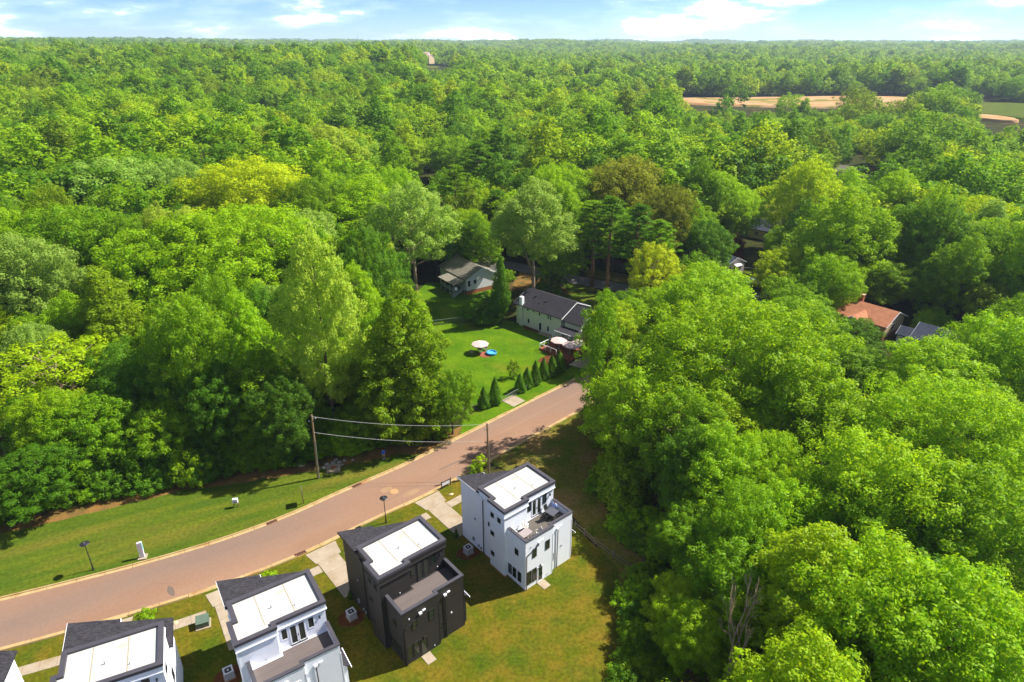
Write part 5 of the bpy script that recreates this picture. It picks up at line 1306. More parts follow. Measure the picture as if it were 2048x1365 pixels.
b|pop0|-67.6|150.9|18.8|6.4|fresh|fresh green tall oval tree in the woods behind the yellow tree, leftmost
b|oak0|-106.3|156.8|18.1|7.2|fresh|fresh green rounded tree in the left woods around the silvery trees, second from left
b|pop1|-67.8|133.9|25.9|5.8|pale|pale green tall oval tree in the left woods around the silvery trees, second from left
b|oak1|-34.4|95.8|13.4|4.2|fresh|fresh green rounded tree in the wood behind the left utility pole, fourth from left
b|vase0|-33.1|142.7|15.8|5.7|fresh|fresh green spreading tree in the woods behind the yellow tree
b|pop0|-51.2|92.0|20.6|4.2|silver|silvery green tall oval tree in the wood above the left verge
b|oak2|-24.8|102.7|13.8|4.3|mid|mid-green rounded tree around the hemlock
b|pop0|-60.2|89.6|15.2|4.3|deep|deep green tall oval tree in the wood above the left verge
b|pop0|-79.7|138.4|22.4|6.1|mid|mid-green tall oval tree in the left woods around the silvery trees, third from left
b|oak1|-76.0|164.3|14.3|6.9|fresh|fresh green rounded tree in the woods behind the yellow tree, second from left
b|pop0|46.7|167.3|19.4|6.6|mid|mid-green tall oval tree in the woods beyond the cross street, leftmost
b|oak2|-65.0|97.8|12.2|4.6|deep|deep green rounded tree in the wood above the left verge, second from left
b|pop0|-104.5|125.9|21.0|6.2|olive|olive-green tall oval tree in the outer woods
b|pop2|86.0|103.2|15.9|5.2|lime|lime-green tall oval tree in the woods behind the terracotta house
b|pop2|68.9|92.6|13.5|4.5|mid|mid-green tall oval tree in the woods behind the terracotta house, second from left
b|pop0|-51.6|186.4|23.4|7.2|fresh|fresh green tall oval tree in the woods behind the yellow tree, fourth from left
b|oak0|-64.1|79.3|12.5|4.1|fresh|fresh green rounded tree in the wood above the left verge, leftmost
b|oak0|-115.5|165.5|14.8|7.5|mid|mid-green rounded tree in the left woods around the silvery trees, second from left
b|air1|33.1|201.2|23.1|7.5|rust|rusty olive open-crowned tree in the woods beyond the cross street
b|oak1|-58.7|148.3|20.0|5.9|olive|olive-green rounded tree in the woods behind the yellow tree, leftmost
b|pop0|-39.4|131.4|21.6|5.1|mid|mid-green tall oval tree in the woods behind the yellow tree, fourth from left
b|pop0|70.3|82.9|9.5|4.3|fresh|fresh green tall oval tree in the wood around the cul-de-sac, sixth from left
b|pop2|-42.3|93.9|22.6|4.0|fresh|fresh green tall oval tree in the wood behind the left utility pole, third from left
b|oak0|20.4|194.1|18.9|7.1|fresh|fresh green rounded tree in the woods beyond the cross street, leftmost
b|pop2|12.6|175.3|23.9|6.4|fresh|fresh green tall oval tree in the woods behind the porch house
b|oak0|-58.5|194.9|18.7|7.3|fresh|fresh green rounded tree in the woods behind the yellow tree, third from left
b|oak0|-26.9|129.7|17.5|4.9|deep|deep green rounded tree around the hemlock
b|oak2|120.3|164.9|20.5|7.3|lime|lime-green rounded tree in the woods behind the terracotta house
b|pop1|-85.2|155.1|19.9|6.4|fresh|fresh green tall oval tree in the left woods around the silvery trees, second from left
b|oak2|111.3|147.9|19.6|6.7|fresh|fresh green rounded tree in the woods behind the terracotta house, second from left
b|pop2|-65.0|158.9|16.1|6.2|fresh|fresh green tall oval tree in the woods behind the yellow tree, second from left
b|oak2|-72.4|141.9|22.3|5.8|lime|lime-green rounded tree in the left woods around the silvery trees
b|pop2|-44.1|109.8|17.7|4.4|silver|silvery green tall oval tree in the wood behind the left utility pole
b|pop2|102.3|175.4|26.2|7.2|fresh|fresh green tall oval tree in the woods behind the terracotta house, second from left
b|vase0|20.1|203.1|20.1|7.3|fresh|fresh green spreading tree in the woods beyond the cross street
b|pop2|-44.3|115.1|15.6|4.6|mid|mid-green tall oval tree in the wood behind the left utility pole, third from left
b|oak0|20.3|173.2|15.9|6.3|mid|mid-green rounded tree in the woods beyond the cross street, leftmost
b|oak1|83.9|140.5|11.6|5.9|mid|mid-green rounded tree in the woods behind the terracotta house, leftmost
b|oak1|67.6|133.9|15.1|5.4|fresh|fresh green rounded tree in the woods behind the terracotta house, leftmost
b|oak2|108.1|140.1|20.3|6.3|mid|mid-green rounded tree in the woods behind the terracotta house, second from left
b|pop1|42.9|84.8|10.2|3.7|fresh|fresh green tall oval tree in the wood around the cul-de-sac, leftmost
b|oak2|5.5|198.0|21.8|6.9|deep|deep green rounded tree in the woods behind the porch house
b|air1|92.8|155.4|21.0|6.3|mid|mid-green open-crowned tree in the woods behind the terracotta house
b|oak0|39.8|105.5|10.0|4.2|pale|pale green rounded tree in the grove right of the street
b|oak0|-93.7|145.7|21.6|6.1|deep|deep green rounded tree in the left woods around the silvery trees
b|air1|-102.2|141.2|18.3|6.1|mid|mid-green open-crowned tree in the left woods around the silvery trees
b|oak2|-38.4|91.8|13.2|3.7|fresh|fresh green rounded tree in the wood behind the left utility pole, third from left
b|pop2|55.6|119.7|13.7|4.8|mid|mid-green tall oval tree in the woods around the pink cottage
b|pop0|46.4|80.9|8.7|3.6|fresh|fresh green tall oval tree in the wood around the cul-de-sac, third from left
b|oak2|60.3|193.2|21.9|6.9|fresh|fresh green rounded tree in the woods around the pink cottage, leftmost
b|pop2|-37.7|155.4|13.1|5.6|deep|deep green tall oval tree in the woods behind the yellow tree, second from left
b|air1|38.5|177.8|12.5|6.3|fresh|fresh green open-crowned tree in the woods beyond the cross street
p|pine1|-62.2|108.6|13.6|4.5|deep|fresh green pine in the wood above the left verge
b|pop1|48.9|98.2|13.2|4.0|fresh|fresh green tall oval tree in the wood around the cul-de-sac, second from left
b|pop2|51.2|80.3|7.6|3.6|mid|mid-green tall oval tree in the wood around the cul-de-sac, second from left
b|pop0|-60.9|187.3|21.1|6.7|deep|deep green tall oval tree in the woods behind the yellow tree, leftmost
b|oak0|-46.6|166.3|18.2|5.9|pale|pale green rounded tree in the woods behind the yellow tree, leftmost
b|oak0|-101.3|118.4|19.8|5.4|mid|mid-green rounded tree in the outer woods
b|pop0|-75.9|104.5|18.2|4.5|fresh|fresh green tall oval tree in the wood above the left verge, second from left
b|oak0|-40.1|186.9|21.6|6.5|fresh|fresh green rounded tree in the woods behind the yellow tree, fifth from left
b|oak0|58.8|124.8|9.9|4.8|mid|mid-green rounded tree in the woods around the pink cottage, leftmost
b|pop0|113.5|134.7|21.9|6.0|fresh|fresh green tall oval tree in the outer woods, leftmost
b|pop2|34.0|74.0|12.1|3.1|fresh|fresh green tall oval tree in the grove right of the street, second from left
b|oak0|-30.1|134.4|18.4|4.7|pale|pale green rounded tree in the woods behind the yellow tree, second from left
b|oak2|1.6|185.6|18.1|6.3|fresh|fresh green rounded tree in the woods behind the porch house, second from left
b|pop0|-73.4|128.8|19.7|5.1|mid|mid-green tall oval tree in the left woods around the silvery trees, fourth from left
b|pop0|20.6|92.6|14.1|3.4|silver|silvery green tall oval tree in the grove right of the street, second from left
b|pop2|-105.6|149.3|27.9|6.1|olive|olive-green tall oval tree in the left woods around the silvery trees
b|pop2|-42.7|125.0|24.1|4.5|mid|mid-green tall oval tree in the woods behind the yellow tree, leftmost
b|pop2|-59.8|115.0|14.8|4.5|fresh|fresh green tall oval tree in the wood behind the left utility pole, leftmost
b|pop1|-32.3|108.1|23.2|3.9|fresh|fresh green tall oval tree in the wood behind the left utility pole, sixth from left
b|oak0|-88.2|181.4|14.8|6.7|lime|lime-green rounded tree in the woods behind the yellow tree, leftmost
b|pop2|108.1|128.6|27.5|5.6|fresh|fresh green tall oval tree in the outer woods, second from left
b|pop0|84.4|158.9|17.4|6.0|fresh|fresh green tall oval tree in the woods behind the terracotta house, leftmost
b|oak1|-102.4|164.2|16.0|6.4|fresh|fresh green rounded tree in the left woods around the silvery trees, third from left
b|oak2|65.5|115.1|8.3|4.5|deep|deep green rounded tree in the woods behind the terracotta house, leftmost
b|oak1|-31.1|177.8|19.7|5.9|lime|lime-green rounded tree in the woods behind the yellow tree, second from left
b|oak1|-12.8|174.9|14.9|5.8|fresh|fresh green rounded tree in the woods behind the porch house, leftmost
b|oak1|-30.8|102.1|11.2|3.7|deep|deep green rounded tree in the wood behind the left utility pole, second from left
b|oak1|-97.4|123.4|15.1|5.2|mid|mid-green rounded tree in the left woods around the silvery trees, leftmost
b|pop0|-84.9|167.4|18.4|6.1|deep|deep green tall oval tree in the left woods around the silvery trees
b|oak1|-54.5|157.1|16.3|5.4|deep|deep green rounded tree in the woods behind the yellow tree, second from left
b|pop2|-79.8|109.2|15.1|4.5|fresh|fresh green tall oval tree in the wood above the left verge, leftmost
b|pop0|95.7|131.8|20.5|5.2|mid|mid-green tall oval tree in the woods behind the terracotta house, third from left
b|pop2|-46.4|150.2|25.2|5.0|mid|mid-green tall oval tree in the woods behind the yellow tree, second from left
b|pop0|104.3|149.6|20.1|5.8|silver|silvery green tall oval tree in the woods behind the terracotta house, leftmost
b|pop0|43.3|200.2|19.8|6.5|lime|lime-green tall oval tree in the woods beyond the cross street
b|pop2|-83.4|144.7|20.6|5.3|mid|mid-green tall oval tree in the left woods around the silvery trees, second from left
b|pop0|-9.3|165.3|16.7|5.3|mid|mid-green tall oval tree in the woods behind the porch house, leftmost
b|pop2|43.1|110.1|11.4|3.9|olive|olive-green tall oval tree in the woods around the pink cottage, leftmost
p|pine1|50.5|103.9|7.0|3.9|deep|fresh green pine in the wood around the cul-de-sac
b|oak2|-60.7|173.0|14.7|5.8|mid|mid-green rounded tree in the woods behind the yellow tree, second from left
b|pop2|-74.2|135.7|26.1|4.9|pale|pale green tall oval tree in the left woods around the silvery trees, leftmost
b|vase0|-120.4|153.6|21.0|6.1|mid|mid-green spreading tree in the left woods around the silvery trees
b|oak0|-87.1|109.3|12.3|4.5|deep|deep green rounded tree in the wood above the left verge, leftmost
b|pop1|10.3|204.3|24.7|6.3|mid|mid-green tall oval tree in the woods behind the porch house, second from left
b|pop0|-113.9|157.9|24.9|6.0|fresh|fresh green tall oval tree in the left woods around the silvery trees, leftmost
b|vase0|65.3|187.6|17.5|6.1|fresh|fresh green spreading tree in the woods around the pink cottage, leftmost
b|air1|91.4|107.5|13.6|4.5|fresh|fresh green open-crowned tree in the woods behind the terracotta house
b|oak1|23.9|180.4|14.0|5.6|mid|mid-green rounded tree in the woods beyond the cross street, second from left
b|oak0|-92.7|108.0|13.7|4.5|lime|lime-green rounded tree in the outer woods
b|pop0|78.3|153.0|16.7|5.3|mid|mid-green tall oval tree in the woods behind the terracotta house, leftmost
p|pine1|-4.5|189.3|17.6|5.8|deep|mid-green pine in the woods behind the porch house
b|pop1|-51.8|178.2|26.4|5.6|mid|mid-green tall oval tree in the woods behind the yellow tree, third from left
b|oak0|58.4|113.8|8.2|4.1|fresh|fresh green rounded tree in the woods around the pink cottage, third from left
b|pop0|-56.0|109.4|17.4|3.9|fresh|fresh green tall oval tree in the wood behind the left utility pole, second from left
b|pop0|-37.3|180.1|23.0|5.6|olive|olive-green tall oval tree in the woods behind the yellow tree, second from left
b|pop2|51.7|92.7|8.2|3.5|mid|mid-green tall oval tree in the wood around the cul-de-sac, leftmost
b|oak2|92.0|179.4|15.0|6.1|pale|pale green rounded tree in the woods behind the terracotta house
b|pop2|114.4|141.7|21.4|5.5|pale|pale green tall oval tree in the woods behind the terracotta house
p|pine1|90.7|162.2|18.2|5.6|deep|fresh green pine in the woods behind the terracotta house
b|pop1|-32.3|90.7|13.5|3.1|fresh|fresh green tall oval tree in the wood behind the left utility pole, fifth from left
b|oak2|9.3|181.8|25.6|5.4|fresh|fresh green rounded tree in the woods behind the porch house, third from left
b|pop2|-20.2|106.7|13.1|3.4|mid|mid-green tall oval tree around the hemlock
b|pop0|-34.7|128.6|18.7|4.1|mid|mid-green tall oval tree in the woods behind the yellow tree, fifth from left
b|oak1|-79.9|118.2|10.2|4.4|fresh|fresh green rounded tree in the wood above the left verge, second from left
b|oak0|-74.5|151.0|19.7|5.0|fresh|fresh green rounded tree in the woods behind the yellow tree, leftmost
b|vase0|-124.9|149.0|18.4|5.7|mid|mid-green spreading tree in the outer woods
b|pop1|-27.0|195.2|12.7|5.8|mid|mid-green tall oval tree in the woods behind the yellow tree, sixth from left
b|oak2|62.1|130.4|10.7|4.4|mid|mid-green rounded tree in the woods around the pink cottage, second from left
b|oak2|-109.3|140.2|18.1|5.2|fresh|fresh green rounded tree in the left woods around the silvery trees, leftmost
b|pop1|116.5|157.7|22.1|5.7|silver|silvery green tall oval tree in the woods behind the terracotta house, second from left
b|pop1|76.0|97.5|11.4|3.8|olive|olive-green tall oval tree in the woods behind the terracotta house
b|pop0|73.5|158.6|17.0|5.1|olive|olive-green tall oval tree in the woods around the pink cottage, second from left
b|pop0|-116.0|148.7|25.0|5.5|mid|mid-green tall oval tree in the outer woods
b|pop0|-123.4|160.5|22.0|5.9|silver|silvery green tall oval tree in the left woods around the silvery trees
b|oak1|22.6|125.7|9.8|3.9|deep|deep green rounded tree in the woods beyond the cross street, leftmost
b|pop2|23.1|119.7|11.4|3.7|fresh|fresh green tall oval tree in the woods beyond the cross street
b|oak2|-69.6|168.6|14.8|5.3|deep|deep green rounded tree in the woods behind the yellow tree, leftmost
b|oak1|-34.6|190.8|23.4|5.5|fresh|fresh green rounded tree in the woods behind the yellow tree, sixth from left
b|pop0|53.8|188.6|26.9|5.6|mid|mid-green tall oval tree in the woods beyond the cross street, second from left
b|oak1|-40.0|144.9|16.0|4.4|fresh|fresh green rounded tree in the woods behind the yellow tree, fourth from left
b|pop0|-30.7|154.9|15.8|4.6|deep|deep green tall oval tree in the woods behind the yellow tree, third from left
b|oak0|-19.9|166.1|17.2|4.8|mid|mid-green rounded tree in the woods behind the porch house
b|pop1|-94.6|175.7|16.6|5.7|mid|mid-green tall oval tree in the left woods around the silvery trees, fifth from left
b|pop1|7.5|190.2|20.9|5.4|silver|silvery green tall oval tree in the woods behind the porch house
b|pop0|-75.6|112.8|14.5|4.0|mid|mid-green tall oval tree in the wood above the left verge, second from left
b|oak0|50.2|196.9|23.0|5.7|deep|deep green rounded tree in the woods beyond the cross street, second from left
b|pop0|57.6|79.8|8.9|3.0|fresh|fresh green tall oval tree in the wood around the cul-de-sac, fifth from left
b|vase0|47.4|119.2|8.2|3.8|fresh|fresh green spreading tree in the woods around the pink cottage, second from left
b|oak0|26.9|169.4|17.4|4.9|mid|mid-green rounded tree in the woods beyond the cross street, third from left
b|pop0|100.8|154.9|26.7|5.2|fresh|fresh green tall oval tree in the woods behind the terracotta house, third from left
p|pine1|-58.3|162.4|15.5|4.9|deep|mid-green pine in the woods behind the yellow tree
b|pop1|-66.7|193.1|20.7|5.7|fresh|fresh green tall oval tree in the woods behind the yellow tree, third from left
b|pop2|102.2|168.4|21.0|5.4|deep|deep green tall oval tree in the woods behind the terracotta house
b|oak0|-94.0|154.6|18.3|5.0|fresh|fresh green rounded tree in the left woods around the silvery trees, fourth from left
b|oak0|-2.3|203.4|15.0|5.6|rust|rusty olive rounded tree in the woods behind the porch house
b|pop2|30.8|100.5|13.2|3.1|fresh|fresh green tall oval tree in the grove right of the street, leftmost
s|bush1|-65.9|71.3|5.6|2.3|mid|mid-green shrub edging the wood above the verge, leftmost
s|bush1|-61.0|75.2|7.5|2.3|mid|mid-green shrub edging the wood above the verge, second from left
s|bush1|-58.0|73.3|3.4|2.2|mid|mid-green shrub edging the wood above the verge, third from left
s|bush1|-53.4|77.7|6.2|2.9|mid|mid-green shrub edging the wood above the verge, fourth from left
s|bush1|-52.0|79.3|6.3|2.8|mid|mid-green shrub edging the wood above the verge, fifth from left
s|bush1|-40.4|79.9|3.4|1.8|mid|mid-green shrub edging the wood above the verge, sixth from left
s|bush1|-40.8|82.2|6.1|2.2|mid|mid-green shrub edging the wood above the verge, seventh from left
s|bush1|-40.0|82.3|5.0|2.6|mid|mid-green shrub edging the wood above the verge, eighth from left
s|bush0|-38.5|79.8|3.1|1.8|mid|mid-green shrub edging the wood above the verge, ninth from left
s|bush1|-37.6|82.8|8.0|2.4|mid|mid-green shrub edging the wood above the verge, tenth from left
s|bush1|-36.2|80.3|3.6|2.4|mid|mid-green shrub edging the wood above the verge, 11th from left
s|bush1|-30.4|85.6|5.9|2.8|mid|mid-green shrub edging the wood above the verge, 12th from left
s|bush1|-29.0|82.7|3.7|2.0|mid|mid-green shrub edging the wood above the verge, 13th from left
s|bush0|-21.5|86.0|2.6|2.0|mid|mid-green shrub edging the wood above the verge, 14th from left
s|bush1|-21.6|88.7|5.0|2.8|mid|mid-green shrub edging the wood above the verge, 15th from left
s|bush0|-17.6|87.6|2.6|2.4|mid|mid-green shrub edging the wood above the verge, 16th from left
s|bush0|-11.9|88.0|3.3|1.9|mid|mid-green shrub edging the wood above the verge, 17th from left
s|bush1|-67.6|70.4|6.0|2.7|deep|deep green shrub edging the wood above the verge, leftmost
s|bush0|-65.0|69.3|2.5|2.3|deep|deep green shrub edging the wood above the verge, second from left
s|bush1|-63.4|73.4|6.1|2.4|deep|deep green shrub edging the wood above the verge, third from left
s|bush0|-62.6|71.3|2.5|2.2|deep|deep green shrub edging the wood above the verge, fourth from left
s|bush0|-59.9|71.6|2.7|1.7|deep|deep green shrub edging the wood above the verge, fifth from left
s|bush1|-58.0|76.1|7.1|3.0|deep|deep green shrub edging the wood above the verge, sixth from left
s|bush1|-56.5|76.7|6.5|2.6|deep|deep green shrub edging the wood above the verge, seventh from left
s|bush0|-54.6|74.1|3.3|2.2|deep|deep green shrub edging the wood above the verge, eighth from left
s|bush0|-52.3|74.7|3.3|1.7|deep|deep green shrub edging the wood above the verge, ninth from left
s|bush0|-50.3|75.1|2.9|2.4|deep|deep green shrub edging the wood above the verge, tenth from left
s|bush1|-49.8|79.8|7.2|3.0|deep|deep green shrub edging the wood above the verge, 11th from left
s|bush0|-48.2|76.6|2.9|2.0|deep|deep green shrub edging the wood above the verge, 12th from left
s|bush0|-46.8|77.3|2.1|1.8|deep|deep green shrub edging the wood above the verge, 13th from left
s|bush1|-46.3|80.3|6.3|2.8|deep|deep green shrub edging the wood above the verge, 14th from left
s|bush1|-43.8|77.4|4.1|2.0|deep|deep green shrub edging the wood above the verge, 15th from left
s|bush1|-43.7|81.9|6.1|2.7|deep|deep green shrub edging the wood above the verge, 16th from left
s|bush0|-42.5|78.3|2.9|2.4|deep|deep green shrub edging the wood above the verge, 17th from left
s|bush1|-35.8|84.5|5.6|2.5|deep|deep green shrub edging the wood above the verge, 18th from left
s|bush0|-34.3|80.8|3.0|2.1|deep|deep green shrub edging the wood above the verge, 19th from left
s|bush1|-33.5|84.4|7.3|2.3|deep|deep green shrub edging the wood above the verge, 20th from left
s|bush1|-31.7|81.8|3.6|2.5|deep|deep green shrub edging the wood above the verge, 21th from left
s|bush0|-19.9|86.4|2.5|2.0|deep|deep green shrub edging the wood above the verge, 22th from left
s|bush1|-15.3|91.8|7.6|2.9|deep|deep green shrub edging the wood above the verge, 23th from left
s|bush1|-13.4|88.8|3.7|1.9|deep|deep green shrub edging the wood above the verge, 24th from left
s|bush1|-12.2|91.5|5.9|2.2|deep|deep green shrub edging the wood above the verge, 25th from left
s|bush1|-47.4|80.4|4.7|2.4|fresh|fresh green shrub edging the wood above the verge, leftmost
s|bush1|-27.6|87.2|5.3|2.7|fresh|fresh green shrub edging the wood above the verge, second from left
s|bush1|-26.2|84.1|3.9|2.2|fresh|fresh green shrub edging the wood above the verge, third from left
s|bush1|-24.9|87.3|5.9|2.9|fresh|fresh green shrub edging the wood above the verge, fourth from left
s|bush0|-24.2|84.8|2.2|2.4|fresh|fresh green shrub edging the wood above the verge, fifth from left
s|bush1|-23.8|88.6|6.3|2.4|fresh|fresh green shrub edging the wood above the verge, sixth from left
s|bush1|-17.3|90.9|7.6|2.3|fresh|fresh green shrub edging the wood above the verge, seventh from left
s|bush1|-15.8|87.2|3.8|1.7|fresh|fresh green shrub edging the wood above the verge, eighth from left
s|bush0|-67.2|67.2|2.5|1.7|olive|olive-green shrub edging the wood above the verge, leftmost
s|bush1|-19.5|90.1|7.0|2.2|olive|olive-green shrub edging the wood above the verge, second from left
s|bush0|12.7|74.0|2.6|2.2|deep|deep green shrub edging the dry yard, leftmost
s|bush0|10.8|42.7|2.4|1.8|deep|deep green shrub edging the dry yard, second from left
s|bush0|15.1|63.9|1.3|1.6|deep|deep green shrub edging the dry yard, third from left
s|bush0|13.6|51.9|1.8|1.8|deep|deep green shrub edging the dry yard, fourth from left
s|bush0|16.8|67.6|2.1|2.2|deep|deep green shrub edging the dry yard, fifth from left
s|bush0|17.2|58.3|1.1|1.2|deep|deep green shrub edging the dry yard, sixth from left
s|bush0|16.5|49.6|1.9|1.6|deep|deep green shrub edging the dry yard, seventh from left
s|bush0|17.3|51.3|1.1|1.3|deep|deep green shrub edging the dry yard, eighth from left
s|bush0|17.8|53.4|2.0|1.8|deep|deep green shrub edging the dry yard, ninth from left
s|bush0|20.3|61.9|2.3|2.2|deep|deep green shrub edging the dry yard, tenth from left
s|bush0|21.0|59.7|3.0|1.7|deep|deep green shrub edging the dry yard, 11th from left
s|bush0|19.3|52.0|2.9|2.0|deep|deep green shrub edging the dry yard, 12th from left
s|bush0|18.4|47.5|2.9|2.3|deep|deep green shrub edging the dry yard, 13th from left
s|bush0|22.3|57.9|3.4|1.7|deep|deep green shrub edging the dry yard, 14th from left
s|bush0|14.4|70.2|2.6|1.6|olive|olive-green shrub edging the dry yard, leftmost
s|bush0|12.6|44.4|2.5|1.5|olive|olive-green shrub edging the dry yard, second from left
s|bush0|14.9|44.6|1.0|1.2|olive|olive-green shrub edging the dry yard, third from left
s|bush1|18.9|63.4|3.8|2.1|olive|olive-green shrub edging the dry yard, fourth from left
s|bush0|13.8|66.6|1.4|1.5|fresh|fresh green shrub edging the dry yard, leftmost
s|bush0|15.1|68.9|1.9|2.0|fresh|fresh green shrub edging the dry yard, second from left
s|bush0|13.3|54.2|2.1|1.9|fresh|fresh green shrub edging the dry yard, third from left
s|bush0|14.5|55.6|2.3|1.5|fresh|fresh green shrub edging the dry yard, fourth from left
s|bush0|17.6|66.4|2.7|2.2|fresh|fresh green shrub edging the dry yard, fifth from left
s|bush0|17.4|60.9|1.8|1.5|fresh|fresh green shrub edging the dry yard, sixth from left
s|bush0|16.2|48.0|1.3|1.7|fresh|fresh green shrub edging the dry yard, seventh from left
s|bush0|20.7|53.7|2.8|1.6|fresh|fresh green shrub edging the dry yard, eighth from left
s|bush0|14.1|64.8|1.2|1.3|mid|mid-green shrub edging the dry yard, leftmost
s|bush0|12.8|50.3|1.5|1.4|mid|mid-green shrub edging the dry yard, second from left
s|bush0|12.3|46.4|1.4|2.0|mid|mid-green shrub edging the dry yard, third from left
s|bush0|12.6|48.4|2.9|1.5|mid|mid-green shrub edging the dry yard, fourth from left
s|bush0|12.9|47.5|1.5|1.3|mid|mid-green shrub edging the dry yard, fifth from left
s|bush0|15.1|57.1|2.3|1.7|mid|mid-green shrub edging the dry yard, sixth from left
s|bush0|16.8|62.1|1.4|1.5|mid|mid-green shrub edging the dry yard, seventh from left
s|bush0|17.2|57.4|1.3|1.2|mid|mid-green shrub edging the dry yard, eighth from left
s|bush0|15.7|46.1|1.3|1.6|mid|mid-green shrub edging the dry yard, ninth from left
s|bush0|18.0|55.4|1.0|1.3|mid|mid-green shrub edging the dry yard, tenth from left
s|bush1|18.7|50.3|3.6|1.8|mid|mid-green shrub edging the dry yard, 11th from left
s|bush0|21.9|55.2|2.6|2.1|mid|mid-green shrub edging the dry yard, 12th from left
s|bush0|14.4|85.8|3.1|1.9|mid|mid-green shrub under the biggest tree by the street, leftmost
s|bush0|17.7|90.4|2.0|1.7|mid|mid-green shrub under the biggest tree by the street, second from left
s|bush0|20.2|93.7|3.3|1.6|mid|mid-green shrub under the biggest tree by the street, third from left
s|bush0|24.4|97.7|2.2|1.6|mid|mid-green shrub under the biggest tree by the street, fourth from left
s|bush0|24.8|98.9|3.4|2.1|mid|mid-green shrub under the biggest tree by the street, fifth from left
s|bush0|28.6|103.2|1.9|2.0|mid|mid-green shrub under the biggest tree by the street, sixth from left
s|bush0|30.1|104.6|2.8|1.9|mid|mid-green shrub under the biggest tree by the street, seventh from left
s|bush0|15.5|88.8|2.9|1.9|fresh|fresh green shrub under the biggest tree by the street, leftmost
s|bush0|21.5|96.3|2.5|1.7|fresh|fresh green shrub under the biggest tree by the street, second from left
s|bush0|19.4|91.5|2.1|2.0|deep|deep green shrub under the biggest tree by the street
s|bush0|27.0|100.9|3.1|1.8|olive|olive-green shrub under the biggest tree by the street
s|bush0|-21.2|98.7|3.0|2.2|fresh|fresh green shrub edging the back lawn
s|bush1|-21.0|101.4|4.1|2.6|olive|olive-green shrub edging the back lawn
s|bush1|-25.4|115.6|6.3|2.4|mid|mid-green shrub edging the back lawn, leftmost
s|bush1|-25.3|117.6|5.5|2.1|mid|mid-green shrub edging the back lawn, second from left
s|bush1|-23.8|111.3|5.9|2.4|mid|mid-green shrub edging the back lawn, third from left
s|bush1|-22.5|104.3|3.9|2.4|mid|mid-green shrub edging the back lawn, fourth from left
s|bush1|-22.8|105.3|6.4|2.6|deep|deep green shrub edging the back lawn, leftmost
s|bush1|-23.3|108.3|5.1|2.1|deep|deep green shrub edging the back lawn, second from left
s|bush0|-25.4|120.1|3.2|2.0|deep|deep green shrub edging the back lawn, third from left
s|bush0|-24.0|113.5|3.0|2.2|deep|deep green shrub edging the back lawn, fourth from left
s|bush1|-23.4|123.1|6.6|2.1|deep|deep green shrub edging the back lawn, fifth from left
s|bush1|-23.2|125.9|5.2|2.6|deep|deep green shrub edging the back lawn, sixth from left
s|bush1|87.1|127.5|5.2|2.3|fresh|fresh green shrub behind the slate-roofed house, leftmost
s|bush1|90.1|124.2|3.8|2.1|fresh|fresh green shrub behind the slate-roofed house, second from left
s|bush1|89.6|126.4|5.4|2.3|mid|mid-green shrub behind the slate-roofed house, leftmost
s|bush1|94.2|121.0|3.6|2.6|mid|mid-green shrub behind the slate-roofed house, second from left
s|bush1|92.3|121.8|3.6|2.3|olive|olive-green shrub behind the slate-roofed house, leftmost
s|bush1|96.4|119.1|4.1|2.1|olive|olive-green shrub behind the slate-roofed house, second from left
s|bush1|98.5|116.2|3.7|2.7|deep|deep green shrub behind the slate-roofed house
"""
WOOD = """-35,149,0.79 -49,145,0.78 -86,174,0.98 -81,186,1.01 13,199,0.99 -94,166,0.95 49,88,0.55 -23,175,0.88 -119,143,0.91 32,105,0.57 41,172,0.87 -45,160,0.83 -10,203,0.99 112,167,0.97 -42,197,0.97 -67,114,0.67 -80,98,0.64 3,179,0.87 -90,161,0.90 42,192,0.95 -99,149,0.86 -69,81,0.55 40,139,0.71 -63,167,0.86 -82,160,0.86 106,160,0.91 47,177,0.87 -77,157,0.84 84,169,0.90 100,141,0.82 75,166,0.87 -71,98,0.60 -63,85,0.54 -109,172,0.96 79,103,0.64 -41,151,0.74 -38,174,0.83 -52,150,0.75 -101,172,0.93 -85,131,0.74 70,152,0.78 102,123,0.74 -18,172,0.80 110,155,0.86 98,161,0.85 -5,196,0.89 93,169,0.87 -33,185,0.85 1,192,0.86 -12,186,0.84 4,204,0.91 -111,152,0.83 60,184,0.84 -18,186,0.82 84,175,0.85 -61,154,0.73 -58,178,0.81 -81,178,0.85 48,187,0.83 -103,133,0.73 -28,187,0.82 111,161,0.83 -34,198,0.85 -23,182,0.79 -71,110,0.57 57,131,0.62 -72,159,0.74 -23,202,0.85 23,186,0.78 96,124,0.66 126,160,0.83 -75,190,0.84 -17,179,0.74 32,174,0.73 -23,189,0.79 79,175,0.79 -101,154,0.75 35,170,0.71 -31,202,0.81 91,135,0.65 32,180,0.72 -10,192,0.75 -2,180,0.70 70,166,0.69 42,184,0.70 -75,171,0.69 -102,178,0.72 -18,200,0.67 -16,204,0.68"""
FAR_TREES = """
mid0|-120|170|20|5.2|broadleaf tree in the far row where woodland merges, leftmost
mid1|-60|196|20|5.2|broadleaf tree in the far row where woodland merges, third from left
mid2|-20|206|20|5.2|broadleaf tree in the far row where woodland merges, fourth from left
mid3|28|200|20|5.2|broadleaf tree in the far row where woodland merges, fifth from left
mid4|60|192|20|5.2|broadleaf tree in the far row where woodland merges, sixth from left
far0|110|168|20|5.2|broadleaf tree in the far row where woodland merges, eighth from left
far1|-90|186|20|5.2|broadleaf tree in the far row where woodland merges, second from left
far2|130|160|20|5.2|broadleaf tree in the far row where woodland merges, rightmost
far3|92|186|20|5.2|broadleaf tree in the far row where woodland merges, seventh from left
"""
FAR_START = 198.0
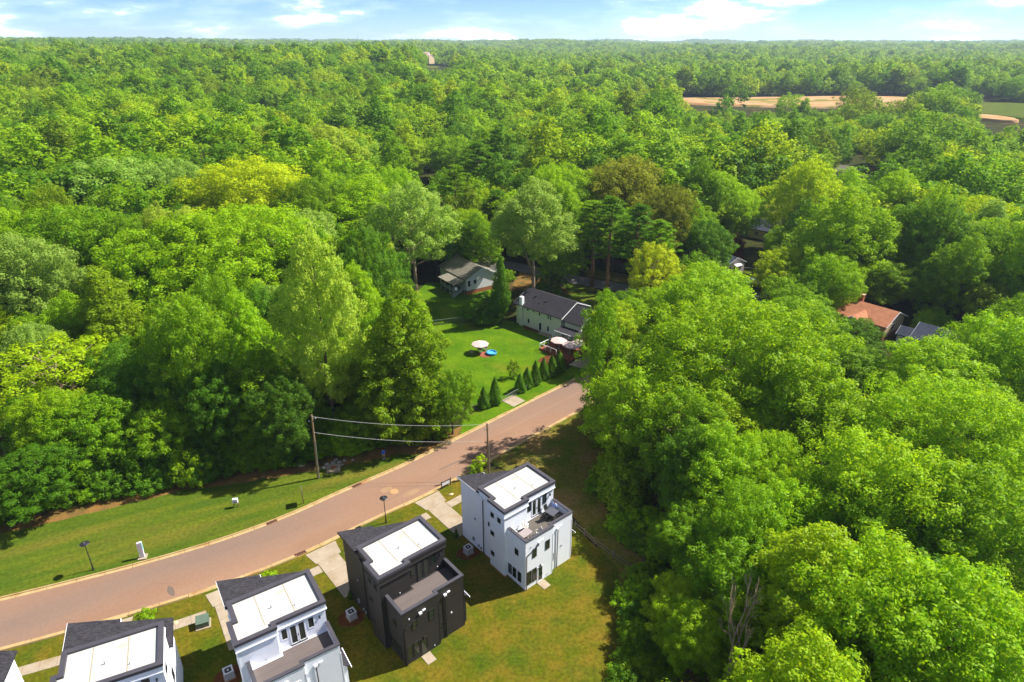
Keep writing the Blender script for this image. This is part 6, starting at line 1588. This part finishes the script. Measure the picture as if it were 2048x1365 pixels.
# ------------------------------------------------------------------ trees: prototypes
def mesh_np(name, V, F4, mat_, smooth=False):
    me = bpy.data.meshes.new(name)
    nv, nf = len(V), len(F4)
    me.vertices.add(nv); me.vertices.foreach_set('co', np.asarray(V, np.float32).ravel())
    me.loops.add(nf * 4); me.loops.foreach_set('vertex_index', np.asarray(F4, np.int32).ravel())
    me.polygons.add(nf); me.polygons.foreach_set('loop_start', np.arange(0, nf * 4, 4, dtype=np.int32)); me.polygons.foreach_set('loop_total', np.full(nf, 4, np.int32))
    me.materials.append(mat_)
    me.update(calc_edges=True); me.validate()
    return me

def unit(a): return a / np.maximum(np.linalg.norm(a, axis=1, keepdims=True), 1e-6)

def leaves(C, N, size, rng, aspect=0.62, axis=None):
    """kite-shaped leaf sprays at C facing N"""
    n = len(C); N = unit(N)
    T = rng.normal(size=(n, 3)) if axis is None else axis + rng.normal(size=(n, 3)) * 0.25
    T = unit(T - N * np.sum(T * N, 1, keepdims=True)); B = np.cross(N, T)
    s = size * rng.uniform(0.65, 1.3, (n, 1))
    droop = N * s * rng.uniform(-0.25, 0.25, (n, 1))
    V = np.stack([C - T * s, C - B * s * aspect + T * s * 0.15, C + T * s + droop, C + B * s * aspect + T * s * 0.15], 1).reshape(-1, 3)
    F = np.arange(n * 4).reshape(-1, 4)
    return V, F

def sph(n, rng): return unit(rng.normal(size=(n, 3)))

def limb(mb, a, b, r0, r1, rng, sag=0.0, n=5, seg=4):
    a, b = np.array(a, float), np.array(b, float); L = np.linalg.norm(b - a); pts, rs = [], []
    off = rng.normal(size=3) * L * 0.06
    for k in range(seg + 1):
        t = k / seg; p = a + (b - a) * t + off * math.sin(t * PI) + np.array([0, 0, sag * L * math.sin(t * PI)])
        pts.append(tuple(p)); rs.append(r0 + (r1 - r0) * t)
    mb.tube(pts, rs, n, caps=False)

PROTO = {}
def finish(key, V, F, tr, leaf_m, bark_m, H, R):
    cm = mesh_np('crown', V, F, M[leaf_m]); tm = None
    if tr is not None and tr.v:
        tm = bpy.data.meshes.new('trunk'); tm.from_pydata(tr.v, [], tr.f); tm.materials.append(M[bark_m]); tm.polygons.foreach_set('use_smooth', [True] * len(tm.polygons)); tm.update()
    PROTO[key] = (cm, tm, H, R)

def broadleaf(key, seed, H=20.0, R=6.0, cb=0.28, prof='round', nclump=95, nleaf=370, leaf=0.14, cs=(0.17, 0.27), limbs=16, bark_m='bark', lobes=0.32, tr_r=0.32, flat=0.95, fork=False, inner=0.18, reach=0.8, jag=0.15, plume=0.40, gap=1.30):
    rng = np.random.default_rng(seed)
    zb, zt = H * cb, H
    def rad_(t):
        if prof == 'round': return math.sqrt(max(0.0, 1 - (2 * t - 0.86) ** 2 / 1.32)) 
        if prof == 'oval': return max(0.05, math.sin(PI * min(1, 0.10 + 0.90 * t) ** 0.82)) ** 0.75
        if prof == 'spire': return max(0.05, (1 - t) ** 0.6 * min(1, 0.35 + 2.6 * t))
        if prof == 'vase': return max(0.08, min(1.0, 0.35 + 1.1 * t) * math.sqrt(max(0, 1 - max(0, (t - 0.62) / 0.4) ** 2)))
        return 1
    ph = rng.uniform(0, 2 * PI, 6)
    def lobe(az, t): return 1 + lobes * (0.5 * math.sin(2 * az + ph[0] + 3 * t) + 0.4 * math.sin(3 * az + ph[1] - 5 * t) + 0.35 * math.sin(5 * az + ph[2] + 7 * t))
    C = []; tries = 0; pos_ = np.zeros((nclump, 3)); dm = gap * R * (cs[0] + cs[1]) * 0.5
    while len(C) < nclump and tries < 14000:
        tries += 1
        t = rng.uniform(0, 1) ** 0.85; az = rng.uniform(0, 2 * PI)
        r_ = rad_(t) * lobe(az, t)
        if rng.uniform() > 0.15 + r_: continue
        f = 0.97 + rng.normal() * jag if rng.uniform() > inner else rng.uniform(0.25, 0.85)
        c = R * cs[0] * 0.9
        p = np.array([R * r_ * f * math.cos(az) * 0.92, R * r_ * f * math.sin(az) * 0.92, zb + (zt - zb - c * 0.6) * t])
        k_ = len(C)
        if k_ == 0 or np.min(np.sum((pos_[:k_] - p) ** 2, 1)) > (dm * max(0.6, 1 - tries / 20000)) ** 2:
            pos_[k_] = p; C.append((p, R * rng.uniform(*cs)))
    Vs, Fs, off = [], [], 0
    zc = zb + (zt - zb) * 0.40
    for p, c in C:
        outw = unit(np.array([[p[0], p[1], (p[2] - zc) * 0.7]]))
        ax_ = unit(outw + np.array([[0, 0, 0.9]]))
        n = int(nleaf * (c / (R * 0.5 * (cs[0] + cs[1]))) ** 2 * 1.5)
        d = sph(n, rng); d = unit(d + ax_ * 0.55)
        rr = rng.uniform(0.35, 1.06, (n, 1)) ** 0.5
        pos = p + d * rr * c * np.array([1, 1, flat]) * (1 + 0.15 * rng.normal(size=(n, 1)))
        pos = pos + ax_ * (d @ ax_[0])[:, None] * rr * c * plume
        nor = d * 0.95 + np.array([0, 0, 0.2]) + rng.normal(size=(n, 3)) * 0.38
        V, F = leaves(pos, nor, leaf, rng)
        Vs.append(V); Fs.append(F + off); off += len(V)
    tr = MB()
    bend = rng.normal(size=2) * 0.35
    top = (bend[0], bend[1], H * 0.80)
    def trunk_at(z): t = z / H; return (bend[0] * t * t * 1.3, bend[1] * t * t * 1.3, z)
    zs_ = [-0.3, H * 0.03, H * 0.15, H * 0.32, H * 0.52, H * 0.70, H * 0.84]
    rs_ = [tr_r * 1.35, tr_r * 1.05, tr_r * 0.9, tr_r * 0.72, tr_r * 0.5, tr_r * 0.28, tr_r * 0.1]
    tr.tube([trunk_at(z) for z in zs_], rs_, 8)
    if fork: tr.tube([trunk_at(H * 0.2), (bend[0] + 1.1, bend[1] + 0.5, H * 0.45), (bend[0] + 1.7, bend[1] + 0.7, H * 0.78)], [tr_r * 0.7, tr_r * 0.5, tr_r * 0.15], 7)
    order = rng.permutation(len(C))[:limbs]
    for i in order:
        p, c = C[i]
        z0 = max(H * cb * 0.8, p[2] - np.hypot(p[0], p[1]) * rng.uniform(0.5, 0.95)); z0 = min(z0, H * 0.75)
        q_ = np.array(trunk_at(z0)); limb(tr, q_, q_ + (p - q_) * reach, tr_r * 0.30, 0.03, rng, -0.05)
    finish(key, np.concatenate(Vs), np.concatenate(Fs), tr, 'leaf', bark_m, H, R)

def pine(key, seed, H=22.0, R=4.6, cb=0.5):
    rng = np.random.default_rng(seed); tr = MB(); Vs, Fs, off = [], [], 0
    tr.tube([(0, 0, -0.3), (0.05, 0, H * 0.3), (0.15, 0.1, H * 0.62), (0.1, 0.2, H * 0.97)], [0.36, 0.28, 0.2, 0.05], 8)
    nb = 64
    for k in range(nb):
        t = (k + rng.uniform(0, 0.8)) / nb; z = H * cb + (H * 0.985 - H * cb) * t
        az = k * 2.39996 + rng.normal() * 0.3; L = R * (1 - t) ** 0.55 * min(1, 0.5 + 1.8 * t) * rng.uniform(0.65, 1.1) + 0.35
        e = np.array([L * math.cos(az), L * math.sin(az), z + L * rng.uniform(0.02, 0.30)])
        limb(tr, (0.1, 0.1, z), e, 0.055 * (1 - 0.5 * t), 0.02, rng, -0.03, 4, 3)
        for q in (1.0, 0.72, 0.45):
            if rng.uniform() < 0.10: continue
            c = np.array([0.1, 0.1, z]) * (1 - q) + e * q + rng.normal(size=3) * 0.2; cr = rng.uniform(0.55, 0.95)
            n = 95; d = sph(n, rng); d[:, 2] = np.abs(d[:, 2]) * 0.8 - 0.15
            pos = c + d * cr * rng.uniform(0.3, 1, (n, 1)) * np.array([1, 1, 0.55])
            V, F = leaves(pos, d * 0.4 + np.array([0, 0, 0.6]) + rng.normal(size=(n, 3)) * 0.5, 0.21, rng, 0.26, axis=d); Vs.append(V); Fs.append(F + off); off += len(V)
    finish(key, np.concatenate(Vs), np.concatenate(Fs), tr, 'needle', 'bark_pine', H, R)

def conical(key, seed, H=5.0, R=1.3, n=4200, leaf=0.13, power=0.8, bulge=0.1):
    rng = np.random.default_rng(seed); t = rng.uniform(0, 1, n) ** 1.35; az = rng.uniform(0, 2 * PI, n)
    r_ = R * (1 - t) ** power * (1 + 0.13 * np.sin(5 * az + 9 * t) + 0.10 * np.sin(3 * az - 14 * t + seed)) * np.minimum(1, 0.55 + 6 * t) + bulge * np.sin(PI * t) * R
    f = rng.uniform(0.72, 1.06, n)
    pos = np.stack([r_ * f * np.cos(az), r_ * f * np.sin(az), 0.04 * H + t * H * 0.97], 1)
    nor = np.stack([np.cos(az), np.sin(az), np.full(n, 0.55)], 1) + rng.normal(size=(n, 3)) * 0.45
    V, F = leaves(pos, nor, leaf, rng, 0.5, axis=np.array([[0, 0, 1.0]]) + nor * 0.5)
    tr = MB(); tr.tube([(0, 0, -0.1), (0, 0, H * 0.5), (0, 0, H * 0.95)], [R * 0.10, R * 0.07, 0.01], 6)
    finish(key, V, F, tr, 'leaf', 'bark', H, R)

def branching(key, seed, H=18.0, R=4.5, bark_m='bark', levels=5, spread=0.55, first=0.25, twig=0.02, base_r=0.28):
    """leafless tree: trunk forks into ever finer branches"""
    rng = np.random.default_rng(seed); tr = MB(); tw = MB()
    def grow(p, d, L, r, lev):
        q = p + d * L; (tr if lev > 2 else tw).tube([tuple(p), tuple((p + q) / 2 + rng.normal(size=3) * L * 0.05), tuple(q)], [r, r * 0.82, r * 0.62], 6 if lev > 2 else 3, caps=False)
        if lev == 0: return
        for k in range(3 if lev <= 3 else 2 + int(rng.uniform() < 0.6)):
            nd = d + rng.normal(size=3) * spread; nd[2] = nd[2] * 0.8 + 0.35; nd /= np.linalg.norm(nd)
            grow(q if k < 2 else p + d * L * rng.uniform(0.5, 0.9), nd, L * rng.uniform(0.6, 0.85), r * rng.uniform(0.5, 0.66), lev - 1)
    grow(np.array([0, 0, -0.2]), np.array([0.03, 0.0, 1.0]), H * first, base_r, levels)
    zt = max(v[2] for v in tw.v + tr.v); rr = max(math.hypot(v[0], v[1]) for v in tw.v + tr.v)
    tm = bpy.data.meshes.new('trunk'); tm.from_pydata(tr.v, [], tr.f); tm.materials.append(M[bark_m]); tm.update()
    cm = bpy.data.meshes.new('twigs'); cm.from_pydata(tw.v, [], tw.f); cm.materials.append(M[bark_m]); cm.update()
    PROTO[key] = (cm, tm, zt, rr * 0.85)

broadleaf('oak0', 1, nclump=300, nleaf=95, cs=(0.12, 0.19), leaf=0.165)
broadleaf('oak1', 2, lobes=0.34, nclump=240, nleaf=110, cs=(0.14, 0.22), leaf=0.17)
broadleaf('oak2', 3, cs=(0.10, 0.16), nclump=380, nleaf=72, leaf=0.155)
broadleaf('pop0', 11, H=24, R=5.0, cb=0.20, prof='oval', nclump=320, nleaf=80, cs=(0.13, 0.20), tr_r=0.3, leaf=0.16)
broadleaf('pop1', 12, H=24, R=4.6, cb=0.16, prof='spire', nclump=300, nleaf=80, cs=(0.13, 0.22), leaf=0.16, jag=0.14)
broadleaf('pop2', 13, H=24, R=5.0, cb=0.22, prof='oval', nclump=360, nleaf=68, cs=(0.11, 0.18), lobes=0.34, leaf=0.155, jag=0.14)
broadleaf('vase0', 21, H=20, R=6.5, cb=0.28, prof='vase', nclump=280, nleaf=90, cs=(0.11, 0.18), limbs=30, leaf=0.16)
broadleaf('air0', 31, H=18, R=6.5, cb=0.20, prof='round', nclump=130, cs=(0.11, 0.17), nleaf=85, leaf=0.17, limbs=60, reach=1.0, bark_m='bark_pale', inner=0.3, lobes=0.35, gap=1.5)
broadleaf('air1', 32, H=22, R=5.2, cb=0.32, prof='oval', nclump=170, cs=(0.13, 0.20), nleaf=85, leaf=0.165, limbs=44, bark_m='bark_pale', lobes=0.35, gap=1.4)
broadleaf('tall0', 33, H=24, R=5.0, cb=0.40, prof='oval', nclump=220, cs=(0.13, 0.21), nleaf=90, leaf=0.165, limbs=26, bark_m='bark_pale', fork=True, lobes=0.3)
broadleaf('big0', 41, H=22, R=9.5, cb=0.12, prof='round', nclump=620, cs=(0.070, 0.118), nleaf=75, leaf=0.16, limbs=30, tr_r=0.5, lobes=0.36)
broadleaf('ivy0', 42, H=20, R=3.4, cb=0.04, prof='vase', nclump=150, cs=(0.15, 0.25), nleaf=70, leaf=0.15, lobes=0.5, inner=0.5)
broadleaf('bush0', 51, H=3.2, R=2.2, cb=0.02, prof='round', nclump=70, cs=(0.17, 0.26), nleaf=48, leaf=0.125, limbs=8, tr_r=0.08)
broadleaf('bush1', 52, H=5.0, R=2.6, cb=0.02, prof='oval', nclump=100, cs=(0.17, 0.26), nleaf=52, leaf=0.14, limbs=8, tr_r=0.1, lobes=0.35)
broadleaf('sap0', 53, H=2.6, R=0.9, cb=0.18, prof='oval', nclump=18, cs=(0.26, 0.4), nleaf=40, leaf=0.10, limbs=10, tr_r=0.05, lobes=0.3, gap=1.0)
pine('pine0', 61); pine('pine1', 62, cb=0.40, R=4.2)
broadleaf('hem0', 71, H=20, R=6, cb=0.02, prof='spire', nclump=380, cs=(0.10, 0.17), nleaf=78, leaf=0.16, limbs=26, flat=0.6, lobes=0.3, jag=0.14, plume=0.1, inner=0.3)
conical('cone0', 81); conical('cone1', 82, bulge=0.18)
conical('ced0', 83, H=12, R=2.0, n=9000, leaf=0.2, power=0.5, bulge=0.35)
branching('bare0', 91, spread=0.42); branching('dead0', 92, bark_m='bark_pale', levels=3, spread=0.5, first=0.5, base_r=0.42); branching('dead1', 95, H=14, bark_m='bark_pale', levels=4, spread=0.45, first=0.30, base_r=0.34)

TONE = {'lime': (0.308, 0.446, 0.005), 'yellow': (0.460, 0.544, 0.012), 'gold': (0.354, 0.465, 0.006), 'fresh': (0.236, 0.410, 0.005), 'mid': (0.160, 0.307, 0.005), 'deep': (0.093, 0.219, 0.007),
        'dark': (0.063, 0.152, 0.007), 'silver': (0.249, 0.391, 0.055), 'olive': (0.179, 0.294, 0.006), 'rust': (0.189, 0.230, 0.014), 'pale': (0.308, 0.421, 0.035), 'maroon': (0.107, 0.024, 0.016), 'none': (1, 1, 1)}
def plant(name, key, x, y, h, r, tone, label, cat, group, seed):
    cm, tm, H, R = PROTO[key]
    rng = random.Random(seed)
    root = empty(name, (x, y, terrain(x, y)), rng.uniform(0, 2 * PI), label=label, cat=cat, group=group)
    sx = r / R; sz = h / H
    c = TONE[tone]; k = rng.uniform(0.88, 1.12); c = (c[0] * k * rng.uniform(0.94, 1.06), c[1] * k, c[2] * k)
    for nm, me in (('crown' if cm.name.startswith('crown') else 'twigs', cm), ('trunk', tm)):
        if me is None: continue
        o = bpy.data.objects.new(nm, me); COL.objects.link(o); o.parent = root; o.scale = (sx, sx, sz)
        o.color = (*c, 1)
    return root
KINDS_ = {'b': ('broadleaf_tree', 'tree', 'woodland trees'), 'p': ('pine_tree', 'tree', 'woodland trees'), 'h': ('hemlock_tree', 'tree', 'woodland trees'), 'c': ('cedar_tree', 'tree', 'woodland trees'),
          'l': ('leafless_tree', 'tree', 'woodland trees'), 'd': ('dead_tree', 'tree', 'dead trees'), 'y': ('young_tree', 'tree', 'young trees'), 'e': ('conical_evergreen', 'tree', 'conical evergreens along the street'),
          'g': ('garden_shrub', 'shrub', 'garden shrubs'), 'r': ('roadside_bush', 'shrub', 'roadside bushes'), 's': ('woodland_shrub', 'shrub', 'shrubs along the wood edges')}
for k, line in enumerate(TREES.strip().split('\n')):
    kd, key, x, y, h, r, tone, lab_ = line.split('|')
    nm, cat, grp_ = KINDS_[kd]
    plant(nm, key, float(x), float(y), float(h), float(r), tone, lab_, cat, grp_, k)

# ------------------------------------------------------------------ the woodland beyond, too many to count
def far_proto(key, seed, H, R, nclump, nleaf, leaf, prof, cb=0.2, **kw):
    broadleaf(key, seed, H=H, R=R, cb=cb, prof=prof, nclump=nclump, nleaf=nleaf, leaf=leaf, limbs=3, **kw)
    PROTO[key][0].materials.clear(); PROTO[key][0].materials.append(M['leaf_far'])
for k in range(5): far_proto('mid%d' % k, 200 + k, (19, 23, 20, 24, 18)[k], (5.6, 4.8, 6.2, 4.6, 5.2)[k], 90, 46, 0.30, ('round', 'oval', 'round', 'spire', 'vase')[k], cs=(0.17, 0.28), lobes=0.34)
for k in range(4): far_proto('far%d' % k, 220 + k, (20, 22, 19, 23)[k], (5.8, 5.0, 6.2, 4.8)[k], 34, 24, 0.64, ('round', 'oval', 'round', 'oval')[k], cs=(0.24, 0.38), lobes=0.25)
srcs = []
for k, line in enumerate(FAR_TREES.strip().split('\n')):
    key, x, y, h, r, lab_ = line.split('|')
    root = plant('broadleaf_tree', key, float(x), float(y), float(h), float(r), 'mid', lab_, 'tree', 'woodland trees', 900 + k)
    srcs.append([c for c in root.children if c.name.startswith('crown')][0])

rng = np.random.default_rng(77)
TH_ = rad(24.723); FPX = 1315.0
def project(x, y, z):
    dz = z - CAM_H; zc = y * math.cos(TH_) - dz * math.sin(TH_); yc = y * math.sin(TH_) + dz * math.cos(TH_)
    return 1024 + FPX * x / zc, 682.5 - FPX * yc / zc
pts = []
clear = [(300, 680, 170, 80), (428, 565, 92, 96), (352, 520, 20, 28), (-34, 262, 10, 17), (160.5, 302, 10, 12), (165, 290, 9, 11), (150, 300, 9, 9), (-190, 1335, 42, 26), (95, 238, 12, 18), (80, 204, 9, 9)]
open_views = [(1370, 1570, 186, 216, 720, 0.03), (1570, 1840, 190, 212, 720, 0.09), (1960, 2100, 212, 250, 660, 0.04), (844, 896, 112, 136, 1330, 0.0), (1690, 1745, 335, 385, 300, 0.0), (838, 905, 360, 392, 270, 0.1), (1525, 1578, 425, 478, 204, 0.0), (1540, 1570, 405, 430, 236, 0.1)]
def ring_pts(d0, d1, sp, lo, hi, s0, s1, wide=1.0):
    n = int(1.536 * 0.5 * (d1 * d1 - d0 * d0) / (sp * sp))
    d = np.sqrt(rng.uniform(d0 * d0, d1 * d1, n)); a = rng.uniform(-0.768, 0.768, n)
    cell = {}
    for dd, aa in zip(d, a):
        x, y = dd * math.sin(aa), dd * math.cos(aa)
        k_ = (int(x // (sp * 0.8)), int(y // (sp * 0.8)))
        if k_ in cell: continue
        if any(((x - cx) / rx) ** 2 + ((y - cy_) / ry) ** 2 < 1 for cx, cy_, rx, ry in clear): continue
        z = terrain(x, y); s = rng.uniform(s0, s1)
        s *= 1 + 0.45 * mnoise.noise(Vector((x / 90.0, y / 90.0, 9.0)))
        s = min(s, 1.42)
        u, v = project(x, y, z + 25 * s); w = FPX * 7.0 * s / dd; vb = project(x, y, z + 6)[1]
        bad = False
        for x0, x1, y0, y1, dep, pr in open_views:
            if dd < dep and u + w > x0 and u - w < x1 and v < y1 and vb > y0 and rng.uniform() > pr:
                # too tall for this gap: a younger tree stands here, or none
                for f_ in (0.8, 0.65, 0.5, 0.36, 0.25):
                    v = project(x, y, z + 25 * s * f_)[1]
                    if v >= y1: s *= f_; break
                else: bad = True
        if bad: continue
        cell[k_] = 1
        pts.append((x, y, z - 0.3, int(rng.integers(lo, hi)), s * wide, s))
ring_pts(FAR_START, 520, 11.4, 0, 5, 0.8, 1.42, 1.52); ring_pts(520, 1300, 12.5, 0, 9, 0.75, 1.38, 1.55); ring_pts(1300, 2400, 12.5, 5, 9, 0.85, 1.25, 1.45); ring_pts(2400, 6800, 27, 5, 9, 0.85, 1.3, 2.6)
for q in WOOD.split():
    x, y, s = map(float, q.split(',')); pts.append((x, y, terrain(x, y), int(rng.integers(0, 5)), s, s))
me = bpy.data.meshes.new('distant_woodland')
P_ = np.array(pts)
me.vertices.add(len(P_)); me.vertices.foreach_set('co', P_[:, :3].astype(np.float32).ravel())
for nm, ty, dat in (('kind_index', 'INT', P_[:, 3].astype(np.int32)), ('tree_width', 'FLOAT', P_[:, 4].astype(np.float32)), ('tree_height', 'FLOAT', P_[:, 5].astype(np.float32)), ('turn', 'FLOAT', rng.uniform(0, 6.28, len(P_)).astype(np.float32))):
    at_ = me.attributes.new(nm, ty, 'POINT'); at_.data.foreach_set('value', dat)
wood = bpy.data.objects.new('distant_woodland', me); COL.objects.link(wood)
tag(wood, 'endless green woodland stretching from the last houses to the horizon', 'woodland', kind='stuff')
ng = bpy.data.node_groups.new('scatter_trees', 'GeometryNodeTree')
ng.interface.new_socket('Geometry', in_out='INPUT', socket_type='NodeSocketGeometry'); ng.interface.new_socket('Geometry', in_out='OUTPUT', socket_type='NodeSocketGeometry')
gn, gl_ = ng.nodes, ng.links
gi, go = gn.new('NodeGroupInput'), gn.new('NodeGroupOutput')
jo = gn.new('GeometryNodeJoinGeometry')
# one source per kind, in order (the join lists its inputs first-linked last, so link them backwards)
for o in reversed(srcs):
    inf = gn.new('GeometryNodeObjectInfo'); inf.transform_space = 'ORIGINAL'; inf.inputs['Object'].default_value = o; inf.inputs['As Instance'].default_value = True
    gl_.new(inf.outputs['Geometry'], jo.inputs[0])
iop = gn.new('GeometryNodeInstanceOnPoints'); iop.inputs['Pick Instance'].default_value = True
gl_.new(gi.outputs[0], iop.inputs['Points']); gl_.new(jo.outputs[0], iop.inputs['Instance'])
def na(nm, ty):
    a = gn.new('GeometryNodeInputNamedAttribute'); a.data_type = ty; a.inputs['Name'].default_value = nm; return a.outputs['Attribute']
gl_.new(na('kind_index', 'INT'), iop.inputs['Instance Index']); sx_ = gn.new('ShaderNodeCombineXYZ'); aw_ = na('tree_width', 'FLOAT'); gl_.new(aw_, sx_.inputs['X']); gl_.new(aw_, sx_.inputs['Y']); gl_.new(na('tree_height', 'FLOAT'), sx_.inputs['Z']); gl_.new(sx_.outputs[0], iop.inputs['Scale'])
cx_ = gn.new('ShaderNodeCombineXYZ'); gl_.new(na('turn', 'FLOAT'), cx_.inputs['Z']); gl_.new(cx_.outputs[0], iop.inputs['Rotation'])
gl_.new(iop.outputs[0], go.inputs[0])
md = wood.modifiers.new('scatter', 'NODES'); md.node_group = ng
# ------------------------------------------------------------------ air
mh = bpy.data.materials.new('pale_air'); mh.use_nodes = True
hn, hl = mh.node_tree.nodes, mh.node_tree.links
hn.clear(); ho = hn.new('ShaderNodeOutputMaterial'); hv = hn.new('ShaderNodeVolumePrincipled')
hv.inputs['Color'].default_value = (0.66, 0.82, 1.0, 1); hv.inputs['Density'].default_value = 0.00010; hv.inputs['Anisotropy'].default_value = 0.2
hl.new(hv.outputs['Volume'], ho.inputs['Volume'])
haze = MB().box(-7600, 7600, -7600, 7600, min(v[2] for v in gv) - 1.0, 112).build('haze', mh)
tag(haze, 'thin pale haze over the woods', kind='stuff')
